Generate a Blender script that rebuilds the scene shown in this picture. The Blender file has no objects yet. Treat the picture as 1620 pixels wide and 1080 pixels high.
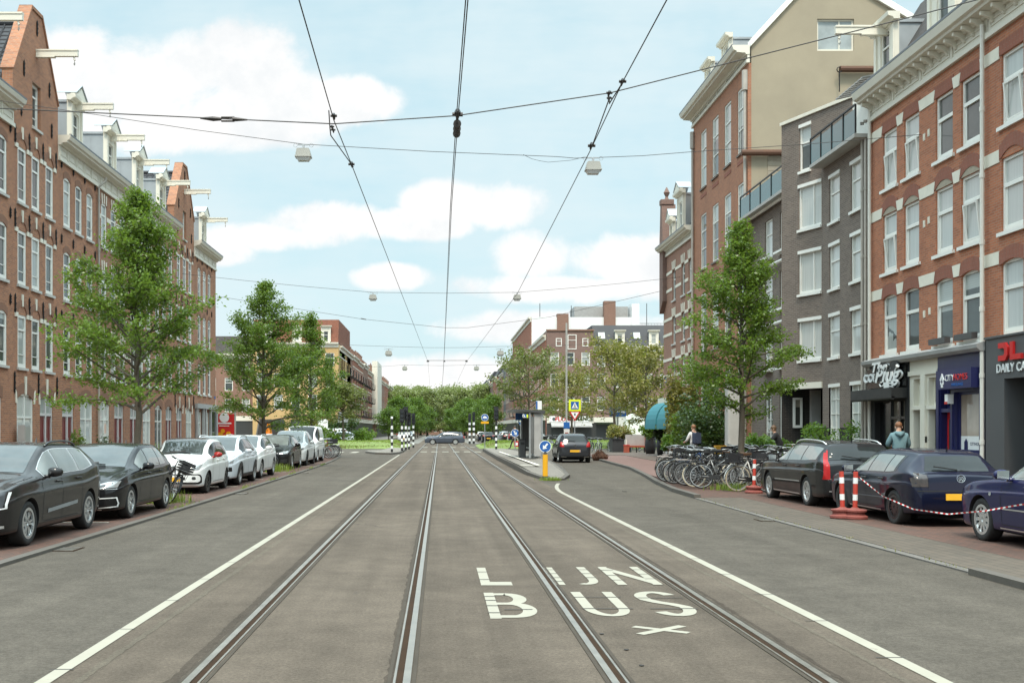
import bpy, bmesh, math, random
import numpy as np
from mathutils import Vector, Matrix
from mathutils.bvhtree import BVHTree
R = math.radians
SC = bpy.context.scene
COL = SC.collection
rnd = random.Random(7)

# ------------------------------------------------------------------ camera
EYE, F = 1.66, 1750.0            # eye height, focal length in photo pixels (1620 wide)
cam = bpy.data.cameras.new("camera"); camo = bpy.data.objects.new("camera", cam); COL.objects.link(camo)
camo.location = (0, 0, EYE); camo.rotation_euler = (R(90), 0, 0)
cam.sensor_width = 36; cam.lens = F / 1620 * 36
cam.shift_x = (810 - 695) / 1620; cam.shift_y = (680 - 540) / 1620
cam.clip_start = 0.1; cam.clip_end = 3000
SC.camera = camo

# ------------------------------------------------------------------ render settings
SC.view_settings.view_transform = 'Standard'; SC.view_settings.look = 'None'
SC.view_settings.gamma = 1; SC.view_settings.exposure = 1.42
SC.cycles.use_denoising = True
try: SC.cycles.denoiser = 'OPENIMAGEDENOISE'
except Exception: pass
SC.cycles.max_bounces = 5; SC.cycles.diffuse_bounces = 3; SC.cycles.glossy_bounces = 3
SC.cycles.transmission_bounces = 2; SC.cycles.transparent_max_bounces = 4
SC.cycles.caustics_reflective = False; SC.cycles.caustics_refractive = False
SC.cycles.sample_clamp_indirect = 4

# ------------------------------------------------------------------ node helper
class NT:
    def __init__(s, tree): s.t = tree; s.n = tree.nodes; s.l = tree.links; s.n.clear()
    def node(s, typ, **kw):
        nd = s.n.new(typ)
        for k, v in kw.items():
            if k == 'ins':
                for i, val in v.items():
                    if isinstance(val, bpy.types.NodeSocket): s.l.new(val, nd.inputs[i])
                    else: nd.inputs[i].default_value = val
            else: setattr(nd, k, v)
        return nd
    def math(s, op, a, b=None, c=None, clamp=False):
        ins = {0: a}
        if b is not None: ins[1] = b
        if c is not None: ins[2] = c
        return s.node('ShaderNodeMath', operation=op, use_clamp=clamp, ins=ins).outputs[0]
    def mix(s, f, a, b, mode='MIX'):
        nd = s.node('ShaderNodeMix', data_type='RGBA', blend_type=mode)
        for i, v in ((0, f), (6, a), (7, b)):
            if isinstance(v, bpy.types.NodeSocket): s.l.new(v, nd.inputs[i])
            else: nd.inputs[i].default_value = v
        return nd.outputs[2]
    def ramp(s, f, lo, hi):
        nd = s.node('ShaderNodeMapRange', interpolation_type='SMOOTHSTEP', ins={0: f, 1: lo, 2: hi, 3: 0.0, 4: 1.0})
        return nd.outputs[0]
    def noise(s, vec, scale, detail=3, rough=.55, dist=0.0):
        return s.node('ShaderNodeTexNoise', ins={'Vector': vec, 'Scale': scale, 'Detail': detail, 'Roughness': rough, 'Distortion': dist}).outputs[0]
def c4(c): return (c[0], c[1], c[2], 1.0)

# ------------------------------------------------------------------ sky and sun
SUN_EL, SUN_AZ = 60.0, 184.0       # azimuth clockwise from +Y: behind the camera, a little to the left
w = bpy.data.worlds.new("World"); SC.world = w; w.use_nodes = True
N = NT(w.node_tree)
sky = N.node('ShaderNodeTexSky'); sky.sky_type = 'NISHITA'; sky.sun_disc = False
sky.sun_elevation = R(SUN_EL); sky.sun_rotation = R(SUN_AZ); sky.air_density = 1.0; sky.dust_density = 1.5; sky.ozone_density = 1.0
tc = N.node('ShaderNodeTexCoord').outputs['Generated']
sep = N.node('ShaderNodeSeparateXYZ', ins={0: tc})
ay = N.math('MAXIMUM', N.math('ABSOLUTE', sep.outputs[1]), .06)
su = N.math('DIVIDE', sep.outputs[0], ay); sv = N.math('DIVIDE', sep.outputs[2], ay)
uv = N.node('ShaderNodeCombineXYZ', ins={0: su, 1: sv}).outputs[0]
n1 = N.noise(uv, 9.0, 10, .62, .25); n2 = N.noise(uv, 3.5, 5, .6)
CL = [(60,120,150,90),(120,150,160,90),(240,128,150,72),(390,105,85,68),(420,165,150,55),(545,160,95,38),(300,205,200,40),
      (715,322,80,38),(790,325,80,40),(640,355,120,26),(520,352,110,34),(440,375,120,26),(850,405,75,44),(960,412,90,44),(1040,430,80,52),(900,455,160,26),
      (620,438,62,24),(350,395,60,25),(700,596,160,36),(900,520,200,30),(1500,300,200,120),(-200,250,300,120)]
acc = None
for (cx, cy, rx, ry) in CL:
    dx = N.math('MULTIPLY', N.math('SUBTRACT', su, (cx-695)/F), F/rx)
    dy = N.math('MULTIPLY', N.math('SUBTRACT', sv, (680-cy)/F), F/ry)
    m = N.math('SUBTRACT', 1.0, N.math('ADD', N.math('MULTIPLY', dx, dx), N.math('MULTIPLY', dy, dy)))
    acc = m if acc is None else N.math('MAXIMUM', acc, m)
den = N.math('ADD', N.math('MAXIMUM', acc, -1.2), N.math('MULTIPLY', N.math('SUBTRACT', n1, .5), 4.2))
cm = N.ramp(den, -.36, .52)
veil = N.math('MULTIPLY', N.ramp(N.math('ADD', N.math('MULTIPLY', n2, .7), N.math('MULTIPLY', N.noise(N.node('ShaderNodeMapping', ins={0: uv, 3: (2.0, 9.0, 1.0)}).outputs[0], 1.6, 5, .6), .5)), .36, .74), .85)
hor = N.math('SUBTRACT', 1.0, N.ramp(sv, 0.0, .34))
base = N.mix(1.0, sky.outputs[0], (1.0, 1.18, 1.02, 1), 'MULTIPLY')
c = N.mix(.85, base, (2.05, 2.92, 3.2, 1))
c = N.mix(N.math('MULTIPLY', hor, .45), c, (2.65, 3.25, 3.45, 1))
c = N.mix(veil, c, (2.95, 3.45, 3.6, 1))
shade = N.ramp(N.noise(N.node('ShaderNodeMapping', ins={0: uv, 1: (0, .03, 0)}).outputs[0], 9.0, 8, .62), .42, .68)
ccol = N.mix(shade, (3.95, 3.93, 3.9, 1), (3.35, 3.48, 3.55, 1))
c = N.mix(cm, c, ccol)
# extra sky brightness added above the frame to light the facades
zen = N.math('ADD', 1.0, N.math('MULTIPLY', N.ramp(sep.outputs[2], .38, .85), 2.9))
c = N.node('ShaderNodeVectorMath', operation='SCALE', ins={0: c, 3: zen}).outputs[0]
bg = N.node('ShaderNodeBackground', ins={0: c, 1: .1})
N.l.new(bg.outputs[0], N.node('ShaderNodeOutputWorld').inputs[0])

sl = bpy.data.lights.new("sun", 'SUN'); sl.energy = 1.25; sl.angle = R(12); sl.color = (1, .89, .76)
so = bpy.data.objects.new("sun", sl); COL.objects.link(so)
d = Vector((math.sin(R(SUN_AZ))*math.cos(R(SUN_EL)), math.cos(R(SUN_AZ))*math.cos(R(SUN_EL)), math.sin(R(SUN_EL))))
so.rotation_euler = d.to_track_quat('Z', 'Y').to_euler()

# ------------------------------------------------------------------ materials
def mat(name, col, rough=.6, metal=0.0, var=.12, vscale=3.0, fine=0.0, fscale=60.0, spec=.5, coat=0.0, bump=0.0, bscale=40, detail=4):
    """plain procedural material: base colour broken up by large and fine noise"""
    m = bpy.data.materials.new(name); m.use_nodes = True; n = NT(m.node_tree)
    co = n.node('ShaderNodeTexCoord').outputs['Object']
    a = n.noise(co, vscale, detail)
    f = n.math('ADD', 1.0 - var, n.math('MULTIPLY', a, 2*var))
    if fine: f = n.math('MULTIPLY', f, n.math('ADD', 1.0 - fine, n.math('MULTIPLY', n.noise(co, fscale, 2), 2*fine)))
    cc = n.node('ShaderNodeVectorMath', operation='SCALE', ins={0: col[:3], 3: f}).outputs[0]
    rr = n.math('ADD', rough, n.math('MULTIPLY', n.math('SUBTRACT', a, .5), .25 * min(1, rough*2)), clamp=True)
    b = n.node('ShaderNodeBsdfPrincipled', ins={'Base Color': cc, 'Roughness': rr, 'Metallic': metal, 'Specular IOR Level': spec, 'Coat Weight': coat, 'Coat Roughness': .04})
    if bump:
        bp = n.node('ShaderNodeBump', ins={'Strength': bump, 'Distance': .01, 'Height': n.noise(co, bscale, 4)})
        n.l.new(bp.outputs[0], b.inputs['Normal'])
    n.l.new(b.outputs[0], n.node('ShaderNodeOutputMaterial').inputs[0])
    return m

def brick(name, c1, c2, mortar, bw=.22, bh=.068, ms=.009, axis='wall', rough=.85, stain=.22, dirt=None):
    m = bpy.data.materials.new(name); m.use_nodes = True; n = NT(m.node_tree)
    co = n.node('ShaderNodeTexCoord').outputs['Object']
    s = n.node('ShaderNodeSeparateXYZ', ins={0: co})
    if axis == 'wall': v = n.node('ShaderNodeCombineXYZ', ins={0: n.math('ADD', s.outputs[0], s.outputs[1]), 1: s.outputs[2]}).outputs[0]
    elif axis == 'soldier': v = n.node('ShaderNodeCombineXYZ', ins={0: s.outputs[2], 1: n.math('ADD', s.outputs[0], s.outputs[1])}).outputs[0]
    elif axis == 'floorx': v = n.node('ShaderNodeCombineXYZ', ins={0: s.outputs[1], 1: s.outputs[0]}).outputs[0]
    else: v = n.node('ShaderNodeCombineXYZ', ins={0: s.outputs[0], 1: s.outputs[1]}).outputs[0]
    bt = n.node('ShaderNodeTexBrick', ins={'Vector': v, 'Color1': c4(c1), 'Color2': c4(c2), 'Mortar': c4(mortar), 'Scale': 1.0,
        'Mortar Size': ms, 'Mortar Smooth': .2, 'Bias': -.1, 'Brick Width': bw, 'Row Height': bh})
    big = n.noise(co, .55, 5, .6); mid = n.noise(co, 6.0, 4, .6)
    f = n.math('ADD', 1.0 - stain, n.math('ADD', n.math('MULTIPLY', big, stain*1.3), n.math('MULTIPLY', mid, stain*.7)))
    cc = n.node('ShaderNodeVectorMath', operation='SCALE', ins={0: bt.outputs[0], 3: f}).outputs[0]
    if dirt:
        st = n.node('ShaderNodeMapping', ins={0: co, 3: (2.2, 2.2, .25)}).outputs[0]
        cc = n.mix(n.math('MULTIPLY', n.ramp(n.noise(st, 1.0, 5, .65), .52, .75), .5), cc, c4(dirt))
    b = n.node('ShaderNodeBsdfPrincipled', ins={'Base Color': cc, 'Roughness': rough, 'Specular IOR Level': .25})
    bp = n.node('ShaderNodeBump', ins={'Strength': .35, 'Distance': .006, 'Height': bt.outputs[1]}); bp.invert = True
    n.l.new(bp.outputs[0], b.inputs['Normal'])
    n.l.new(b.outputs[0], n.node('ShaderNodeOutputMaterial').inputs[0])
    return m

def glass(name, dark, light, curtain=0.0, rough=.03):
    """window pane: what hangs behind it (curtain folds, dim room) under a smooth reflecting surface"""
    m = bpy.data.materials.new(name); m.use_nodes = True; n = NT(m.node_tree)
    co = n.node('ShaderNodeTexCoord').outputs['Object']; rn = n.node('ShaderNodeObjectInfo').outputs['Random']
    s = n.node('ShaderNodeSeparateXYZ', ins={0: co})
    sh = n.math('ADD', s.outputs[0], n.math('MULTIPLY', rn, 37.0))
    fold = n.noise(n.node('ShaderNodeCombineXYZ', ins={0: n.math('MULTIPLY', sh, 14.0), 1: n.math('MULTIPLY', s.outputs[2], .5), 2: rn}).outputs[0], 1.0, 2)
    room = n.noise(n.node('ShaderNodeCombineXYZ', ins={0: n.math('MULTIPLY', sh, 1.2), 1: n.math('MULTIPLY', s.outputs[2], 1.2), 2: rn}).outputs[0], 1.0, 3)
    isc = n.math('GREATER_THAN', n.math('ADD', curtain, n.math('MULTIPLY', n.math('SUBTRACT', room, .5), .10)), n.math('FRACT', n.math('MULTIPLY', rn, 7.13)))
    cc = n.mix(isc, n.mix(room, c4([d*.4 for d in dark]), c4([d*1.7 for d in dark])), n.mix(fold, c4([l*.7 for l in light]), c4(light)))
    blind = n.math('GREATER_THAN', s.outputs[2], n.math('ADD', .75, n.math('MULTIPLY', n.math('FRACT', n.math('MULTIPLY', rn, 13.7)), 2.6)))
    slat = n.math('ADD', .82, n.math('MULTIPLY', n.math('FRACT', n.math('MULTIPLY', s.outputs[2], 16.0)), .18))
    cc = n.mix(blind, cc, n.node('ShaderNodeVectorMath', operation='SCALE', ins={0: light, 3: slat}).outputs[0])
    b = n.node('ShaderNodeBsdfPrincipled', ins={'Base Color': cc, 'Roughness': rough, 'Specular IOR Level': .45, 'IOR': 1.5})
    bp = n.node('ShaderNodeBump', ins={'Strength': .04, 'Distance': .02, 'Height': n.noise(co, 1.4, 1)})
    n.l.new(bp.outputs[0], b.inputs['Normal'])
    n.l.new(b.outputs[0], n.node('ShaderNodeOutputMaterial').inputs[0])
    return m

def leafmat(name, c1, c2, trans=.45):
    m = bpy.data.materials.new(name); m.use_nodes = True; n = NT(m.node_tree)
    co = n.node('ShaderNodeTexCoord').outputs['Object']
    a = n.ramp(n.math('ADD', n.math('MULTIPLY', n.noise(co, 1.3, 3), .6), n.math('MULTIPLY', n.noise(co, 23.0, 1), .4)), .3, .7)
    cc = n.mix(a, c4(c1), c4(c2))
    b = n.node('ShaderNodeBsdfPrincipled', ins={'Base Color': cc, 'Roughness': .38, 'Specular IOR Level': .5})
    t = n.node('ShaderNodeBsdfTranslucent', ins={0: n.mix(.5, cc, (.30, .42, .05, 1))})
    x = n.node('ShaderNodeMixShader', ins={0: trans, 1: b.outputs[0], 2: t.outputs[0]})
    n.l.new(x.outputs[0], n.node('ShaderNodeOutputMaterial').inputs[0])
    return m

def asphalt(name, col, tint=(1, 1, 1), streak=.25, worn=.2):
    m = bpy.data.materials.new(name); m.use_nodes = True; n = NT(m.node_tree)
    co = n.node('ShaderNodeTexCoord').outputs['Object']
    st = n.node('ShaderNodeMapping', ins={0: co, 3: (1.6, .045, 1)}).outputs[0]
    big = n.noise(st, 1.0, 5, .6); pat = n.noise(co, .35, 5, .6); agg = n.ramp(n.noise(co, 34.0, 8, .92), .34, .66); mid = n.ramp(n.noise(co, 2.2, 8, .75), .28, .72); big = n.ramp(big, .25, .75); pat = n.ramp(pat, .25, .75)
    f = n.math('ADD', 1 - streak*.5, n.math('MULTIPLY', big, streak))
    f = n.math('MULTIPLY', f, n.math('ADD', 1 - worn*.5, n.math('MULTIPLY', pat, worn)))
    f = n.math('MULTIPLY', f, n.math('ADD', .62, n.math('MULTIPLY', agg, .76)))
    f = n.math('MULTIPLY', f, n.math('ADD', .86, n.math('MULTIPLY', mid, .28)))
    cc = n.node('ShaderNodeVectorMath', operation='SCALE', ins={0: col[:3], 3: f}).outputs[0]
    vor = n.node('ShaderNodeTexVoronoi', feature='DISTANCE_TO_EDGE', ins={'Vector': n.mix(.25, co, n.node('ShaderNodeTexNoise', ins={'Vector': co, 'Scale': .8, 'Detail': 4.0}).outputs[1]), 'Scale': .22})
    crack = n.math('MULTIPLY', n.math('SUBTRACT', 1.0, n.ramp(vor.outputs[0], .0, .003)), n.ramp(pat, .75, .95))
    cc = n.mix(n.math('MULTIPLY', crack, .55), cc, (.03, .028, .026, 1))
    spots = n.ramp(n.noise(co, 2.7, 2, .5), .73, .78)
    cc = n.mix(n.math('MULTIPLY', spots, .35), cc, (.045, .042, .04, 1))
    b = n.node('ShaderNodeBsdfPrincipled', ins={'Base Color': cc, 'Roughness': .9, 'Specular IOR Level': .12})
    bp = n.node('ShaderNodeBump', ins={'Strength': .5, 'Distance': .004, 'Height': agg})
    n.l.new(bp.outputs[0], b.inputs['Normal'])
    n.l.new(b.outputs[0], n.node('ShaderNodeOutputMaterial').inputs[0])
    return m

def worn_paint():
    m = bpy.data.materials.new('road_paint'); m.use_nodes = True; n = NT(m.node_tree)
    co = n.node('ShaderNodeTexCoord').outputs['Object']
    wear = n.ramp(n.math('ADD', n.math('MULTIPLY', n.noise(co, 6.0, 6, .7), .65), n.math('MULTIPLY', n.noise(co, 110.0, 2, .7), .35)), .57, .66)
    cc = n.mix(n.noise(co, 3.0, 4), (.28, .258, .205, 1), (.365, .335, .27, 1))
    cc = n.mix(n.math('MULTIPLY', wear, .7), cc, (.20, .17, .14, 1))
    b = n.node('ShaderNodeBsdfPrincipled', ins={'Base Color': cc, 'Roughness': .75, 'Specular IOR Level': .3}); n.l.new(b.outputs[0], n.node('ShaderNodeOutputMaterial').inputs[0]); return m
M = {}
M['asphalt'] = asphalt('asphalt', (.092, .079, .064), streak=.22, worn=.22)
M['trambed'] = asphalt('trambed', (.106, .085, .066), streak=.4, worn=.3)
M['crossroad'] = asphalt('crossroad_asphalt', (.095, .082, .066), streak=.1)
M['kerb'] = mat('kerb_stone', (.095, .082, .067), .85, var=.3, vscale=4, fine=.25, bump=.3)
M['kerbdark'] = mat('kerb_dark', (.13, .115, .1), .85, var=.35, vscale=3, fine=.3)
M['paint'] = worn_paint()
M['seam'] = mat('paint_seam', (.03, .026, .022), .8)
M['parkbrick'] = brick('parking_brick', (.125, .066, .049), (.092, .058, .046), (.055, .044, .036), .21, .07, .006, axis='floorx', stain=.5)
M['redpath'] = brick('cycle_path_brick', (.185, .108, .09), (.16, .10, .085), (.12, .083, .07), .21, .105, .005, axis='floor', stain=.25)
M['tile'] = brick('pavement_tile', (.21, .185, .155), (.175, .157, .135), (.10, .086, .07), .30, .30, .008, axis='floor', stain=.35)
M['tilestrip'] = brick('grey_paver', (.115, .092, .071), (.092, .076, .06), (.055, .047, .038), .30, .15, .007, axis='floorx', stain=.35)
M['sidebrick'] = brick('pavement_brick', (.135, .10, .08), (.11, .085, .071), (.07, .058, .048), .21, .07, .006, axis='floor', stain=.35)
M['soil'] = mat('soil', (.12, .10, .075), .95, var=.35, vscale=2, fine=.3)
M['ground'] = mat('ground', (.16, .15, .13), .9, var=.2, vscale=.2, fine=.2)
M['rail'] = mat('rail_steel', (.40, .36, .31), .36, .9, var=.25, vscale=5, fine=.1)
M['raildark'] = mat('rail_groove', (.04, .024, .015), .9, 0, var=.4, vscale=5, spec=.08)
M['railside'] = mat('rail_filler', (.065, .054, .043), .9, 0, spec=.1, var=.35, vscale=3, fine=.25)
M['bk_left'] = brick('brown_brick', (.43, .18, .094), (.27, .115, .07), (.34, .25, .18), dirt=(.20, .105, .075))
M['bk_left2'] = brick('brown_brick_dark', (.39, .165, .09), (.25, .11, .07), (.32, .235, .17), dirt=(.18, .10, .075))
M['bk_arch'] = brick('arch_brick', (.27, .135, .085), (.24, .12, .078), (.22, .15, .11), axis='soldier', ms=.006)
M['bk_red'] = brick('red_brick', (.46, .165, .085), (.32, .115, .065), (.34, .22, .155), dirt=(.25, .105, .07))
M['bk_redarch'] = brick('red_arch_brick', (.29, .105, .07), (.25, .095, .065), (.26, .16, .12), axis='soldier', ms=.006)
M['bk_grey'] = brick('grey_brown_brick', (.19, .148, .12), (.13, .102, .086), (.25, .21, .18), stain=.3)
M['bk_black'] = brick('black_brick', (.028, .025, .023), (.02, .018, .017), (.05, .045, .04))
M['bk_tall'] = brick('orange_brown_brick', (.40, .165, .09), (.30, .125, .075), (.32, .22, .16), dirt=(.2, .105, .07))
M['bk_goth'] = brick('pinkish_brick', (.33, .155, .105), (.26, .13, .09), (.30, .23, .18))
M['bk_yellow'] = brick('yellow_brick', (.58, .37, .15), (.52, .33, .14), (.5, .38, .22), stain=.15)
M['bk_far1'] = brick('far_red_brick', (.36, .125, .07), (.29, .105, .065), (.3, .2, .15))
M['bk_far2'] = brick('far_brown_brick', (.27, .14, .095), (.22, .115, .085), (.27, .2, .16))
M['bk_far3'] = brick('far_purple_brick', (.22, .125, .10), (.18, .105, .09), (.25, .2, .17))
M['stucco'] = mat('beige_stucco', (.335, .285, .205), .9, var=.22, vscale=.7, fine=.06, fscale=30, detail=7)
M['white'] = mat('white_paint', (.78, .76, .70), .45, var=.06, vscale=2)
M['cream'] = mat('cream_paint', (.70, .66, .56), .55, var=.10, vscale=1.2, fine=.04)
M['creamshade'] = mat('cream_panel', (.60, .565, .48), .6, var=.12, vscale=1.5)
M['stone'] = mat('sill_stone', (.50, .48, .44), .75, var=.18, vscale=3, fine=.1)
M['stonewhite'] = mat('white_stone', (.72, .67, .56), .75, var=.16, vscale=3, fine=.08)
M['greystone'] = mat('grey_stone', (.36, .35, .335), .7, var=.25, vscale=2.5, fine=.1)
M['zinc'] = mat('zinc', (.38, .40, .41), .5, .55, var=.22, vscale=1.5)
M['zincdark'] = mat('zinc_dark', (.16, .17, .18), .5, .4, var=.25, vscale=1.5)
M['pipe'] = mat('drainpipe_paint', (.42, .38, .33), .5, .2, var=.2)
M['pipewhite'] = mat('pipe_white', (.70, .67, .60), .5, var=.1)
M['rust'] = mat('rust_pipe', (.11, .052, .03), .75, .1, var=.3, vscale=4, fine=.15)
M['iron'] = mat('wrought_iron', (.022, .02, .019), .6, .4)
M['tileroof'] = mat('black_roof_tile', (.035, .036, .04), .65, var=.3, vscale=3, fine=.1)
M['slate'] = brick('roof_slate', (.085, .075, .07), (.06, .055, .052), (.035, .03, .03), .28, .13, .006)
M['redroof'] = brick('red_roof_tile', (.26, .105, .065), (.20, .085, .055), (.11, .05, .04), .25, .16, .012)
M['bitumen'] = mat('bitumen_roof', (.09, .088, .085), .9, var=.3)
M['door_red'] = mat('dark_red_door', (.17, .022, .022), .35, var=.1)
M['door_dark'] = mat('dark_door', (.045, .047, .045), .4)
M['door_frame'] = mat('greyed_door_frame', (.58, .54, .52), .5, var=.1)
M['glassL'] = glass('pane_grey', (.06, .068, .064), (.40, .42, .39), .3)
M['glassR'] = glass('pane_pale', (.08, .085, .08), (.55, .56, .53), .62)
M['glassC'] = glass('pane_curtained', (.10, .10, .09), (.62, .62, .58), .9)
M['glassP'] = glass('pane_plain', (.30, .33, .33), (.42, .44, .44), 0.0)
M['glassQ'] = glass('pane_warm', (.36, .29, .23), (.40, .33, .27), 0.0)  # beige street reflection put into the pane colour
M['glassS'] = glass('shop_pane', (.05, .048, .042), (.3, .27, .22), .15)
M['glassB'] = mat('balcony_glass', (.045, .12, .125), .12, 0, var=.12, vscale=1, spec=.7)
M['shelterglass'] = mat('shelter_glass', (.13, .13, .125), .08, 0, var=.3, vscale=1.2, spec=.6)
M['steel'] = mat('galvanised_steel', (.42, .43, .43), .4, .7, var=.15)
M['steeldark'] = mat('dark_grey_steel', (.085, .085, .085), .45, .3, var=.15)
M['black'] = mat('black_plastic', (.018, .018, .018), .5, var=.1)
M['blackmatt'] = mat('matt_black', (.016, .016, .017), .85, var=.2)
M['blackgloss'] = mat('gloss_black', (.012, .012, .013), .15, var=.05, spec=.6)
M['rubber'] = mat('tyre_rubber', (.022, .021, .020), .8, var=.25, vscale=8, fine=.15)
M['alloy'] = mat('alloy_silver', (.66, .66, .65), .3, .7, var=.08)
M['alloydark'] = mat('alloy_dark', (.05, .05, .052), .35, .6, var=.1)
M['chrome'] = mat('chrome', (.75, .75, .74), .12, 1.0, var=.05)
M['lamp'] = mat('headlamp_lens', (.38, .39, .39), .1, .35, var=.35, vscale=14, spec=.8)
M['lampdark'] = mat('headlamp_dark', (.05, .052, .055), .08, .2, var=.5, vscale=12, spec=.8)
M['tail'] = mat('tail_lamp', (.36, .014, .014), .22, var=.3, vscale=10, spec=.3)
M['taildark'] = mat('smoked_tail_lamp', (.045, .034, .03), .08, .1, var=.7, vscale=14, spec=.7)
M['orange'] = mat('orange_lens', (.75, .22, .02), .2)
M['plate'] = mat('number_plate', (.80, .42, .03), .4, var=.08, vscale=9)
M['carglass'] = mat('car_glass', (.022, .026, .026), .02, 0, var=.6, vscale=1.6, spec=.35)
M['screen'] = mat('windscreen_glass', (.06, .07, .07), .02, 0, var=.9, vscale=1.4, spec=.5)
M['carglasslight'] = mat('car_glass_pale', (.17, .185, .175), .02, 0, var=.75, vscale=1.3, spec=.7)  # reflections and see-through cabins put into the pale base colour
M['yellow'] = mat('sign_yellow', (.72, .80, .03), .4, var=.04)
M['bollard'] = mat('bollard_orange', (.78, .38, .01), .45, var=.06)
M['signblue'] = mat('sign_blue', (.02, .11, .36), .35, var=.06)
M['signwhite'] = mat('sign_white', (.80, .80, .78), .4, var=.04)
M['signred'] = mat('sign_red', (.55, .02, .02), .4, var=.05)
M['concred'] = mat('red_barrier', (.48, .055, .035), .5, var=.18, vscale=6)
M['basered'] = mat('red_rubber_base', (.24, .065, .05), .8, var=.25, vscale=7)
M['navy'] = mat('navy_shop_paint', (.016, .018, .085), .35, var=.12)
M['shopgrey'] = mat('charcoal_shop_panel', (.085, .085, .087), .55, var=.12, vscale=1.2)
M['teal'] = mat('teal_awning', (.035, .20, .235), .75, var=.12)
M['skin'] = mat('skin', (.50, .29, .20), .5, var=.06)
M['hair_red'] = mat('ginger_hair', (.20, .085, .035), .6, var=.25, vscale=40)
M['hair_dark'] = mat('dark_hair', (.03, .022, .016), .55, var=.25, vscale=40)
M['hair_brown'] = mat('brown_hair', (.11, .06, .03), .6, var=.25, vscale=40)
M['cloth_teal'] = mat('teal_jacket', (.14, .235, .255), .85, var=.15, vscale=8, fine=.1)
M['cloth_black'] = mat('black_cloth', (.014, .014, .016), .9, var=.2, vscale=8)
M['cloth_navy'] = mat('navy_cloth', (.03, .04, .07), .9, var=.15, vscale=8)
M['cloth_blue'] = mat('blue_cloth', (.03, .13, .30), .8, var=.15, vscale=8)
M['cloth_white'] = mat('white_cloth', (.62, .60, .58), .85, var=.1, vscale=8)
M['cloth_grey'] = mat('grey_cloth', (.2, .2, .2), .9, var=.15, vscale=8)
M['bark'] = mat('bark', (.105, .085, .062), .9, var=.35, vscale=6, fine=.25, bump=.5, bscale=25)
M['barkpale'] = mat('bark_pale', (.19, .165, .125), .9, var=.35, vscale=5, fine=.25, bump=.5, bscale=25)
M['leaf1'] = leafmat('leaf_fresh_green', (.068, .125, .012), (.165, .265, .032))
M['leaf2'] = leafmat('leaf_mid_green', (.062, .118, .012), (.14, .235, .030))
M['leaf3'] = leafmat('leaf_light_green', (.07, .128, .012), (.165, .265, .032))
M['leafyel'] = leafmat('leaf_spring_yellow', (.15, .135, .025), (.26, .225, .05), .3)
M['leafolive'] = leafmat('leaf_olive', (.095, .105, .028), (.185, .19, .055), .3)
M['leafdark'] = leafmat('leaf_dark_green', (.018, .042, .012), (.045, .085, .02), .2)
M['leafbush'] = leafmat('leaf_bush', (.045, .115, .015), (.12, .23, .035))
M['leafpark'] = leafmat('leaf_park_green', (.16, .185, .065), (.28, .31, .125), .35)  # leaf colour lightened in place of distance haze
M['leafbright'] = leafmat('leaf_bright_green', (.055, .115, .018), (.13, .22, .035))
M['grass'] = leafmat('grass_blade', (.15, .21, .03), (.26, .33, .055), .35)
M['drygrass'] = leafmat('dry_grass', (.20, .19, .07), (.28, .25, .11), .25)
M['verge'] = mat('verge_turf', (.15, .20, .05), .95, var=.35, vscale=.6, fine=.3, fscale=14)
M['pot'] = mat('planter_black', (.03, .03, .032), .6, var=.2)
M['potwood'] = mat('bench_red_wood', (.34, .075, .04), .6, var=.2, vscale=6)
M['concrete'] = mat('concrete', (.40, .385, .355), .85, var=.2, vscale=2, fine=.15)
M['wood'] = mat('weathered_wood', (.34, .29, .22), .85, var=.25, vscale=8)
M['wire'] = mat('copper_wire', (.035, .03, .027), .5, .4)
M['lampgrey'] = mat('street_lamp_grey', (.40, .39, .35), .5, .3, var=.1)
M['lampglass'] = mat('street_lamp_glass', (.62, .62, .6), .2, var=.1)
M['basket'] = mat('black_crate', (.02, .02, .022), .6)
M['crateyel'] = mat('yellow_crate', (.55, .30, .03), .5, var=.1)
M['saddle'] = mat('saddle_brown', (.09, .045, .022), .6, var=.2)
def carpaint(name, col, metal=.0, rough=.22): 
    return mat(name, col, .45, metal, var=.05, vscale=2, spec=.1, coat=.7)
M['p_white'] = carpaint('white_car_paint', (.74, .74, .72))
M['p_silverwhite'] = carpaint('silver_white_car_paint', (.60, .64, .67), .15)
M['p_black'] = carpaint('black_car_paint', (.010, .010, .011))
M['p_grey'] = carpaint('graphite_car_paint', (.022, .020, .0195), .2)
M['p_darkgrey'] = carpaint('anthracite_car_paint', (.035, .037, .042), .3)
M['p_navy'] = carpaint('navy_car_paint', (.006, .008, .024), .2)
M['p_blue'] = carpaint('royal_navy_car_paint', (.013, .015, .068), .2)
M['p_bluegrey'] = carpaint('blue_grey_car_paint', (.085, .098, .125), .35)
M['p_red'] = carpaint('red_car_paint', (.36, .025, .02))
M['f_black'] = mat('black_bicycle_frame', (.015, .015, .016), .35, .2)
M['f_grey'] = mat('grey_bicycle_frame', (.28, .28, .27), .35, .4)
M['f_white'] = mat('white_bicycle_frame', (.62, .61, .57), .4)
M['f_cream'] = mat('cream_bicycle_frame', (.55, .48, .34), .4)
M['f_red'] = mat('red_bicycle_frame', (.36, .03, .025), .4)
M['f_blue'] = mat('blue_bicycle_frame', (.04, .08, .2), .4)

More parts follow.
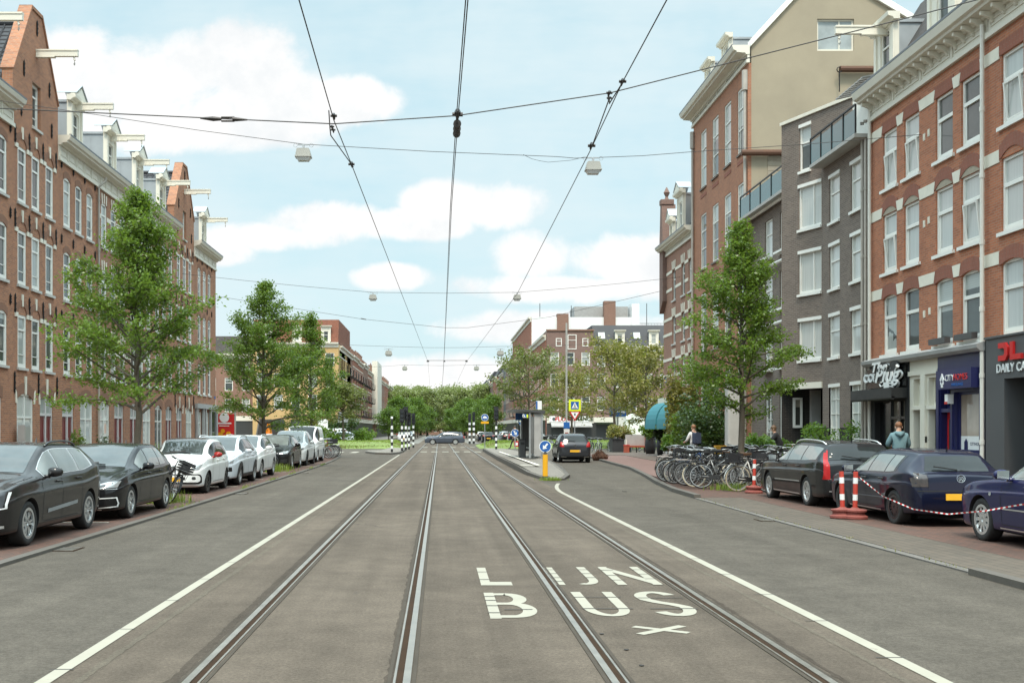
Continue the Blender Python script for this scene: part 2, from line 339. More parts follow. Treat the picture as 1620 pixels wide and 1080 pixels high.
# ------------------------------------------------------------------ mesh helpers
class MB:
    def __init__(s): s.v = []; s.f = []; s.m = []
    def face(s, pts, mi=0):
        i = len(s.v); s.v += [tuple(p) for p in pts]; s.f.append(tuple(range(i, i+len(pts)))); s.m.append(mi)
    def box(s, x0, x1, y0, y1, z0, z1, mi=0):
        i = len(s.v)
        s.v += [(x0,y0,z0),(x1,y0,z0),(x1,y1,z0),(x0,y1,z0),(x0,y0,z1),(x1,y0,z1),(x1,y1,z1),(x0,y1,z1)]
        for f in ((0,3,2,1),(4,5,6,7),(0,1,5,4),(1,2,6,5),(2,3,7,6),(3,0,4,7)):
            s.f.append(tuple(i+k for k in f)); s.m.append(mi)
    def obox(s, c, ax, hx, hy, hz, mi=0):
        """box at centre c with 3x3 axes matrix ax (columns)"""
        i = len(s.v)
        for sz in (-1, 1):
            for (sx, sy) in ((-1,-1),(1,-1),(1,1),(-1,1)):
                s.v.append(tuple(Vector(c) + ax @ Vector((sx*hx, sy*hy, sz*hz))))
        for f in ((0,3,2,1),(4,5,6,7),(0,1,5,4),(1,2,6,5),(2,3,7,6),(3,0,4,7)):
            s.f.append(tuple(i+k for k in f)); s.m.append(mi)
    def prism(s, poly, plane, d0, d1, mi=0):
        """extrude 2-D polygon; plane 'xz' extrudes along y, 'xy' along z, 'yz' along x"""
        def P(a, b, d): return (a, d, b) if plane == 'xz' else (a, b, d) if plane == 'xy' else (d, a, b)
        n = len(poly); i = len(s.v)
        area = sum(poly[k][0]*poly[(k+1)%n][1]-poly[(k+1)%n][0]*poly[k][1] for k in range(n))
        if area < 0: poly = poly[::-1]
        if plane == 'xz': lo, hi = d1, d0
        else: lo, hi = d0, d1
        if (plane == 'xz' and d1 < d0) or (plane != 'xz' and d1 < d0): lo, hi = hi, lo
        s.v += [P(a, b, lo) for a, b in poly] + [P(a, b, hi) for a, b in poly]
        s.f.append(tuple(i+k for k in range(n))[::-1]); s.m.append(mi)
        s.f.append(tuple(i+n+k for k in range(n))); s.m.append(mi)
        for k in range(n):
            s.f.append((i+k, i+(k+1)%n, i+n+(k+1)%n, i+n+k)); s.m.append(mi)
    def tube(s, pts, r, n=6, mi=0, cap=True):
        """tube along points; r scalar or list"""
        pts = [Vector(p) for p in pts]; rs = r if isinstance(r, (list, tuple)) else [r]*len(pts)
        i = len(s.v); up = Vector((0, 0, 1)); prev = None
        for k, p in enumerate(pts):
            t = (pts[min(k+1, len(pts)-1)] - pts[max(k-1, 0)])
            if t.length < 1e-9: t = Vector((0, 0, 1))
            t.normalize()
            a = prev - t*prev.dot(t) if prev is not None else t.cross(up)
            if a.length < 1e-4: a = t.cross(Vector((1, 0, 0)))
            a.normalize(); prev = a; b = t.cross(a)
            for j in range(n):
                th = 2*math.pi*j/n
                s.v.append(tuple(p + (a*math.cos(th) + b*math.sin(th))*rs[k]))
        for k in range(len(pts)-1):
            for j in range(n):
                s.f.append((i+k*n+j, i+(k+1)*n+j, i+(k+1)*n+(j+1)%n, i+k*n+(j+1)%n)); s.m.append(mi)
        if cap:
            s.f.append(tuple(i+j for j in range(n))); s.m.append(mi)
            s.f.append(tuple(i+(len(pts)-1)*n+j for j in range(n))[::-1]); s.m.append(mi)
    def lathe(s, prof, n=20, axis='z', o=(0,0,0), mi=0, close=False):
        """revolve (r, h) profile about an axis through o"""
        i = len(s.v); L = len(prof)
        for j in range(n):
            th = 2*math.pi*j/n; c, sn = math.cos(th), math.sin(th)
            for (r, h) in prof:
                if axis == 'z': p = (r*c, r*sn, h)
                elif axis == 'y': p = (r*c, h, -r*sn)
                else: p = (h, r*c, r*sn)
                s.v.append((p[0]+o[0], p[1]+o[1], p[2]+o[2]))
        for j in range(n):
            k2 = (j+1) % n
            for k in range(L if close else L-1):
                kk = (k+1) % L
                s.f.append((i+j*L+k, i+k2*L+k, i+k2*L+kk, i+j*L+kk)); s.m.append(mi)
    def ring(s, r0, r1, h0, h1, n=24, axis='z', o=(0,0,0), mi=0):
        s.lathe([(r0,h0),(r1,h0),(r1,h1),(r0,h1)], n, axis, o, mi, True)
    def disc(s, r, h0, h1, n=24, axis='z', o=(0,0,0), mi=0):
        s.lathe([(0.0001,h0),(r,h0),(r,h1),(0.0001,h1)], n, axis, o, mi)
    def cut(s):
        if not hasattr(s, 'cuts'): s.cuts = []
        s.cuts.append(len(s.f))
    def build_each(s, name, mats, parent=None):
        """one object per group of faces started by cut()"""
        cs = s.cuts + [len(s.f)]
        for a, b in zip(cs[:-1], cs[1:]):
            if b > a:
                q = MB(); mp = {}
                for f, mi in zip(s.f[a:b], s.m[a:b]):
                    for i in f:
                        if i not in mp: mp[i] = len(q.v); q.v.append(s.v[i])
                    q.f.append(tuple(mp[i] for i in f)); q.m.append(mi)
                q.build(name, mats, parent)
    def mesh(s, name, mats, smooth=False):
        me = bpy.data.meshes.new(name); me.from_pydata(s.v, [], s.f)
        for m_ in (mats if isinstance(mats, (list, tuple)) else [mats]): me.materials.append(m_)
        if len(me.polygons) == len(s.m) and any(s.m): me.polygons.foreach_set('material_index', s.m)
        if smooth: me.polygons.foreach_set('use_smooth', [True]*len(me.polygons))
        me.update(); return me
    def build(s, name, mats, parent=None, loc=(0,0,0), smooth=False, rot=None):
        return link(name, s.mesh(name, mats, smooth), parent, loc, rot)
def link(name, me, parent=None, loc=(0,0,0), rot=None):
    o = bpy.data.objects.new(name, me); COL.objects.link(o); o.location = loc
    if rot: o.rotation_euler = rot
    if parent is not None: o.parent = parent
    return o
def tag(o, label, cat, group=None, kind=None):
    o['label'] = label; o['category'] = cat
    if group: o['group'] = group
    if kind: o['kind'] = kind
    return o
def thing(name, label, cat, loc=(0,0,0), rz=0.0, group=None):
    o = bpy.data.objects.new(name, None); COL.objects.link(o); o.location = loc; o.rotation_euler = (0,0,rz)
    o.empty_display_size = .2
    return tag(o, label, cat, group)
def struct(o, kind='structure'): o['kind'] = kind; return o
def dup(root, loc, rz=None, label=None, group=None, scale=None):
    r = root.copy(); COL.objects.link(r); r.location = loc
    if rz is not None: r.rotation_euler = (r.rotation_euler[0], r.rotation_euler[1], rz)
    if scale: r.scale = scale if isinstance(scale, (tuple, list)) else (scale,)*3
    if label: r['label'] = label
    if group: r['group'] = group
    for ch in list(root.children):
        c_ = ch.copy(); COL.objects.link(c_); c_.parent = r
        for g in list(ch.children):
            d_ = g.copy(); COL.objects.link(d_); d_.parent = c_
    return r
def set_smooth_angle(me, ang=40):
    me.polygons.foreach_set('use_smooth', [True]*len(me.polygons))
    bm = bmesh.new(); bm.from_mesh(me)
    for e in bm.edges:
        if len(e.link_faces) == 2 and e.calc_face_angle(0) > R(ang): e.smooth = False
    bm.to_mesh(me); bm.free()
def text_mesh(name, body, size, mats, extrude=.01, bold=0.0, shear=0.0, align='CENTER', spacing=1.0):
    cu = bpy.data.curves.new(name, 'FONT'); cu.body = body; cu.size = size; cu.extrude = extrude; cu.offset = bold; cu.shear = shear
    cu.align_x = align; cu.align_y = 'CENTER'; cu.space_character = spacing; cu.resolution_u = 4
    o = bpy.data.objects.new(name, cu); COL.objects.link(o)
    me = bpy.data.meshes.new_from_object(o.evaluated_get(bpy.context.evaluated_depsgraph_get()))
    bpy.data.objects.remove(o); bpy.data.curves.remove(cu); me.name = name
    me.materials.clear()
    me.materials.append(mats); return me
def gp(px, py, z=0.0):
    """ground point seen at a photo pixel (used to measure positions)"""
    y = F*(EYE-z)/(py-680.0); return ((px-695)/F*y, y)
# ------------------------------------------------------------------ ground, roads, pavements
def sheet(name, poly, z, m, kind='structure', sub=0):
    mb = MB(); 
    a = sum(poly[k][0]*poly[(k+1)%len(poly)][1]-poly[(k+1)%len(poly)][0]*poly[k][1] for k in range(len(poly)))
    if a < 0: poly = poly[::-1]
    mb.face([(x, y, z) for x, y in poly]); return struct(mb.build(name, m), kind)
def slab(name, poly, z0, z1, m):
    mb = MB(); mb.prism(poly, 'xy', z0, z1); return struct(mb.build(name, m))
def strip(name, pts, wd, z0, z1, m, mb=None, side=0.0):
    """ribbon of width wd along ground points, from z0 to z1"""
    own = mb is None; mb = mb or MB(); P = [Vector((p[0], p[1])) for p in pts]; L = []; Rr = []
    for k, p in enumerate(P):
        t = P[min(k+1, len(P)-1)] - P[max(k-1, 0)]; t.normalize(); nrm = Vector((-t.y, t.x))
        L.append(p + nrm*(wd*(.5+side))); Rr.append(p - nrm*(wd*(.5-side)))
    for k in range(len(P)-1):
        a, b, c_, d_ = Rr[k], Rr[k+1], L[k+1], L[k]
        mb.face([(a.x,a.y,z1),(b.x,b.y,z1),(c_.x,c_.y,z1),(d_.x,d_.y,z1)])
        if z1 - z0 > .001:
            mb.face([(a.x,a.y,z0),(b.x,b.y,z0),(b.x,b.y,z1),(a.x,a.y,z1)]); mb.face([(c_.x,c_.y,z0),(d_.x,d_.y,z0),(d_.x,d_.y,z1),(c_.x,c_.y,z1)])
    if z1 - z0 > .02:
        for k in (0, -1): mb.face([(Rr[k].x,Rr[k].y,z0),(L[k].x,L[k].y,z0),(L[k].x,L[k].y,z1),(Rr[k].x,Rr[k].y,z1)])
    if own: return struct(mb.build(name, m))
sheet('ground', [(-700,-60),(700,-60),(700,1500),(-700,1500)], -.03, M['ground'])
sheet('road', [(-7,-8),(9.6,-8),(9.6,78),(-7,78)], -.012, M['asphalt'])
sheet('crossroad', [(-140,74),(140,74),(140,139),(-140,139)], -.008, M['crossroad'])
sheet('road', [(-9.5,139),(-4.2,139),(-4.2,520),(-9.5,520)], -.006, M['crossroad'])
sheet('road', [(5.2,139),(10,139),(10,520),(5.2,520)], -.006, M['crossroad'])
sheet('tram_bed', [(-2.62,-8),(3.28,-8),(3.28,139),(-2.62,139)], 0.0, M['trambed'])
sheet('tram_bed', [(-2.6,139),(3.6,139),(3.6,520),(-2.6,520)], -.002, M['trambed'])
# left parking strip, pavement, kerb
LK = [(-5.42,-8),(-5.42,30),(-5.48,45),(-5.6,54),(-5.85,62),(-6.3,70),(-7.2,74.5),(-9.5,77),(-60,77)]
slab('parking_strip', [(x-.13, y) for x, y in LK[:6]] + [(-8.3,73),(-8.3,-8)], -.05, .012, M['parkbrick'])
slab('pavement', [(-8.3,-8),(-8.3,73),(-6.75,72.5),(-7.5,74.5),(-9.6,76.8),(-60,76.8),(-60,-8)], -.05, .095, M['sidebrick'])
strip('kerb', LK, .15, -.05, .032, M['kerb'])
for y in (19.7, 25.5, 32.3, 37.0, 43.6, 50.5, 55.6): slab('bay_line', [(-8.0,y),(-5.9,y),(-5.9,y+.1),(-8.0,y+.1)], .0, .017, M['paint'])
# right: gutter line, flush grey pavers, brick parking, pavement, cycle path
RK = [(6.25,12.8),(6.22,20),(6.3,27.0),(6.38,30),(6.8,34.5),(7.43,39.8),(8.17,47),(8.83,62),(9.3,70),(10.2,75),(12.5,77),(60,77)]
strip('gutter', RK[:3], .14, -.02, .008, M['kerbdark'])
strip('kerb', RK[2:], .16, -.05, .09, M['kerb'])
strip('kerb', [(6.15,-8),(6.2,12.8)], .16, -.05, .065, M['kerb'])
slab('pavement', [(6.32,12.8),(6.29,20),(6.37,27),(7.4,27),(7.4,12.8)], -.05, .014, M['tilestrip'])
slab('pavement', [(6.23,-8),(6.28,12.8),(14.5,12.8),(14.5,-8)], -.05, .055, M['tilestrip'])
slab('parking_strip', [(7.4,12.8),(7.4,27),(6.38,27),(6.46,30),(7.3,36),(9.9,36),(9.9,12.8)], -.05, .016, M['parkbrick'])
slab('cycle_path', [(7.3,36),(7.5,39.8),(8.25,47),(8.91,62),(9.35,69),(11.6,69),(11.0,55),(10.4,44),(9.9,36)], -.05, .075, M['redpath'])
slab('pavement', [(9.9,12.8),(9.9,36),(10.4,44),(11.0,55),(11.6,69),(9.38,69.2),(10.3,75),(12.5,76.9),(60,76.9),(60,12.8)], -.05, .095, M['sidebrick'])
# tram stop platform and left refuge
PL = [(3.45,88),(3.2,62),(3.16,46),(3.22,40.5),(3.5,37.2),(3.8,36.6),(4.15,36.8),(4.6,39),(4.95,44.7),(5.3,53),(5.5,65),(5.5,80),(5.1,87),(4.4,88.5)]
cx_, cy_ = 4.3, 62
PLi = []
for k, (x, y) in enumerate(PL):
    a = Vector(PL[k-1]); b = Vector(PL[(k+1) % len(PL)]); t = (b-a).normalized(); PLi.append((x+t.y*-.16*-1 if False else x-t.y*.16*(1), y+t.x*.16))
def ramped(name, poly, dz, m):
    mb = MB(); mb.prism(poly[::-1] if sum(poly[k][0]*poly[(k+1)%len(poly)][1]-poly[(k+1)%len(poly)][0]*poly[k][1] for k in range(len(poly))) < 0 else poly, 'xy', -.05, 1)
    mb.v = [(x, y, z if z < 0 else dz+.05+.16*min(1, max(0, (y-36.6)/8))) for x, y, z in mb.v]; return struct(mb.build(name, m))
def split(poly): return [p for k in range(len(poly)) for p in (poly[k],)]
ramped('platform_kerb', PL, 0, M['kerb']); ramped('platform', PLi, .006, M['tile'])
mbp = MB()
for a, b in (((4.02,46),(3.95,74)),): mbp.face([(a[0],a[1],.221),(a[0]+.14,a[1],.221),(b[0]+.14,b[1],.221),(b[0],b[1],.221)])
mbp.face([(3.36,45.7,.221),(4.16,45.7,.221),(4.16,46,.221),(3.36,46,.221)])
struct(mbp.build('platform_line', M['stonewhite']))
IS = [(-2.95,97),(-2.72,86),(-2.78,77.5),(-3.3,75),(-4.4,76),(-5.4,80.5),(-5.6,84),(-4.6,86),(-4.4,97)]
slab('refuge_kerb', IS, -.05, .11, M['kerb'])
slab('refuge', [(x*1.0+(.13 if x < -3.5 else -.13), y+(-.4 if y > 84 else .4)) for x, y in IS], 0, .116, M['tile'])
# grass verges
def verge(name, poly, h, seed, dens=9):
    mb = MB(); r = random.Random(seed)
    a = sum(poly[k][0]*poly[(k+1)%len(poly)][1]-poly[(k+1)%len(poly)][0]*poly[k][1] for k in range(len(poly)))
    if a < 0: poly = poly[::-1]
    c_ = (sum(p[0] for p in poly)/len(poly), sum(p[1] for p in poly)/len(poly)); n = len(poly)
    rings = [(1.0, .0), (.97, .10), (.8, h*.7), (.5, h), (0.02, h)]
    for k in range(len(rings)-1):
        (s0, z0), (s1, z1) = rings[k], rings[k+1]
        for j in range(n):
            p, q = poly[j], poly[(j+1) % n]
            f = lambda P, s, z: (c_[0]+(P[0]-c_[0])*s, c_[1]+(P[1]-c_[1])*s, z)
            mb.face([f(p,s0,z0), f(q,s0,z0), f(q,s1,z1), f(p,s1,z1)])
    struct(mb.build(name, M['verge'], smooth=True))
    return c_
verge('grass_verge', [(-14,100),(-4.8,98.5),(-3.1,99),(-3.0,120),(-14,120)], .55, 1)
verge('grass_verge', [(3.6,99),(9,98.5),(22,100),(24,120),(3.9,120)], .55, 2)
def blades(name, pts, hgt, m, seed, width=.012):
    """upright grass blades at the given ground points"""
    r = random.Random(seed); mb = MB()
    for (x, y, z) in pts:
        h = hgt*r.uniform(.5, 1.2); th = r.uniform(0, 6.28); ln = r.uniform(.1, .45)*h; wd = width*r.uniform(.7, 1.5)
        dx, dy = math.cos(th), math.sin(th); px, py = -dy*wd, dx*wd
        mb.face([(x-px,y-py,z),(x+px,y+py,z),(x+dx*ln*.4+px*.7,y+dy*ln*.4+py*.7,z+h*.6),(x+dx*ln*.4-px*.7,y+dy*ln*.4-py*.7,z+h*.6)])
        mb.face([(x+dx*ln*.4-px*.7,y+dy*ln*.4-py*.7,z+h*.6),(x+dx*ln*.4+px*.7,y+dy*ln*.4+py*.7,z+h*.6),(x+dx*ln,y+dy*ln,z+h)])
    return struct(mb.build(name, m), 'stuff')
r_ = random.Random(3)
def inpoly(x, y, poly):
    c_ = False; j = len(poly)-1
    for i in range(len(poly)):
        if (poly[i][1] > y) != (poly[j][1] > y) and x < (poly[j][0]-poly[i][0])*(y-poly[i][1])/(poly[j][1]-poly[i][1])+poly[i][0]: c_ = not c_
        j = i
    return c_
for (x0, x1) in ((-13.6, -3.2), (4.2, 22)):
    vz = lambda x, y: .08 + .45*min(1, (y-99)/5, (x-x0)/1.2, (x1-x)/1.2)
    blades('verge_grass', [(x, y, max(0, vz(x, y)-.05)) for x, y in ((r_.uniform(x0, x1), 99.3+19*r_.random()**1.6) for _ in range(5200))], .2, M['grass'], 5, .03)
    blades('dry_grass', [(x, y, max(0, vz(x, y)-.05)) for x, y in ((r_.uniform(x0, x1), 99+3.5*r_.random()) for _ in range(2600))], .26, M['drygrass'], 6, .025)
blades('weeds', [(-6.45+r_.gauss(0,.26), 25.3+r_.gauss(0,.35), .01) for _ in range(900)], .26, M['grass'], 8, .007)
blades('weeds', [(-6.8+r_.gauss(0,.35), 44.2+r_.gauss(0,.4), .01) for _ in range(700)], .3, M['grass'], 9, .01)
blades('weeds', [(8.0+r_.gauss(0,.25), 30.2+r_.gauss(0,.3), .03) for _ in range(330)], .2, M['grass'], 10, .009)
blades('weeds', [(-5.47+r_.gauss(0,.03), r_.choice((31.2,36.4,41.0,47.2,23.4,52))+r_.gauss(0,.6), .03) for _ in range(350)], .09, M['grass'], 11, .005)
blades('weeds', [(3.68+r_.gauss(0,.16), 36.45+r_.gauss(0,.1), 0) for _ in range(260)], .13, M['grass'], 12, .008)
blades('weeds', [(6.25+r_.gauss(0,.03), 13+14*r_.random(), .0) for _ in range(160)], .05, M['drygrass'], 13, .005)

# ------------------------------------------------------------------ tram rails
RX = [(-1.66,-1.65,1), (-.215,-.20,-1), (1.155,1.15,1), (2.58,2.72,-1)]     # x near, x far, side of the groove
RLAB = ['worn steel tram rail nearest the white lane line on the left', 'steel tram rail running just left of the letters L and B',
        'steel tram rail cutting between the painted letters L and IJN', 'steel tram rail passing right beside the painted letters N and S']
for (xa, xb, sd), lb in zip(RX, RLAB):
    t = thing('tram_rail', lb, 'rail', (0,0,0), group='tram rails sunk in the roadway')
    pts = [(xa,-8),(xa,40),(xa*.5+xb*.5,80),(xb,140),(xb,520)]
    off = lambda o: [(x+o*sd, y) for x, y in pts]
    mb = MB(); strip('', off(0), .05, .0, .012, None, mb); mb.build('rail_head', M['rail'], t)
    mb = MB(); strip('', off(.047), .044, .0, .0045, None, mb); mb.build('rail_groove', M['raildark'], t)
    mb = MB(); strip('', off(.082), .016, .0, .009, None, mb); mb.build('guard_lip', M['rail'], t)
    mb = MB(); strip('', off(-.046), .03, .0, .006, None, mb); strip('', off(.118), .028, .0, .006, None, mb); mb.build('joint_filler', M['railside'], t)

# ------------------------------------------------------------------ road paint
def seg_line(pts, wd, z=.005, gap=2.3):
    mb = MB(); strip('', pts, wd, z, z, None, mb); return mb
struct(seg_line([(-2.60,-8),(-2.62,40),(-2.68,74)], .105).build('lane_line', M['paint']))
rl = [(3.36,-8),(3.30,14),(3.25,29)] + [(3.25+.46*((y-29)/5.4)**2, y) for y in (30,31,32,33,34,34.4)]
struct(seg_line(rl, .11).build('lane_line', M['paint']))
mb = MB()
for k in range(60):
    y = 3 + k*1.55
    if y < 72: mb.face([(-2.70,y,.0062),(-2.53,y,.0062),(-2.53,y+.02,.0062),(-2.70,y+.02,.0062)])
    if y < 29: mb.face([(3.18,y+.4,.0062),(3.40,y+.4,.0062),(3.40,y+.42,.0062),(3.18,y+.42,.0062)])
struct(mb.build('paint_seam', M['seam']))
mb = MB()
for y, xs in ((82.5, [-1.42+.82*k for k in range(6)]), (104, [-1.6+.9*k for k in range(6)])):
    for x in xs: mb.face([(x,y,.019),(x+.48,y,.019),(x+.48,y+2.2,.019),(x,y+2.2,.019)])
for k in range(5): mb.face([(-11.2+k*1.15,81,-.003),(-10.7+k*1.15,81,-.003),(-10.7+k*1.15,85,-.003),(-11.2+k*1.15,85,-.003)])
struct(mb.build('crossing_blocks', M['paint']))
# LIJN BUS x : letters drawn as thick strokes on the ground, cut by the stencil's seams
def stroke(mb, pts, wd, z=.0048): strip('', pts, wd, z, z, None, mb)
def word(lab, items):
    mb = MB()
    for k, (pts, wd) in enumerate(items): stroke(mb, pts, wd, .0046+.0003*k)
    return struct(mb.build(lab, M['paint']))
def arc(cx, cy, rx, ry, a0, a1, n=14): return [(cx+rx*math.cos(R(a0+(a1-a0)*k/n)), cy+ry*math.sin(R(a0+(a1-a0)*k/n))) for k in range(n+1)]
word('road_lettering', [([(.50,13.33),(.50,11.82)], .105), ([(.45,11.95),(.785,11.95)], .27),
    ([(1.305,13.35),(1.305,11.85)], .10), ([(1.70,13.38),(1.70,12.3)]+arc(1.585,12.25,.115,.33,0,-115,10), .10),
    ([(1.965,13.4),(1.965,11.85)], .10), ([(1.955,13.3),(2.355,11.95)], .115), ([(2.345,13.4),(2.345,11.85)], .10)])
word('road_lettering', [([(.50,11.28),(.50,9.73)], .10), ([(.45,11.17),(.66,11.17)]+arc(.66,10.87,.13,.30,90,-90,12)+[(.45,10.57)], .13),
    ([(.66,10.57)]+arc(.68,10.20,.155,.36,90,-90,12)+[(.45,9.84)], .13),
    ([(1.39,11.33),(1.39,10.5)]+arc(1.55,10.3,.16,.40,180,360,16)+[(1.71,11.33)], .10),
    (arc(2.16,11.0,.155,.30,20,180,10)+[(2.02,10.82),(2.1,10.66),(2.22,10.52),(2.30,10.38)]+arc(2.155,10.28,.155,.36,10,-150,12), .12)])
word('road_lettering', [([(1.64,9.34),(2.04,9.05)], .085), ([(2.06,9.37),(1.63,8.99)], .085)])
mb = MB()
for (xa, xb, ys) in ((.44,.56,(12.9,12.25,11.0,10.75,10.42,10.02)), (1.25,1.36,(13.1,12.75,12.4,12.1)), (1.64,1.76,(13.1,12.75,12.4)), (1.9,2.05,(13.05,12.6,12.2)), (2.29,2.41,(13.1,12.7,12.3)), (1.33,1.8,(10.95,10.25)), (1.96,2.4,(10.9,10.25)), (.6,.86,(10.2,))):
    for y in ys: mb.face([(xa,y,.0086),(xb,y,.0086),(xb,y+.024,.0086),(xa,y+.024,.0086)])
struct(mb.build('paint_seam', M['seam']))
# ragged old joints and dark wear along the rails
def ragged(name, x0, x1, ya, yb, z, m, seed, jit=.03):
    r = random.Random(seed); L = []; q = []; y = ya
    while y < yb: L.append((x0+r.gauss(0,jit), y)); q.append((x1+r.gauss(0,jit), y)); y += r.uniform(.03,.14)
    mb = MB()
    for k in range(len(L)-1): mb.face([(L[k][0],L[k][1],z),(q[k][0],q[k][1],z),(q[k+1][0],q[k+1][1],z),(L[k+1][0],L[k+1][1],z)])
    return struct(mb.build(name, m))
DK = asphalt('worn_asphalt', (.068,.054,.042)); LT = asphalt('old_joint', (.115,.096,.074))
ragged('asphalt_joint', -2.42, -2.36, 2, 60, .002, LT, 1, .006); ragged('asphalt_joint', 3.06, 3.11, 2, 33, .002, LT, 2, .006)
ragged('asphalt_wear', -.36, -.27, 6, 34, .002, DK, 3, .008); ragged('asphalt_wear', 1.235, 1.28, 5, 40, .002, DK, 4, .006); ragged('asphalt_wear', -1.80, -1.73, 4, 50, .002, DK, 5, .006); ragged('asphalt_wear', 2.66, 2.70, 5, 30, .002, DK, 6, .006)
# small litter and iron covers
mb = MB()
for (px, py) in ((1370,850),(952,1003),(991,1028),(1015,1053),(988,777)):
    x, y = gp(px, py); mb.disc(.018 if y < 15 else .07, .0, .0045, 9, 'z', (x, y, 0.004))
struct(mb.build('road_spots', M['seam']))
for k, (x, y) in enumerate(((-5.2,15.5),(-5.2,29),(-5.25,43),(6.05,20.5))):
    t = thing('drain_grate', 'iron gutter grate by the %s' % ('left kerb beside the graphite crossover','left kerb beside the small white car','left kerb beside the white electric crossover','right gutter line before the red white posts')[k], 'drain', (x, y, -.01), 0, 'gutter grates')
    mb = MB(); mb.box(-.16,.16,-.24,.24,0,.006); mb.build('grate_frame', M['raildark'], t); mb = MB()
    for q in range(7): mb.box(-.13,.13,-.21+q*.062,-.18+q*.062,.006,.011)
    mb.build('grate_bars', M['rail'], t)


# ------------------------------------------------------------------ overhead wires and street lamps
def wire(name, pts, r, label, cat='cable', group=None, sag=0.0, extra=None):
    P = []
    for k in range(len(pts)-1):
        a, b = Vector(pts[k]), Vector(pts[k+1]); n = max(2, int((b-a).length/3))
        for j in range(n):
            t = j/n; p = a.lerp(b, t); p.z -= sag*4*t*(1-t); P.append(p)
    P.append(Vector(pts[-1])); mb = MB(); mb.tube(P, r, 5); return tag(mb.build(name, M['wire']), label, cat, group)
CW = 'tram contact wires strung along the street'
def zc(px, py, z=5.5):
    y = F*(z-EYE)/(680-py); return ((px-695)/F*y, y, z)
Lp = [(-1.2,-3,5.5), zc(473,0), zc(528,190), zc(558,265), zc(657,520), zc(677,572), (-.82,96,5.5), (-.9,200,5.5), (-.9,420,5.5)]
Rp = [(2.0,-3,5.5), zc(1055,0), zc(985,130), zc(933,240), zc(818,465), zc(738,572), (1.45,84,5.5), (1.9,200,5.5), (1.9,420,5.5)]
wire('contact_wire', Lp, .0065, 'black tram contact wire on the left above the left track', group=CW)
wire('contact_wire', Rp, .0065, 'black tram contact wire on the right slanting over the right track', group=CW)
for dx, lb in ((0, 'left strand of the twin cable hanging above the street centre'), (.02, 'right strand of the twin cable hanging above the street centre')):
    wire('feeder_cable', [(.24+dx,-3,5.55),(.235+dx,9.9,5.5),(.21+dx,13.6,5.5),(.19+dx,19,5.5),(.25+dx*.6,62,5.5),(.3+dx*.5,420,5.5)], .0062, lb, group=CW)
def clamp(mb, p, s=1.0, d=Vector((0, 1, 0))):
    p = Vector(p)
    mb.tube([p+Vector((0,-.10*s,.01)), p+Vector((0,-.03*s,.035*s)), p+Vector((0,.05*s,.03*s)), p+Vector((0,.12*s,0))], [.012*s,.03*s,.025*s,.01*s], 6)
    mb.tube([p+Vector((-.05*s,0,.02)), p+Vector((.05*s,0,.02))], .02*s, 6)
mb = MB(); 
a, b = Vector(zc(527,200)), Vector(zc(559,264)); mb.tube([a+Vector((-.03,-.25,.13)), a+Vector((-.04,0,-.03)), a+Vector((-.035,.05,-.10)), b], .0075, 5)
clamp(mb, zc(528,186), .8); clamp(mb, zc(525,203), .6); clamp(mb, zc(527,208), .6); clamp(mb, zc(556,262), .9)
tag(mb.build('wire_pull_off', M['wire']), 'black clamps and bracing wire gripping the left contact wire', 'wire clamp')
mb = MB()
a, b = Vector(zc(964,156)), Vector(zc(935,236)); mb.tube([Vector(zc(985,131)), a+Vector((0,0,-.06)), a, b], .0075, 5)
clamp(mb, zc(985,132), .8); clamp(mb, zc(964,150), .7); clamp(mb, zc(964,158), .6); clamp(mb, zc(936,233), 1.0)
tag(mb.build('wire_pull_off', M['wire']), 'black clamps and bracing wire gripping the right contact wire', 'wire clamp')
mb = MB(); p = Vector((.225,13.75,5.5)); clamp(mb, p+Vector((0,-.1,.03)), 1.3)
for k in range(5): mb.disc(.035 if k % 2 else .05, -.04, .03, 10, 'y', (.225, 13.9+k*.11, 5.5))
tag(mb.build('insulator', M['wire']), 'ribbed black insulator on the twin cable above the street centre', 'insulator')
SP = 'steel span wires stretched across the street'
wire('span_wire', [(-14.95,13.6,6.0),(-5.4,13.6,5.61),(-1.3,13.6,5.42),(.21,13.6,5.52),(2.1,13.6,5.80),(5.63,13.6,6.69),(14,13.6,8.85)], .0075, 'nearest span wire with a turnbuckle at left holding all contact wires', group=SP)
mb = MB(); c0 = Vector((-2.66,13.6,5.47)); mb.tube([c0+Vector((-.28,0,.02)), c0+Vector((-.12,0,.012)), c0+Vector((-.02,0,.01))], [.01,.03,.02], 6)
mb.tube([c0+Vector((-.02,0,.03)), c0+Vector((.14,0,.03))], .012, 6); mb.tube([c0+Vector((-.02,0,-.015)), c0+Vector((.14,0,-.015))], .012, 6); mb.tube([c0+Vector((.12,0,.007)), c0+Vector((.3,0,0))], [.03,.01], 6)
tag(mb.build('turnbuckle', M['wire']), 'black turnbuckle tightening the nearest span wire at left', 'turnbuckle')
wire('span_wire', [(-14.95,32,11.55),(-10.1,32,10.8),(-3.93,32,9.92),(3.4,32,9.56),(4.45,32,9.53),(7.3,32,9.7),(13.95,32,10.2)], .009, 'span wire carrying the two nearest hanging street lamps', group=SP, sag=.03)
wire('span_wire', [(2.43,32,9.62),(2.9,32,9.44),(3.4,32,9.42),(4.2,32,9.55)], .006, 'thin slack cable looping below the nearest lamp wire', sag=.03)
wire('span_wire', [(-14.9,64,10.7),(-3.84,64,9.62),(4.5,64,9.62),(13.95,64,10.5)], .011, 'span wire carrying the second pair of hanging street lamps', group=SP, sag=.05)
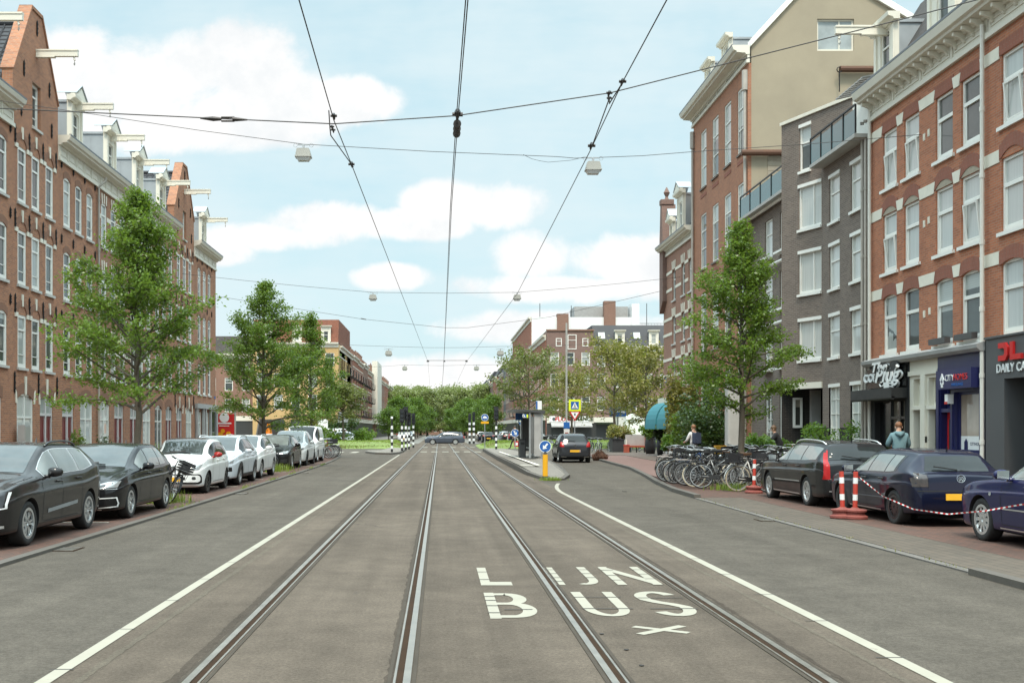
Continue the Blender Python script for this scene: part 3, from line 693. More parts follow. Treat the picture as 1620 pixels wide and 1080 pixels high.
wire('span_wire', [(-14.9,74,10.6),(-5.1,74,9.07),(.4,74,8.5),(1.9,74,8.5),(7.3,74,9.2),(14.2,68.9,10.4)], .012, 'span wire with a small black insulator above the left trees', group=SP)
wire('span_wire', [(-16,96,9.6),(-4,96,8.9),(5,96,8.9),(16,100,9.6)], .013, 'span wire carrying the third pair of hanging street lamps', group=SP, sag=.1)
wire('span_wire', [(-15,166,11),(-4,128,9.2),(4.3,128,9.2),(15,152,11)], .014, 'faint far span wire between the corner buildings', group=SP, sag=.1)
mb = MB(); mb.tube([zc(675,570), zc(740,570)], .014, 6); clamp(mb, zc(677,572), 1.5); clamp(mb, zc(738,572), 1.5); clamp(mb, zc(703,572), 1.2)
tag(mb.build('wire_spreader', M['wire']), 'black spreader bar joining the three wires far down the street', 'spreader bar')
mb = MB(); mb.tube([(-5.25,74,9.12),(-4.9,74,9.05)], .035, 6); tag(mb.build('insulator', M['wire']), 'small black insulator on the span wire over the left trees', 'insulator')
t = thing('street_lamp', '', 'street lamp', group='street lamps hanging from span wires')
mb = MB(); prof = [(-.20,.0),(.20,.0),(.215,.06),(.18,.20),(.15,.22),(-.15,.22),(-.18,.20),(-.215,.06)]
mb.prism(prof, 'xz', -.15, .15); mb.box(-.235,.235,-.17,.17,-.025,.012); mb.build('lamp_housing', M['lampgrey'], t, (0,0,-.36))
mb = MB(); i = [(-.21,-.15,-.025),(.21,-.15,-.025),(.21,.15,-.025),(-.21,.15,-.025)]; j = [(-.15,-.10,-.13),(.15,-.10,-.13),(.15,.10,-.13),(-.15,.10,-.13)]
for k in range(4): mb.face([j[k], j[(k+1)%4], i[(k+1)%4], i[k]])
mb.face(j[::-1]); mb.build('lamp_glass', M['lampglass'], t, (0,0,-.36))
mb = MB(); mb.box(-.16,.16,-.02,.02,-.03,.0); mb.box(-.03,.03,-.03,.03,-.15,-.02)
for sx in (-.23,.23): mb.tube([(sx+.055*math.cos(R(a)),0,-.03+.055*math.sin(R(a))) for a in range(0,361,30)], .006, 5)
mb.build('hanger', M['steel'], t)
LL = [(-3.93,32,9.92,'hanging street lamp left of the centre wires, the largest on that side'),(4.45,32,9.54,'hanging street lamp beside the right contact wire, the largest on that side'),
      (-3.84,64,9.62,'hanging street lamp left of centre on the second lamp wire'),(4.5,64,9.62,'hanging street lamp touching the right contact wire on the second lamp wire'),
      (-4.4,96,8.72,'small hanging street lamp at left on the third lamp wire'),(5.3,96,8.72,'small hanging street lamp at right on the third lamp wire'),
      (-4.0,128,9.2,'tiny hanging street lamp at left on the far span wire'),(4.3,128,9.2,'tiny hanging street lamp at right on the far span wire')]
for k, (x, y, z, lb) in enumerate(LL):
    o = t if k == 0 else dup(t, (x, y, z)); o.location = (x, y, z); o['label'] = lb; o.scale = (1.0,)*3 if y < 90 else (1.35,)*3
# ------------------------------------------------------------------ building kit
# local axes of a facade: x along it, y into the house, z up; the street side is y < 0
MC = {}
def cached(key, fn):
    if key not in MC: MC[key] = fn()
    return MC[key]
def arc_z(x, x0, x1, z1, rise):
    """height of a segmental arch whose crown is z1 and whose springing is z1-rise"""
    h = (x1-x0)/2; rad = (h*h+rise*rise)/(2*rise); cx = (x0+x1)/2
    return z1 - rad + math.sqrt(max(0, rad*rad-(x-cx)**2))
def wall_front(mb, W, z0, z1, ops, y=0.0, depth=.16, x0=0.0, mi=0):
    """front wall W wide with openings (x0,x1,z0,z1,rise); real reveals"""
    xs = sorted({x0, x0+W} | {o[0] for o in ops} | {o[1] for o in ops}); zs = sorted({z0, z1} | {o[2] for o in ops} | {o[3] for o in ops})
    xs = [x for x in xs if x0-1e-6 <= x <= x0+W+1e-6]; zs = [z for z in zs if z0-1e-6 <= z <= z1+1e-6]
    for i in range(len(xs)-1):
        run = None
        for j in range(len(zs)-1):
            mx, mz = (xs[i]+xs[i+1])/2, (zs[j]+zs[j+1])/2
            if any(o[0] < mx < o[1] and o[2] < mz < o[3] for o in ops):
                if run is not None: mb.face([(xs[i],y,run),(xs[i+1],y,run),(xs[i+1],y,zs[j]),(xs[i],y,zs[j])], mi); run = None
            elif run is None: run = zs[j]
        if run is not None: mb.face([(xs[i],y,run),(xs[i+1],y,run),(xs[i+1],y,zs[-1]),(xs[i],y,zs[-1])], mi)
    for o in ops:
        a, b, c_, d_ = o[:4]; rise = o[4] if len(o) > 4 else 0
        mb.face([(a,y,c_),(a,y,d_-rise),(a,y+depth,d_-rise),(a,y+depth,c_)], mi)
        mb.face([(b,y,d_-rise),(b,y,c_),(b,y+depth,c_),(b,y+depth,d_-rise)], mi)
        mb.face([(a,y,c_),(a,y+depth,c_),(b,y+depth,c_),(b,y,c_)], mi)
        if rise <= 0: mb.face([(a,y,d_),(b,y,d_),(b,y+depth,d_),(a,y+depth,d_)], mi)
        else:
            n = 8
            for k in range(n):
                p, q = a+(b-a)*k/n, a+(b-a)*(k+1)/n
                zp, zq = arc_z(p, a, b, d_, rise), arc_z(q, a, b, d_, rise)
                if k < n//2 or True: mb.face([(p,y,zp),(q,y,zq),(q,y,d_),(p,y,d_)], mi)
                mb.face([(p,y,zp),(p,y+depth,zp),(q,y+depth,zq),(q,y,zq)], mi)
def arch_band(mb, x0, x1, z1, rise, thick, y0=-.012, y1=.03, mi=0, ext=.06):
    """brick arch over an opening; rise 0 gives a flat arch"""
    n = 10; a, b = x0-ext, x1+ext
    low = lambda x: arc_z(min(max(x, x0), x1), x0, x1, z1, rise) if rise > 0 else z1
    P = []
    for k in range(n+1):
        x = a+(b-a)*k/n; P.append((x, low(x)-.0))
    for k in range(n):
        (p, zp), (q, zq) = P[k], P[k+1]
        mb.face([(p,y0,zp),(q,y0,zq),(q,y0,zq+thick),(p,y0,zp+thick)], mi)
        mb.face([(p,y0,zp+thick),(q,y0,zq+thick),(q,y1,zq+thick),(p,y1,zp+thick)], mi)
        mb.face([(p,y0,zp),(p,y1,zp),(q,y1,zq),(q,y0,zq)], mi)
    for (p, zp) in (P[0], P[-1]): mb.face([(p,y0,zp),(p,y0,zp+thick),(p,y1,zp+thick),(p,y1,zp)], mi)
def frame_mesh(w_, h, style):
    mb = MB(); t = .105 if style == 'left' else .075; y0, y1 = .0, .09
    if style == 'thin': t = .06
    mb.box(-w_/2-.006, -w_/2+t, y0, y1, 0, h); mb.box(w_/2-t, w_/2+.006, y0, y1, 0, h)
    mb.box(-w_/2+t, w_/2-t, y0, y1, h-t, h+.004); mb.box(-w_/2+t, w_/2-t, y0, y1, -.004, t*1.3)
    if style == 'left':            # tall casement: top light, lower bar
        mb.box(-w_/2+t, w_/2-t, y0+.006, y1, h*.70, h*.70+.07); mb.box(-w_/2+t, w_/2-t, y0+.02, y1-.01, h*.24, h*.24+.03)
        mb.box(-w_/2+t, -w_/2+t+.04, y0+.02, y1, t*1.3, h*.70); mb.box(w_/2-t-.04, w_/2-t, y0+.02, y1, t*1.3, h*.70)
    elif style == 'right':         # sash: deep upper light, lower sash set in
        z = h*.60; mb.box(-w_/2+t, w_/2-t, y0-.01, y1, z, z+.10)
        mb.box(-w_/2+t, -w_/2+t+.07, y0+.03, y1, t*1.3, z); mb.box(w_/2-t-.07, w_/2-t, y0+.03, y1, t*1.3, z); mb.box(-w_/2+t+.07, w_/2-t-.07, y0+.03, y1, t*1.3, t*1.3+.07)
    elif style == 'pair':
        mb.box(-.045, .045, y0+.006, y1, t*1.3, h-t); mb.box(-w_/2+t, -.045, y0+.012, y1, h*.68, h*.68+.06); mb.box(.045, w_/2-t, y0+.012, y1, h*.68, h*.68+.06)
    elif style == 'wide':
        mb.box(w_*.10, w_*.10+.05, y0+.006, y1, t*1.3, h-t)
    elif style == 'cross':
        mb.box(-.03, .03, y0+.006, y1, t*1.3, h-t)
        for k in (.25, .5, .75): mb.box(-w_/2+t, w_/2-t, y0+.012, y1-.01, h*k, h*k+.025)
    elif style == 'tall':
        for k in (.36, .68): mb.box(-w_/2+t, w_/2-t, y0+.006, y1, h*k, h*k+.055)
        mb.box(-w_/2+t+.18*w_, -w_/2+t+.18*w_+.03, y0+.012, y1-.01, t*1.3, h-t)
    elif style == 'gothic':
        mb.box(-w_/2+t, w_/2-t, y0+.006, y1, h*.66, h*.66+.06)
    elif style == 'shop': pass
    elif style == 'thin':
        mb.box(-w_/2+t, w_/2-t, y0+.006, y1, h*.6, h*.6+.05)
    return mb
def pane_mesh(w_, h, y=.045):
    mb = MB(); mb.face([(-w_/2+.03,y,.03),(w_/2-.03,y,.03),(w_/2-.03,y,h-.03),(-w_/2+.03,y,h-.03)]); return mb
def window(parent, x, z, w_, h, style, pm='glassL', fm='white', y=.06, sill='stone', sillw=.07, tilt=False, rz=0.0, name='window'):
    k = (round(w_, 3), round(h, 3), style, fm)
    f = link(name, cached(('wf',)+k, lambda: frame_mesh(w_, h, style).mesh('window_frame', M[fm])), parent, (x, y, z), (0, 0, rz) if rz else None)
    link('pane', cached(('wp',)+k+(pm,), lambda: pane_mesh(w_, h).mesh('pane', M[pm])), f)
    if sill:
        def sm():
            mb = MB(); mb.box(-w_/2-sillw, w_/2+sillw, -y-.075, .06, -.10, -.006); return mb.mesh('sill', M[sill])
        link('sill', cached(('ws',)+k+(sill, sillw, round(y, 3)), sm), f)
    if tilt:
        def tm():
            mb = MB(); hh = h*.60-.12; ww = w_-.26; a = R(-6); c_, s_ = math.cos(a), math.sin(a)
            def bx(x0, x1, y0, y1, z0, z1):
                i = len(mb.v); mb.box(x0, x1, y0, y1, z0, z1)
                for q in range(i, len(mb.v)):
                    X, Y, Z = mb.v[q]; mb.v[q] = (X, .05 - (Y*c_ - Z*s_)*1 + .0, .11 + Y*s_ + Z*c_)
            bx(-ww/2, -ww/2+.05, 0, .04, 0, hh); bx(ww/2-.05, ww/2, 0, .04, 0, hh); bx(-ww/2+.05, ww/2-.05, 0, .04, 0, .05); bx(-ww/2+.05, ww/2-.05, 0, .04, hh-.05, hh)
            return mb.mesh('tilted_sash', M[fm])
        link('tilted_sash', cached(('wt',)+k, tm), f)
    return f
def door(parent, x, z, w_, h, leaf='door_red', fm='door_frame', y=.09, trans=.72, two=True):
    def fm_():
        mb = MB(); t = .09; zt = h*trans
        mb.box(-w_/2-.006,-w_/2+t,0,.1,0,h); mb.box(w_/2-t,w_/2+.006,0,.1,0,h); mb.box(-w_/2+t,w_/2-t,0,.1,h-t,h+.004); mb.box(-w_/2+t,w_/2-t,-.004,.1,zt,zt+.1)
        if two: mb.box(-.06,.06,-.004,.1,0,zt); mb.box(-.06,.06,-.004,.1,zt+.1,h-t)
        return mb.mesh('door_frame', M[fm])
    k = (round(w_,3), round(h,3), leaf, fm, two, trans)
    f = link('door', cached(('df',)+k, fm_), parent, (x, y, z))
    def lf():
        mb = MB(); zt = h*trans; spans = [(-w_/2+.09,-.06),(.06,w_/2-.09)] if two else [(-w_/2+.09,w_/2-.09)]
        for a, b in spans:
            mb.box(a+.002,b-.002,.05,.09,.02,zt-.002)
            for (za, zb) in ((.15,zt*.42),(zt*.5,zt*.94)):
                mb.box(a+.1,a+.125,.038,.05,za,zb); mb.box(b-.125,b-.1,.038,.05,za,zb); mb.box(a+.125,b-.125,.038,.05,za,za+.025); mb.box(a+.125,b-.125,.038,.05,zb-.025,zb)
        return mb.mesh('door_leaf', M[leaf])
    link('door_leaf', cached(('dl',)+k, lf), f)
    def pn():
        mb = MB(); zt = h*trans; mb.face([(-w_/2+.05,.06,zt+.05),(w_/2-.05,.06,zt+.05),(w_/2-.05,.06,h-.05),(-w_/2+.05,.06,h-.05)]); return mb.mesh('pane', M['glassL'])
    link('pane', cached(('dp',)+k, pn), f)
    def hn():
        mb = MB(); zt = h*trans
        for sx in ((-.16,.16) if two else (w_/2-.18,)):
            mb.tube([(sx,.05,1.02),(sx,.0,1.02),(sx+.0,.0,1.14)], .012, 6); mb.box(sx-.1,sx+.1,.03,.05,.80,.85)
        return mb.mesh('handle', M['steel'])
    link('handle', cached(('dh',)+k, hn), f)
    return f
def anchor(parent, x, z, h=.55):
    def am():
        mb = MB(); mb.box(-.022,.022,-.05,.01,-h/2,h/2)
        for zz in (-h*.32, 0, h*.32): mb.tube([(-.075,-.03,zz+.02),(-.03,-.045,zz-.02),(0,-.05,zz+.03),(.03,-.045,zz-.02),(.075,-.03,zz+.02)], .016, 5)
        mb.tube([(0,-.03,-h/2-.07),(0,-.03,-h/2+.02)], [.004,.03], 5); mb.tube([(0,-.03,h/2-.02),(0,-.03,h/2+.07)], [.03,.004], 5)
        return mb.mesh('wall_anchor', M['iron'])
    return link('wall_anchor', cached(('anc', h), am), parent, (x, 0, z))
def cornice(parent, x0, x1, z0, frieze, gut=.42, proj=.48, fm='cream', panels=4, brackets=0, endcap=True):
    """white frieze with panels, then a stepped projecting gutter"""
    mb = MB(); zf = z0+frieze
    mb.box(x0, x1, -.10, .05, z0-.02, z0+.12); mb.box(x0+.02, x1-.02, -.05, .05, z0+.12, zf)
    n = panels; wd = (x1-x0)/n
    for k in range(n):
        a, b = x0+wd*k+.14, x0+wd*(k+1)-.14; za, zb = z0+.22, zf-.10
        for (p, q, r1, r2) in ((a,b,za,za+.035),(a,b,zb-.035,zb),(a,a+.035,za+.035,zb-.035),(b-.035,b,za+.035,zb-.035)): mb.box(p,q,-.075,-.05,r1,r2)
        mb.box(x0+wd*(k+1)-.05, min(x1-.03, x0+wd*(k+1)+.05), -.085, -.05, z0+.14, zf) if k < n-1 else None
    f = mb.build('frieze', M[fm], parent)
    mb = MB(); prof = [(.05,zf),(-.12,zf),(-.16,zf+.07),(-proj*.72,zf+.10),(-proj*.74,zf+.17),(-proj*.9,zf+.2),(-proj,zf+gut-.06),(-proj,zf+gut),(.05,zf+gut)]
    pts = [(y, z) for y, z in prof]; mb.prism(pts, 'yz', x0-.004, x1+.004)
    g = mb.build('gutter', M[fm], parent)
    mb = MB(); mb.box(x0-.002, x1+.002, -proj-.012, -proj+.05, zf+gut-.03, zf+gut+.035); mb.build('gutter_lip', M['zincdark' if fm == 'cream' else 'zinc'], parent)
    if brackets:
        for k in range(brackets):
            xx = x0 + (x1-x0)*(k+.5)/brackets
            def bm_():
                mb = MB(); mb.prism([(-.05,-.20),(-.09,-.20),(-.13,-.13),(-.24,-.07),(-proj*.62,-.02),(-proj*.62,.07),(-.05,.07)], 'yz', -.045, .045); return mb.mesh('bracket', M[fm])
            link('bracket', cached(('brk', proj, fm), bm_), parent, (xx, 0, zf))
    return zf+gut
def hoist_beam(parent, x, z, ln=1.5, y=-.1):
    def hb():
        mb = MB(); mb.box(-.07,.07,-ln,.3,-.10,.10); mb.box(-.095,.095,-ln-.004,.3,.10,.155); mb.box(-.085,.085,-ln*.45,.3,-.14,-.10)
        mb.tube([(0,-ln+.16,-.10),(0,-ln+.14,-.2),(0,-ln+.12,-.24)], .035, 8); return mb.mesh('hoist_beam', M['cream'])
    o = link('hoist_beam', cached(('hb', ln), hb), parent, (x, y, z))
    def hk():
        mb = MB(); mb.tube([(0,-ln+.14,-.22),(0,-ln+.14,-.30)], .012, 6)
        mb.tube([(.0+.055*math.sin(R(a)), -ln+.14, -.36+.055*math.cos(R(a))) for a in range(0, 271, 30)], .016, 6); return mb.mesh('hook', M['lampgrey'])
    link('hook', cached(('hk', ln), hk), o); return o
def dormer(parent, x, z, w_=1.5, h=2.0, dep=1.7, y=.15, ped=True, beam=True, wh=1.35):
    """white fronted dormer with zinc cheeks, pediment and hoist beam"""
    mb = MB(); hw = w_/2
    ops = [(-.34,.34,.28,.28+wh,0)]
    wall_front(mb, w_, 0, h, ops, 0, .12, -hw); mb.box(-hw,-hw+.16,-.05,-.002,0,h-.15); mb.box(hw-.16,hw,-.05,-.002,0,h-.15)
    mb.box(-hw-.0,-hw+.10,.002,.14,0,h-.002); mb.box(hw-.10,hw,.002,.14,0,h-.002)
    d_ = mb.build('dormer', M['cream'], parent, (x, y, z))
    mb = MB(); mb.box(-hw+.02,hw-.02,.14,dep,0,h-.12); 
    for k in range(1, 3): mb.box(-hw+.008,-hw+.02,.14+(dep-.14)*k/3-.012,.14+(dep-.14)*k/3+.012,0,h-.12); mb.box(hw-.02,hw-.008,.14+(dep-.14)*k/3-.012,.14+(dep-.14)*k/3+.012,0,h-.12)
    mb.box(-hw-.03,hw+.03,.14,dep+.06,h-.12,h-.02); mb.build('dormer_cheek', M['zinc'], d_)
    mb = MB(); mb.prism([(.1,h-.06),(-.08,h-.06),(-.12,h),(-.26,h+.05),(-.28,h+.17),(.1,h+.17)], 'yz', -hw-.16, hw+.16)
    if ped: mb.prism([(-hw+.05,h+.17),(hw-.05,h+.17),(hw-.12,h+.24),(.0,h+.62),(-hw+.12,h+.24)], 'xz', -.24, .1); mb.prism([(-hw-.02,h+.171),(hw+.02,h+.171),(hw+.02,h+.25),(.0,h+.72),(-hw-.02,h+.25)], 'xz', -.18, -.02)
    mb.build('pediment', M['cream'], d_)
    if ped:
        mb = MB(); mb.prism([(-hw-.03,h+.255),(0,h+.73),(hw+.03,h+.255),(hw+.03,h+.285),(0,h+.77),(-hw-.03,h+.285)], 'xz', -.27, .55); mb.build('pediment_roof', M['zinc'], d_)
    window(d_, 0, .28, .68, wh, 'thin', 'glassL', 'white', .05, None, name='dormer_window')
    if beam: hoist_beam(d_, 0, h-.12, 1.45, -.1)
    return d_
def drainpipe(parent, x, z0, z1, m='pipe', y=-.09, bend=.35):
    mb = MB(); mb.tube([(x,y,z0),(x,y,z1-.5)] + ([(x,y,z1-.45),(x+bend*.6,y-.22,z1-.15),(x+bend*.6,y-.24,z1)] if bend else [(x,y,z1)]), .05, 8)
    for k in range(int((z1-z0)//2.2)+1): mb.tube([(x,y,z0+.6+k*2.2),(x,y,z0+.68+k*2.2)], .066, 8)
    return mb.build('drainpipe', M[m], parent, smooth=False)
def shell(mb, W, D, z0, z1, mi=0, front=False, top=True):
    """sides, back and flat top behind a front wall"""
    mb.face([(0,0,z0),(0,0,z1),(0,D,z1),(0,D,z0)][::-1], mi); mb.face([(W,0,z0),(W,D,z0),(W,D,z1),(W,0,z1)], mi); mb.face([(0,D,z0),(0,D,z1),(W,D,z1),(W,D,z0)], mi)
    if front: mb.face([(0,0,z0),(W,0,z0),(W,0,z1),(0,0,z1)], mi)
def flat_roof(parent, W, D, z, m='bitumen', y0=.0):
    mb = MB(); mb.box(.01, W-.01, y0+.01, D-.01, z-.12, z-.002); return mb.build('roof', M[m], parent)
def facade(side, X, Y):
    """location and turn of a facade's local frame; left: x runs away, right: x runs towards the camera"""
    return ((X, Y, .09), R(90)) if side == 'left' else ((X, Y, .09), R(-90))
def zl(z): return z-.09

# ------------------------------------------------------------------ left row of brown brick houses
LX = -15.0
LG = 'brown brick houses of the left row'
ROWS = [(3.9,5.78),(6.86,8.8),(9.8,11.78)]
def left_house(label, Y0, W, cols, ww, gf, kind, bm='bk_left', keyst='plain', beamz=None, pipe=None):
    loc, rz = facade('left', LX, Y0)
    t = thing('brick_house', label, 'house', loc, rz, LG)
    D = 11.0; top = zl(12.3) if kind != 'gable' else zl(12.3)
    ops = []; rise = .13 if keyst != 'lunette' else 0.0
    for c_ in cols:
        for (a, b) in ROWS: ops.append((c_-ww/2, c_+ww/2, zl(a), zl(b), rise))
    for (k, c_, w_) in gf: ops.append((c_-w_/2, c_+w_/2, .12 if k == 'door' else .12, zl(2.98), .22))
    mb = MB(); wall_front(mb, W, -.06, top, ops); shell(mb, W, D, -.06, top)
    if kind == 'gable':
        zs, za = zl(14.35), zl(17.15); c_ = W/2; hw = .52
        ga = [(.0,top),(W,top),(W,zs),(c_+hw,za),(c_-hw,za),(0,zs)]
        aw = (c_-.42, c_+.42, zl(12.85), zl(14.5))
        # gable wall with the attic window cut out
        L_, R_, B_, T_ = aw
        for pl in ([(0,top),(L_,top),(L_,zs+(za-zs)*(L_/(c_-hw))),(0,zs)], [(R_,top),(W,top),(W,zs),(R_,zs+(za-zs)*((W-R_)/(c_-hw)))],
                   [(L_,top),(R_,top),(R_,B_),(L_,B_)], [(L_,T_),(R_,T_),(R_,zs+(za-zs)*((W-R_)/(c_-hw))),(c_+hw,za),(c_-hw,za),(L_,zs+(za-zs)*(L_/(c_-hw)))]):
            mb.prism(pl, 'xz', 0, .38)
    mb.build('wall', M[bm], t)
    for c_ in cols:
        for (a, b) in ROWS: window(t, c_, zl(a), ww, b-a, 'left', 'glassL', y=.015, sillw=.09)
    ab = MB(); ks = MB()
    for c_ in cols:
        for (a, b) in ROWS:
            ab.cut()
            if keyst == 'lunette':
                x0, x1 = c_-ww/2, c_+ww/2
                n = 10; r0, r1 = ww/2+.0, ww/2+.26
                for k in range(n):
                    a0, a1 = math.pi*k/n, math.pi*(k+1)/n
                    zb = zl(b)+.03
                    P = lambda r, t_, yy: (c_+r*math.cos(t_), yy, zb+r*.78*math.sin(t_))
                    ab.face([P(r0,a1,-.03),P(r0,a0,-.03),P(r1,a0,-.03),P(r1,a1,-.03)]); ab.face([P(r1,a1,-.03),P(r1,a0,-.03),P(r1,a0,.01),P(r1,a1,.01)])
                    ab.face([P(r0,a0,-.03),P(r0,a1,-.03),P(r0,a1,.01),P(r0,a0,.01)])
                ks.cut(); ks.prism([(c_-.055,zl(b)+.31),(c_+.055,zl(b)+.31),(c_+.075,zl(b)+.74),(c_-.075,zl(b)+.74)], 'xz', -.045, .01)
                for s_ in (-1, 1): ks.cut(); ks.box(min(c_+s_*(ww/2+.02), c_+s_*(ww/2+.30)), max(c_+s_*(ww/2+.02), c_+s_*(ww/2+.30)), -.04, .01, zl(b)-.10, zl(b)+.06)
            else:
                arch_band(ab, c_-ww/2, c_+ww/2, zl(b), .13, .26)
                if keyst == 'triple':
                    for dx in (-.30, 0, .30): ks.cut(); ks.prism([(c_+dx*1.0-.055,zl(b)-.02-abs(dx)*.12),(c_+dx+.055,zl(b)-.02-abs(dx)*.12),(c_+dx*1.12+.06,zl(b)+.42-abs(dx)*.1),(c_+dx*1.12-.06,zl(b)+.42-abs(dx)*.1)], 'xz', -.03, .01)
                    
    if keyst == 'triple':
        for (a, b) in ROWS:
            for zz in (a+(b-a)*.62,):
                xs_ = [0] + [v for c_ in cols for v in (c_-ww/2-.02, c_+ww/2+.02)] + [W]
                for k in range(0, len(xs_), 2): ks.cut(); ks.box(xs_[k], xs_[k+1], -.018, .01, zl(zz), zl(zz)+.20)
    for (k, c_, w_) in gf:
        x0, x1 = c_-w_/2, c_+w_/2
        ab.cut(); arch_band(ab, x0, x1, zl(2.98), .22, .40, ext=.14)
        if keyst == 'lunette':
            ks.cut(); ks.prism([(c_-.07,zl(2.98)-.03),(c_+.07,zl(2.98)-.03),(c_+.09,zl(3.6)),(c_-.09,zl(3.6))], 'xz', -.045, .01)
            for s_ in (-1, 1): ks.cut(); ks.prism([(x0-.02,zl(2.62)),(x0-.15,zl(2.62)),(x0-.20,zl(3.12)),(x0-.08,zl(3.0))] if s_ < 0 else [(x1+.02,zl(2.62)),(x1+.15,zl(2.62)),(x1+.20,zl(3.12)),(x1+.08,zl(3.0))], 'xz', -.035, .01)
        if k == 'door': door(t, c_, .12, w_, zl(2.98)-.13, y=.04)
        else: window(t, c_, .12, w_, zl(2.98)-.13, 'pair', 'glassC', y=.02, sill='stone')
    ab.build_each('brick_arch', M['bk_arch'], t)
    if ks.f: ks.build_each('keystone', M['stonewhite'], t)
    # anchors between the windows
    ax_ = [cols[0]-ww/2-.28] + [(cols[k]+cols[k+1])/2 for k in range(len(cols)-1)] + [cols[-1]+ww/2+.28]
    for (a, b) in ROWS:
        for k, xx in enumerate(ax_):
            if keyst == 'lunette': anchor(t, xx, zl(b)+.35, .62)
            elif keyst == 'plain' and .1 < xx < W-.1: anchor(t, xx, zl(b)+.45, .3)
    if keyst == 'lunette':
        for xx in (.12, W/2+.15, W-.15): anchor(t, xx, zl(3.35), .7)
        for xx in (.16, W-.12): anchor(t, xx, zl(16.0-1.2), .4) if False else None
    if kind == 'cornice':
        zt = cornice(t, 0, W, top, .58, .38, .5, panels=5)
        flat_roof(t, W, D, zt)
        dormer(t, W*.5, zt-.10, 1.45, 2.05, 1.9, .12)
    else:
        c_ = W/2
        for s_, (p0, p1) in (('l', ((0,zl(14.35)),(c_-.52,zl(17.15)))), ('r', ((W,zl(14.35)),(c_+.52,zl(17.15))))):
            mb = MB(); d_ = .05 if s_ == 'r' else -.05
            mb.prism([p0,(p0[0]+d_,p0[1]+.04),(p1[0]+d_,p1[1]+.09),p1], 'xz', -.05, .44); mb.build('coping', M['bk_left'], t)
        mb = MB(); mb.box(c_-.56,c_+.56,-.05,.44,zl(17.15),zl(17.27)); mb.build('coping', M['bk_left'], t)
        window(t, c_, zl(12.85), .84, 1.65, 'left', 'glassL', y=.12)
        hoist_beam(t, c_, zl(15.65), 1.55, .0)
        for (xx, zz) in ((.75,13.2),(W-.75,13.2),(1.0,14.7),(W-1.0,14.7),(c_,16.6)): anchor(t, xx, zl(zz), .5)
        # tiled roof behind the gable, ridge running away from the street
        mb = MB(); zs, za = zl(13.9), zl(16.75); nr = 14
        for s_ in (-1, 1):
            xe = c_+s_*(W/2-.02)
            for k in range(nr):
                t0, t1 = k/nr, (k+1)/nr; e = .05
                A = (xe+(c_-xe)*t0, zs+(za-zs)*t0+e); B = (xe+(c_-xe)*t1, zs+(za-zs)*t1)
                mb.face([(A[0],.39,A[1]),(A[0],D,A[1]),(B[0],D,B[1]),(B[0],.39,B[1])]); mb.face([(B[0],.39,B[1]),(B[0],D,B[1]),(B[0],D,B[1]+e),(B[0],.39,B[1]+e)])
            for q in range(30): mb.tube([(xe,.5+q*.33,zs+.05),(c_,.5+q*.33,za+.06)], .035, 4, cap=False)
            mb.face([(xe,D-.1,zl(12.28)),(xe,.4,zl(12.28)),(xe,.4,zs+.02),(xe,D-.1,zs+.02)])
        mb.tube([(c_,.39,za+.05),(c_,D,za+.05)], .11, 8); mb.build('roof', M['tileroof'], t)
    if pipe is not None: drainpipe(t, pipe, .0, zl(12.75), 'pipe')
    return t
c3 = lambda W, w_=1.46: (W/2-w_, W/2, W/2+w_)
G1 = [('window',1.0,1.45),('door',3.35,1.45)]; 
left_house('brown brick house at the left picture edge with white cornice beside the near gable', 33.2, 5.7, (1.1,2.9,4.75), .80, [('door',1.2,1.35),('window',3.9,1.5)], 'cornice')
left_house('brown brick house with steep stepped near gable, white hoist beam and iron anchors', 38.9, 4.6, (.85,2.2,3.65), .80, [('window',1.15,1.55),('door',3.35,1.4)], 'gable', keyst='lunette')
left_house('brown brick house with zinc dormer just right of the near gable', 43.5, 5.1, (1.05,2.5,3.95), .80, [('door',1.2,1.4),('window',3.5,1.6)], 'cornice', pipe=4.95)
left_house('brown brick house with white keystones beyond the bent grey drainpipe', 48.6, 4.7, (.85,2.3,3.75), .80, [('window',.95,1.4),('door',3.2,1.5)], 'cornice', 'bk_left2', 'triple')
left_house('brown brick house with keystones and the third dormer from the near gable', 53.3, 4.65, (.85,2.3,3.75), .80, [('door',1.1,1.5),('window',3.4,1.5)], 'cornice', 'bk_left2', 'triple')
left_house('brown brick house with dormer tucked just before the far gable', 57.95, 4.65, (.85,2.3,3.75), .80, [('window',1.1,1.5),('door',3.4,1.4)], 'cornice')
left_house('brown brick house with the far gable and black tiled roof behind it', 62.6, 5.0, (1.05,2.5,3.95), .80, [('door',1.2,1.4),('window',3.6,1.5)], 'gable', keyst='lunette')
endh = left_house('brown brick corner house ending the left row above a grey stone shopfront', 67.6, 6.6, (1.5,3.0,4.5), .80, [('window',1.3,1.4),('window',3.6,1.4)], 'cornice')
mb = MB()
for a, b in ((.3,.55),(2.1,2.35),(2.75,3.0),(4.35,4.6),(6.3,6.6)): mb.box(a, b, -.16, -.03, -.05, zl(3.0))
mb.box(.2, 6.62, -.2, -.03, zl(3.0), zl(3.3)); mb.box(4.6,6.3,-.05,-.02,-.05,.5); mb.build('stone_shopfront', M['greystone'], endh)
window(endh, 5.45, .5, 1.6, 2.35, 'shop', 'glassS', 'greystone', -.12, None, name='shop_window')
mb = MB(); mb.box(6.0,6.4,-.03,-.005,zl(3.75),zl(3.9)); mb.build('street_name_plate', M['signblue'], endh)
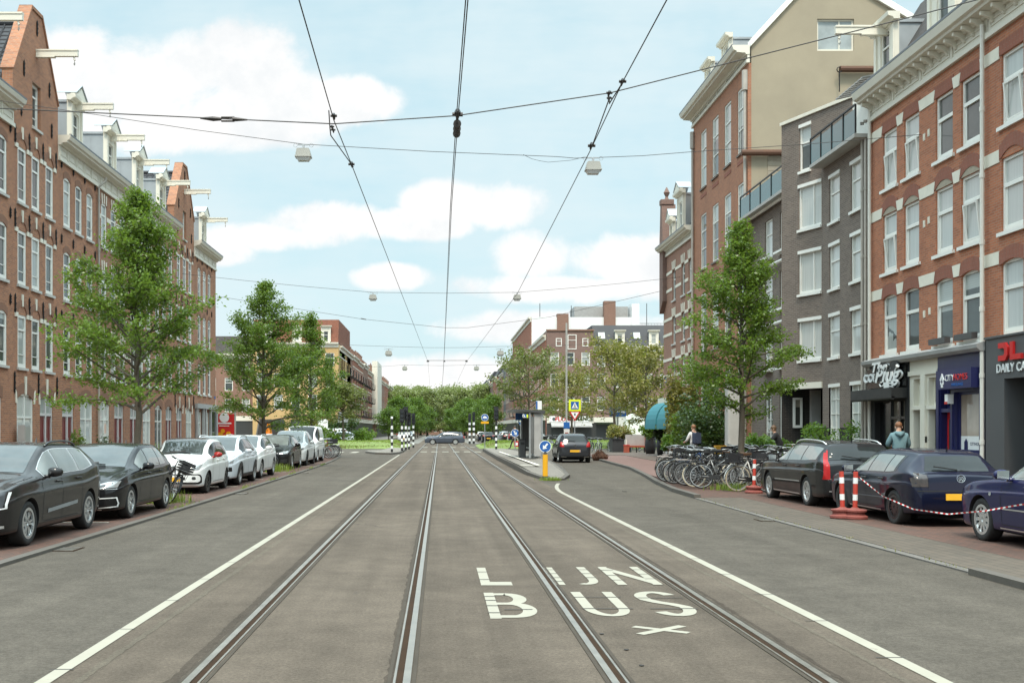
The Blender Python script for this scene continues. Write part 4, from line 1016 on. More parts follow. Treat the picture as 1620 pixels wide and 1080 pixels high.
# meter box on the near wall
t = thing('meter_box', 'grey metal meter cabinet on a post before the brown brick wall', 'cabinet', (-14.7, 39.15, .09))
mb = MB(); mb.box(-.12,.12,-.25,.25,.95,1.75); mb.build('cabinet', M['greystone'], t); mb = MB(); mb.tube([(0,0,0),(0,0,.95)], .06, 8); mb.build('post', M['steeldark'], t)
mb = MB(); mb.box(.12,.14,-.22,.22,1.0,1.7); mb.build('hatch', M['lampgrey'], t)
# ------------------------------------------------------------------ right row
RXF = 14.0
def tile_text(parent, name, body, size, m, x, y, z, **kw):
    """lettering standing on a facade, read from the street"""
    return link(name, text_mesh(name, body, size, M[m], **kw), parent, (x, y, z), (R(90), 0, 0))
# --- red brick house with three shops
loc, rz = facade('right', RXF, 35.87); W = 7.74
t = thing('brick_house', 'red brick house with white sash windows above the three small shops', 'house', loc, rz)
RR = [(4.02,5.86),(6.57,8.40),(9.2,10.98)]; CX = (1.49,3.07,5.19,6.72)
ops = []
for c_ in CX:
    for k, (a, b) in enumerate(RR): ops.append((c_-.52, c_+.52, zl(a), zl(b), .10 if k == 0 else .0))
top = zl(11.62)
mb = MB(); wall_front(mb, W, zl(3.72), top, ops); shell(mb, W, 10, zl(0), top); mb.build('wall', M['bk_red'], t)
ab = MB(); lun = MB()
for c_ in CX:
    for k, (a, b) in enumerate(RR):
        ab.cut(); lun.cut()
        if k == 1:
            arch_band(ab, c_-.54, c_+.54, zl(b)+.20, .2, .34, y0=-.02)
            n = 8
            for q in range(n):
                p0, p1 = c_-.54+1.08*q/n, c_-.54+1.08*(q+1)/n
                lun.face([(p0,-.006,zl(b)),(p1,-.006,zl(b)),(p1,-.006,arc_z(p1,c_-.54,c_+.54,zl(b)+.2,.2)),(p0,-.006,arc_z(p0,c_-.54,c_+.54,zl(b)+.2,.2))])
        elif k == 0: arch_band(ab, c_-.54, c_+.54, zl(b), .10, .36, y0=-.02)
        else: arch_band(ab, c_-.54, c_+.54, zl(b)+.005, 0, .34, y0=-.02)
ab.build_each('brick_arch', M['bk_redarch'], t); lun.build_each('arch_infill', M['wood'], t)
ks = MB()
for (a, b) in RR:
    xs_ = [0.0] + [v for c_ in CX for v in (c_-.60, c_+.60)] + [W]
    for k in range(0, len(xs_), 2):
        a0, a1 = xs_[k], xs_[k+1]
        ks.cut(); ks.prism([(a0+.01,zl(b)-.06),(a1-.01,zl(b)-.06),(a1+(.08 if k < len(xs_)-2 else 0),zl(b)+.26),(a0-(.08 if k else 0),zl(b)+.26)], 'xz', -.026, .02)
ks.build_each('impost_stone', M['stonewhite'], t)
TL = {(0,2),(1,2),(0,1),(3,1)}
for i, c_ in enumerate(CX):
    for k, (a, b) in enumerate(RR): window(t, c_, zl(a), 1.04, b-a, 'right', 'glassR' if k else 'glassL', y=.05, sill='white', sillw=.12, tilt=(i, k) in TL)
for (xx, zz) in ((3.95,10.1),(4.25,10.15),(3.95,7.6),(4.25,7.65),(3.95,5.0),(4.3,5.05),(7.35,10.3)):
    mb = MB(); mb.box(-.06,.06,-.02,.02,-.1,.1); mb.box(-.03,.03,-.03,-.02,-.06,.06); mb.build('air_vent', M['stonewhite'], t, (xx,0,zl(zz)))
zt = cornice(t, -.05, W, top, .50, .45, .62, 'cream', panels=4, brackets=16)
mb = MB(); mb.prism([(-.2,zt),(1.6,zt+2.9),(9.9,zt+2.9),(9.9,zt)], 'yz', .01, W-.01); mb.build('roof', M['slate'], t)
dormer(t, 1.35, zt-.1, 1.5, 1.75, 2.4, -.1, ped=False, beam=True); dormer(t, 5.3, zt-.1, 1.7, 2.3, 2.4, -.1, ped=False, beam=False, wh=1.7)
mb = MB(); mb.tube([(0,-.1,.0),(0,-.1,zl(12.0))], .055, 8); mb.build('drainpipe', M['pipewhite'], t, (.12,0,0))
mb = MB(); mb.tube([(0,-.14,.0),(0,-.14,zl(12.0))], .055, 8)
for zz in (1.2,2.9,4.6,6.3,8,9.7): mb.tube([(0,-.14,zz),(0,-.14,zz+.12)], .07, 8)
mb.build('drainpipe', M['pipewhite'], t, (7.62,0,0))
mb = MB(); mb.prism([(.0,zl(3.68)),(-.22,zl(3.68)),(-.30,zl(3.76)),(-.32,zl(3.86)),(.0,zl(3.96))], 'yz', -.05, W-.05); mb.build('shop_cornice', M['greystone'], t)
for c_ in (5.19,6.72):
    mb = MB(); mb.box(-.5,.5,-.22,-.06,.0,.16); pl = mb.build('window_box', M['steeldark'], t, (c_,0,zl(4.04)))
# shop: black front with cut-out script sign
s = MB(); ops = [(.45,2.75,.02,zl(2.55),0)]; wall_front(s, 3.07, -.02, zl(3.68), ops, -.06, .3); s.build('black_shopfront', M['blackmatt'], t)
s = MB(); s.face([(.4,.2,0),(2.8,.2,0),(2.8,.2,zl(2.6)),(.4,.2,zl(2.6))]); pf = s.build('shop_window', M['glassS'], t)
s = MB()
for (a, b) in ((1.22,1.32),(1.95,2.05),(2.45,2.54)): s.box(a,b,.1,.19,0,zl(2.55))
s.box(1.32,1.95,.11,.19,zl(2.0),zl(2.08)); s.box(2.05,2.45,.11,.19,zl(2.0),zl(2.08)); s.box(.45,1.22,.12,.19,0,zl(2.5)); s.build('shop_frame', M['blackgloss'], pf)
s = MB(); s.tube([(1.63+.16*math.sin(k*1.3)+.04*math.cos(k*2.9), .185, .85+.055*k+.09*math.cos(k*1.9)) for k in range(19)], .022, 5); s.build('window_sticker', M['signwhite'], pf)
s = MB(); s.box(-.3,2.95,-.55,-.07,zl(2.62),zl(2.93)); s.tube([(-.3,-.5,zl(2.62)),(2.95,-.5,zl(2.62))], .05, 8); s.build('shutter_box', M['black'], t)
s = MB(); s.box(.12,2.95,-.16,-.062,zl(2.98),zl(3.6)); sg = s.build('sign_board', M['blackgloss'], t)
o = tile_text(sg, 'sign_letters', 'COF', .36, 'signwhite', .46, -.2, zl(3.30), extrude=.03, bold=.012); o.scale = (1.45,1,1)
EL = ((1.46,3.57,.66,.175),(1.98,3.33,.96,.205),(2.08,3.06,.62,.17),(2.5,3.62,.32,.13))
for nm, m_, g_, y0 in (('sign_outline','signwhite',.045,-.205),('script_sign','black',.0,-.25)):
    s = MB()
    for k, (cx, cz, rx, rz_) in enumerate(EL):
        if nm == 'sign_outline' and k == 3: continue
        s.prism([(cx+(rx+g_)*math.cos(R(a)), zl(cz)+(rz_+g_*.7)*math.sin(R(a))) for a in range(0,360,15)], 'xz', y0-.05+.002*k, y0)
    cut = s.build(nm, M[m_], t)
for tx, sz, x_, z_, sx in (('The',.40,1.40,3.60,1.9),('Plug',.60,1.98,3.33,1.8)):
    o = tile_text(cut, 'script_letters', tx, sz, 'signwhite', x_, -.315, zl(z_), extrude=.012, bold=.014, shear=.25); o.scale = (sx,1,1)
s = MB(); s.cut()
P = lambda a, b: (2.0+a*1.9, zl(3.06)+b*.9)
s.prism([P(-.10,.06),P(.10,.09),P(.12,-.12),P(-.08,-.14)], 'xz', -.335, -.31)
s.prism([P(.12,.05),P(.28,.03),P(.28,-.01),P(.12,.01)], 'xz', -.334, -.31); s.prism([P(.12,-.05),P(.28,-.08),P(.28,-.12),P(.12,-.09)], 'xz', -.334, -.31)
s.cut(); s.tube([(1.82,-.32,zl(3.03)),(1.6,-.32,zl(3.0)),(1.5,-.32,zl(3.08)),(1.62,-.32,zl(3.14))], .022, 6)
s.cut(); s.tube([(2.62,-.32,zl(3.42)),(2.75,-.32,zl(3.52)),(2.85,-.32,zl(3.58))], [.02,.02,.06], 8)
s.build_each('plug_emblem', M['signwhite'], cut)
# shop 2: white pilasters with two dark doors under tall lights
s = MB(); ops = [(.26,.80,.02,zl(2.25),0),(.26,.80,zl(2.36),zl(3.15),0),(1.26,1.80,.02,zl(2.25),0),(1.26,1.80,zl(2.36),zl(3.15),0)]
wall_front(s, 1.9, -.02, zl(3.68), ops, -.05, .3); s.box(.86,1.16,-.12,-.052,0,zl(3.25)); s.box(.0,1.9,-.11,-.053,zl(3.25),zl(3.38)); s.box(.18,.86,-.10,-.054,zl(2.25),zl(2.35)); s.box(1.18,1.86,-.10,-.054,zl(2.25),zl(2.35))
wf = s.build('white_doorway', M['cream'], t, (3.07,0,0))
for xx in (.53, 1.53):
    s = MB(); s.box(-.27,.27,.14,.2,0,zl(2.25)); s.box(-.2,.2,.125,.14,.2,.95); s.box(-.2,.2,.125,.14,1.1,1.95); dd = s.build('door', M['door_dark'], t, (3.07+xx,0,.02))
    s = MB(); s.box(.14,.2,.06,.13,.98,1.06); s.tube([(.17,.06,.9),(.17,.06,1.14)], .014, 6); s.build('handle', M['steel'], dd)
    window(t, 3.07+xx, zl(2.36), .54, .79, 'cross', 'glassS', 'cream', .1, None, name='transom_window')
s = MB(); s.box(-.05,.05,-.05,.03,-.09,.09); s.build('doorbell', M['black'], t, (4.18,-.06,1.3))
# shop 3: navy estate agency
s = MB(); ops = [(.20,.80,.02,zl(2.15),0),(.20,.80,zl(2.25),zl(3.2),0),(.98,2.40,.95,zl(2.68),0)]
wall_front(s, 2.77, -.02, zl(3.68), ops, -.08, .25); s.box(.0,.16,-.13,-.082,0,zl(3.3)); s.box(.84,.95,-.12,-.082,0,zl(2.6)); s.box(2.45,2.6,-.12,-.082,0,zl(3.3)); s.box(.9,2.45,-.11,-.083,.80,.9)
s.build('navy_shopfront', M['navy'], t, (4.97,0,0))
s = MB(); s.box(-.3,.3,.1,.16,0,zl(2.15)); dd = s.build('door', M['signred'], t, (5.47,0,.02)); s = MB(); s.face([(-.19,.095,.25),(.19,.095,.25),(.19,.095,1.85),(-.19,.095,1.85)]); s.build('pane', M['glassS'], dd)
window(t, 5.47, zl(2.25), .6, .95, 'thin', 'glassS', 'navy', .1, None)
wn = window(t, 6.66, .95, 1.42, zl(2.68)-.95, 'shop', 'glassQ', 'navy', .04, None)
s = MB(); s.face([(-.68,.04,.05),(.68,.04,.05),(.68,.04,.46),(-.68,.04,.46)]); s.build('frosted_band', M['signwhite'], wn)
s = MB(); s.face([(-.45,.035,.1),(-.25,.035,.1),(-.25,.035,.3),(-.35,.035,.4),(-.45,.035,.3)]); s.build('house_sticker', M['navy'], wn)
link('sticker_text', text_mesh('sticker_text', 'CITYHOMES', .12, M['navy'], extrude=.001), wn, (.2,.035,.25), (R(90),0,0))
s = MB(); s.box(.60,2.48,-.34,-.085,zl(2.76),zl(3.28)); sg = s.build('sign_box', M['navy'], t, (4.97,0,0))
s = MB(); P = lambda a, b: (.86+a, zl(2.99)+b)
s.prism([P(-.13,.02),P(0,.2),P(.13,.02),P(.09,.02),P(.09,-.1),P(-.09,-.1),P(-.09,.02)], 'xz', -.36, -.335)
s.prism([P(-.05,-.10),P(.05,-.10),P(.05,-.18),P(-.05,-.18)], 'xz', -.36, -.335)
em = s.build('house_emblem', M['signwhite'], sg); s = MB()
s.prism([P(-.012,.06),P(.012,.06),P(.012,-.07),P(-.012,-.07)], 'xz', -.364, -.36); s.prism([P(-.055,.0),P(.055,.0),P(.055,-.03),P(-.055,-.03)], 'xz', -.3645, -.36); s.build('house_cross', M['navy'], sg)
tile_text(sg, 'sign_letters', 'CITY', .24, 'signwhite', 1.28, -.345, zl(3.05), extrude=.006)
tile_text(sg, 'sign_letters', 'HOMES', .24, 'signred', 1.90, -.345, zl(3.05), extrude=.006)
tile_text(sg, 'sign_letters', 'MAKELAARS', .12, 'signblue', 1.72, -.345, zl(2.86), extrude=.004)
s = MB(); s.box(-.09,.09,-.16,.0,-.13,.13); s.box(-.09,.09,-.165,-.16,-.13,-.06); al = s.build('alarm_box', M['signwhite'], t, (5.86,-.09,zl(2.5))); s = MB(); s.box(-.085,.085,-.175,-.16,-.14,-.07); s.build('alarm_light', M['signred'], al)

# --- charcoal shop house at the right edge
loc, rz = facade('right', RXF, 28.13); W = 9.0
t = thing('brick_house', 'red brick house above a charcoal shop at the right picture edge', 'house', loc, rz)
CX = (1.1,2.9,4.9,6.9); ops = [(c_-.52,c_+.52,zl(a),zl(b),.10 if k == 0 else 0) for c_ in CX for k, (a, b) in enumerate(RR)]
mb = MB(); wall_front(mb, W, zl(3.9), top, ops); shell(mb, W, 10, 0, top); mb.build('wall', M['bk_red'], t)
ab = MB(); ks = MB()
for c_ in CX:
    for k, (a, b) in enumerate(RR): ab.cut(); arch_band(ab, c_-.54, c_+.54, zl(b)+(.005 if k == 2 else .2 if k == 1 else 0), (0,.2,0)[k] if k else .10, .34, y0=-.02)
for (a, b) in RR:
    xs_ = [0.0] + [v for c_ in CX for v in (c_-.60, c_+.60)] + [W]
    for k in range(0, len(xs_), 2): ks.cut(); ks.box(xs_[k]+.002, xs_[k+1]-.002, -.026, .02, zl(b)-.06, zl(b)+.26)
ab.build_each('brick_arch', M['bk_redarch'], t); ks.build_each('impost_stone', M['stonewhite'], t)
for i, c_ in enumerate(CX):
    for k, (a, b) in enumerate(RR): window(t, c_, zl(a), 1.04, b-a, 'right', 'glassR', y=.05, sill='white', sillw=.12, tilt=(i == 0 and k == 2))
zt = cornice(t, 0, W, top, .50, .45, .62, 'cream', panels=4, brackets=16); mb = MB(); mb.prism([(-.2,zt),(1.6,zt+2.9),(9.9,zt+2.9),(9.9,zt)], 'yz', .01, W-.01); mb.build('roof', M['slate'], t)
dormer(t, 2.2, zt-.1, 1.6, 2.2, 2.4, -.1, ped=False, beam=False)
s = MB(); ops = [(.95,3.6,.02,zl(2.92),0),(4.2,8.2,.4,zl(2.92),0)]; wall_front(s, W, -.02, zl(3.95), ops, -.12, .9); s.box(0,W,-.16,.05,zl(3.95),zl(4.0)); s.box(0.0,.03,-.12,.0,0,zl(3.95)); s.build('charcoal_shopfront', M['shopgrey'], t)
s = MB(); s.face([(.9,.7,0),(8.3,.7,0),(8.3,.7,zl(3)),(.9,.7,zl(3))]); pf = s.build('shop_window', M['glassS'], t)
s = MB()
for a in (1.0,1.55,2.6,3.5): s.box(a,a+.09,.55,.69,0,zl(2.92))
s.box(1.09,1.55,.56,.69,.35,.45); s.box(1.64,2.6,.56,.69,zl(2.2),zl(2.3)); s.build('shop_frame', M['steeldark'], pf)
s = MB(); z0, z1 = zl(3.36), zl(3.80)
s.prism([(.78,z1),(1.12,z1),(1.22,z1-.12),(1.22,z0+.12),(1.12,z0),(.78,z0),(.78,z0+.13),(1.04,z0+.13),(1.08,z0+.17),(1.08,z1-.17),(1.04,z1-.13),(.78,z1-.13)], 'xz', -.19, -.125)
s.prism([(1.34,z1),(1.48,z1),(1.48,z0+.13),(1.86,z0+.13),(1.86,z0),(1.34,z0)], 'xz', -.19, -.125); s.build('red_emblem', M['signred'], t)
tile_text(t, 'sign_letters', 'DAILY CA', .30, 'signwhite', 1.30, -.14, zl(3.17), extrude=.012, bold=.004, spacing=1.05)

# --- grey-brown modern apartment block with a canted bay
loc, rz = facade('right', RXF, 40.4); W = 4.51
t = thing('apartment_block', 'dark grey brown brick apartment block with green glass balcony and canted bay', 'apartments', loc, rz)
GR = [(1.2,3.24),(4.25,5.76),(6.68,8.27),(9.06,10.71)]; CX = (1.2,3.3)
wS = [.86,1.0]; ops = [(c_-w_/2,c_+w_/2,zl(a),zl(b),0) for c_, w_ in zip(CX, (1.05,1.1)) for (a, b) in GR]
mb = MB(); wall_front(mb, W, zl(1.75), zl(11.22), [o for o in ops]); shell(mb, W, 9, 0, zl(11.22)); mb.build('wall', M['bk_grey'], t)
mb = MB(); wall_front(mb, W, 0, zl(1.75), [o for o in ops if o[2] < 1.7], -.004); mb.build('plinth', M['bk_black'], t)
for c_, w_ in zip(CX, (1.05,1.1)):
    for (a, b) in GR: window(t, c_, zl(a), w_, b-a, 'cross' if a < 2 else 'thin', 'glassC', y=.05, sill='white', sillw=.02); 
    for (a, b) in GR: mb = MB(); mb.box(-w_/2-.03,w_/2+.03,-.03,.05,0,.12); mb.build('lintel', M['white'], t, (c_,0,zl(b)-.06))
ca = math.atan2(.82, 2.2); cl = math.hypot(.82, 2.2)
def cant(x, y=0): return (-2.2+x*math.cos(ca)-y*math.sin(ca), -.82+x*math.sin(ca)+y*math.cos(ca))
cops = [(1.0,2.28,zl(a),zl(b),0) for (a, b) in ((4.27,5.78),(6.75,8.32),(9.17,10.8))] + [(1.05,1.7,zl(11.2)+.15,zl(13.05),0)]
mb = MB(); wall_front(mb, cl, zl(3.43), zl(11.2), cops[:3]); mb.face([(0,0,zl(3.43)),(0,0,zl(13.35)),(0,3,zl(13.35)),(0,3,zl(3.43))]); mb.face([(cl,0,zl(3.43)),(cl,0,zl(11.2)),(cl,.4,zl(11.2)),(cl,.4,zl(3.43))])
wall_front(mb, cl+1.5, zl(11.2), zl(13.35), cops[3:]); mb.face([(0,0,zl(13.35)),(cl+1.5,0,zl(13.35)),(cl+1.5,5,zl(13.35)),(0,5,zl(13.35))]); mb.face([(cl+1.5,0,zl(11.2)),(cl+1.5,5,zl(11.2)),(cl+1.5,5,zl(13.35)),(cl+1.5,0,zl(13.35))])
mb.build('bay_wall', M['bk_grey'], t, (-2.2,-.82,0), rot=(0,0,ca))
for (a, b, x, w_, st) in ((4.27,5.78,1.64,1.28,'wide'),(6.75,8.32,1.64,1.28,'wide'),(9.17,10.8,1.64,1.28,'wide'),(11.35,13.05,1.375,.65,'thin')):
    f = window(t, 0, zl(a), w_, b-a, st, 'glassC' if st == 'wide' else 'glassR', y=.05, sill='white', sillw=.02, rz=ca); p = cant(x, .05); f.location = (p[0], p[1], zl(a))
    mb = MB(); mb.box(-w_/2-.02,w_/2+.02,-.03,.05,-.06,.06); p = cant(x, 0); mb.build('lintel', M['white'], t, (p[0],p[1],zl(b)), rot=(0,0,ca))
mb = MB(); mb.box(0,cl,-.05,.35,zl(3.2),zl(3.43)); mb.build('entrance_lintel', M['cream'], t, (-2.2,-.82,0), rot=(0,0,ca))
mb = MB(); mb.box(cl+1.48,cl+2.9,.05,4,zl(11.2),zl(13.6)); mb.build('roof_house', M['white'], t, (-2.2,-.82,0), rot=(0,0,ca))
mb = MB(); mb.box(-.04,cl+1.56,-.06,5.1,zl(13.35),zl(13.47)); mb.build('parapet_cap', M['stonewhite'], t, (-2.2,-.82,0), rot=(0,0,ca))
# porch under the bay
mb = MB(); mb.face([(-2.2,1.3,0),(0,1.3,0),(0,1.3,zl(3.4)),(-2.2,1.3,zl(3.4))]); mb.face([(0,0,0),(0,0,zl(3.4)),(0,1.3,zl(3.4)),(0,1.3,0)]); mb.face([(-2.2,-.82,0),(-2.2,-.82,zl(3.4)),(-2.2,1.3,zl(3.4)),(-2.2,1.3,0)]); mb.face([(-2.2,-.8,zl(3.2)),(0,0,zl(3.2)),(0,1.3,zl(3.2)),(-2.2,1.3,zl(3.2))])
mb.build('porch', M['bk_black'], t)
mb = MB(); mb.box(-2.17,-1.98,.25,.62,0,zl(3.19)); mb.build('porch_column', M['greystone'], t)
f = window(t, -2.17, zl(1.8), .34, 1.15, 'shop', 'glassS', 'white', -.25, None, rz=R(90)); f.location = (-2.10, -.22, zl(1.75))
# set-back part with balcony
mb = MB(); W2 = 8.0
rops = [(5.0-.55,5.0+.55,zl(a),zl(b),0) for a, b in GR[1:]] + [(7.1-.55,7.1+.55,zl(a),zl(b),0) for a, b in GR] + [(4.4,5.6,zl(1.0),zl(3.2),0),(2.4,3.5,zl(1.0),zl(3.2),0)] + [(2.9-.55,2.9+.55,zl(a),zl(b),0) for a, b in GR[1:]]
wall_front(mb, W2, 0, zl(11.22), rops); mb.face([(0,0,0),(0,9,0),(0,9,zl(11.22)),(0,0,zl(11.22))])
mb.build('set_back_wall', M['bk_grey'], t, (-10.2,.2,0))
for o in rops:
    window(t, -10.2+(o[0]+o[1])/2, o[2], o[1]-o[0], o[3]-o[2], 'thin' if o[2] > 2 else 'cross', 'glassC', y=.26, sill='white', sillw=.02)
for b in (11.15, 8.6, 6.1): mb = MB(); mb.tube([(-10.0,.0,zl(b)),(-2.3,.0,zl(b))], .07, 8); mb.build('awning_roll', M['white'], t)
mb = MB(); mb.box(-10.2,W,.3,9,zl(11.1),zl(11.21)); mb.build('roof', M['bitumen'], t)
def balustrade(x0, x1, y, z, n):
    mb = MB(); mb.box(x0,x1,y-.5,y+.3,z-.14,z-.02); b_ = mb.build('balcony_slab', M['concrete'], t)
    mb = MB(); d_ = (x1-x0)/n
    for k in range(n): mb.box(x0+d_*k+.05,x0+d_*(k+1)-.05,y-.46,y-.44,z,z+.80)
    mb.build('balcony_glass', M['glassB'], b_)
    mb = MB()
    for k in range(n+1): mb.box(x0+d_*k-.025,x0+d_*k+.025,y-.485,y-.435,z,z+.92)
    mb.box(x0,x1,y-.49,y-.43,z+.90,z+.95); mb.build('balcony_rail', M['black'], b_)
balustrade(.05, W-.1, 0, zl(11.32), 4); balustrade(-10.1, -2.25, .2, zl(11.32), 5)
mb = MB(); mb.box(1.2,W-.2,1.8,1.9,zl(11.2),zl(13.5)); mb.build('terrace_window', M['glassL'], t)
mb = MB()
for k in range(9): mb.prism([(-.25,zl(13.1)),(1.75,zl(13.55)),(1.75,zl(13.59)),(-.25,zl(13.14))], 'yz', 2.0+k*.28, 2.2+k*.28)
mb.build('awning', M['greystone'], t)
for xx in (W-.22, W-.5): drainpipe(t, xx, .0, zl(11.3), 'pipe', bend=0)

# --- tall orange-brown building with beige gable
loc, rz = facade('right', RXF, 60.9); W = 10.7
t = thing('brick_building', 'tall orange brown brick building with bare beige stucco side gable', 'building', loc, rz)
TR = [(1.2,4.6),(5.8,8.9),(10.2,13.1),(14.5,17.5)]; CX = (2.3,4.8,7.2,9.6)
ops = [(c_-.62,c_+.62,zl(a),zl(b),0) for c_ in CX for a, b in TR]
mb = MB(); wall_front(mb, W, 0, zl(18.3), ops, 0, .22); mb.face([(0,0,0),(0,9,0),(0,9,zl(18.3)),(0,0,zl(18.3))]); mb.face([(0,9,0),(W,9,0),(W,9,zl(18.3)),(0,9,zl(18.3))])
mb.face([(W,0,0),(W,.16,0),(W,.16,zl(18.3)),(W,0,zl(18.3))]); mb.build('wall', M['bk_tall'], t)
for c_ in CX:
    for a, b in TR: window(t, c_, zl(a), 1.24, b-a, 'tall', 'glassL', y=.03, sill='bk_grey', sillw=.03)
mb = MB()
for a, b in TR[1:]:
    for c_ in CX: mb.cut(); mb.box(c_-.62,c_+.62,-.02,.01,zl(a)-.5,zl(a)-.32)
mb.build_each('sill_band', M['bk_redarch'], t)
zt = cornice(t, -.2, W+.15, zl(18.3), .35, .42, .75, 'cream', panels=6)
gp_ = [(.45,0),(8.2,0),(8.2,zl(19.8)),(3.4,zl(22.7)),(.45,zl(19.5))]
# gable wall with a real window opening (local y,z plane at x = W)
wy0, wy1, wz0, wz1 = 3.15, 4.82, zl(18.85), zl(20.3)
mb = MB()
slope = lambda y: zl(19.5)+(zl(22.7)-zl(19.5))*(y-.45)/2.95 if y <= 3.4 else zl(22.7)+(zl(19.8)-zl(22.7))*(y-3.4)/4.8
mb.prism([(.16,0),(8.2,0),(8.2,wz0),(.16,wz0)], 'yz', W-.3, W); mb.prism([(.16,wz0),(wy0,wz0),(wy0,slope(wy0)),(.16,slope(.16))], 'yz', W-.3, W)
mb.prism([(wy1,wz0),(8.2,wz0),(8.2,slope(8.2)),(wy1,slope(wy1))], 'yz', W-.3, W); mb.prism([(wy0,wz1),(wy1,wz1),(wy1,slope(wy1)),(3.4,slope(3.4)),(wy0,slope(wy0))], 'yz', W-.3, W)
mb.build('side_gable', M['stucco'], t)
f = window(t, W, wz0, wy1-wy0, wz1-wz0, 'wide', 'glassP', y=4.0, sill=None, fm='cream'); f.rotation_euler = (0,0,R(90)); f.location = (W-.1, (wy0+wy1)/2, wz0)
mb = MB()
for (a, b) in (((.1,zl(19.35)),(3.4,zl(22.95))),((8.5,zl(19.85)),(3.4,zl(22.95)))):
    mb.prism([a,(a[0],a[1]-.32),(b[0],b[1]-.36),b], 'yz', W-.35, W+.14)
mb.build('verge_board', M['white'], t)
mb = MB(); mb.prism([(.2,zl(19.3)),(3.4,zl(22.9)),(8.4,zl(19.8)),(8.4,zl(18.2)),(.2,zl(18.2))], 'yz', .1, W-.36); mb.build('roof', M['tileroof'], t)
for xx in (3.0, 6.5): dormer(t, xx, zt-.15, 1.5, 1.8, 1.6, .1, ped=False, beam=False)
mb = MB(); mb.box(W-.05,W+.02,.9,3.0,zl(11.3),zl(14.1))
for k in range(12): mb.box(W+.02,W+.035,.9,3.0,zl(11.35)+k*.23,zl(11.35)+k*.23+.2)
mb.build('timber_cladding', M['wood'], t)
for (y0, y1, zz) in ((-.35,3.2,14.18),(4.1,6.6,17.95)):
    mb = MB(); mb.tube([(W+.22,y0,zl(zz)),(W+.22,y1,zl(zz))], .14, 10); mb.build('rusty_beam', M['rust'], t)
mb = MB(); mb.tube([(W+.3,4.05,zl(17.9)),(W+.3,4.05,zl(16.9))], .025, 5); mb.tube([(W+.3,4.05+.12*math.sin(R(a)),zl(17.9)+.12*math.cos(R(a))) for a in range(0,361,45)], .025, 5); mb.build('chain', M['iron'], t)
for xx, z1 in ((.15,18.2),(W-.12,18.2)):
    mb = MB(); mb.tube([(0,-.1,0),(0,-.1,zl(z1)-1.1)], .07, 8); mb.tube([(0,-.1,zl(z1)-1.1),(0,-.1,zl(z1)-.2)], .14, 8); mb.build('drainpipe', M['pipe'], t, (xx,0,0))

# --- neo-gothic corner house
loc, rz = facade('right', RXF, 69.0); W = 8.1
t = thing('brick_house', 'pinkish brick corner house with white stone bands and steep white dormer', 'house', loc, rz)
GO = [(4.26,6.0),(6.8,8.45),(9.4,11.25)]; CX = (3.0,5.5,7.3)
ops = [(c_-.45,c_+.45,zl(a),zl(b),.12) for c_ in CX for a, b in GO]
mb = MB(); wall_front(mb, W, zl(3.6), zl(12.3), ops); shell(mb, W, 12, 0, zl(12.3)); mb.build('wall', M['bk_goth'], t)
bd = MB(); st = MB()
for a, b in GO:
    for zz in (b-.15, a+(b-a)*.35):
        xs_ = [0.0] + [v for c_ in CX for v in (c_-.47, c_+.47)] + [W]
        for k in range(0, len(xs_), 2): bd.cut(); bd.box(xs_[k],xs_[k+1],-.03,.01,zl(zz),zl(zz)+.17)
    for c_ in CX:
        for dx in (-.34,0,.34): st.cut(); st.prism([(c_+dx-.07,zl(b)+.0),(c_+dx+.07,zl(b)+.0),(c_+dx*1.2+.09,zl(b)+.5),(c_+dx*1.2-.09,zl(b)+.5)], 'xz', -.035, .01)
bd.build_each('stone_band', M['stonewhite'], t); st.build_each('keystone', M['stonewhite'], t)
for c_ in CX:
    for a, b in GO: window(t, c_, zl(a), .9, b-a, 'gothic', 'glassL', y=.08)
zt = cornice(t, 0, W, zl(12.3), .3, .35, .55, 'cream', panels=3)
mb = MB(); mb.prism([(.0,zt),(2.0,zt+2.9),(6,zt+2.9),(6,zt)], 'yz', .3, W-.02); mb.build('roof', M['slate'], t)
d_ = dormer(t, 5.0, zt-.1, 1.5, 2.4, 2.4, -.05, ped=True, beam=False, wh=1.7)
dormer(t, 2.6, zt-.1, .9, 1.3, 2.0, -.05, ped=True, beam=False, wh=.8)
mb = MB(); mb.prism([(-.1,zl(8.9)),(.9,zl(9.6)),(.9,zl(13.3)),(-.1,zl(13.3))], 'xz', -.25, .6); mb.prism([(-.1,zl(13.3)),(.9,zl(13.3)),(.62,zl(15.6)),(.18,zl(15.6))], 'xz', -.25, .6); mb.box(.12,.68,-.3,.5,zl(15.6),zl(15.9))
mb.tube([(.4,.1,zl(15.9)),(.4,.1,zl(16.1)),(.4,.1,zl(16.35)),(.4,.1,zl(16.7))], [.16,.08,.2,.02], 8); mb.build('corner_turret', M['bk_far3'], t)
s = MB(); s.box(0,W,-.12,-.0,0,zl(3.3)); s.build('shopfront', M['door_dark'], t); s = MB(); s.box(-.1,W+.02,-.35,.0,zl(3.3),zl(3.62)); s.build('shop_cornice', M['cream'], t)
s = MB(); s.box(.5,.95,-.03,-.005,zl(4.6),zl(5.0)); s.build('street_name_plate', M['signblue'], t)
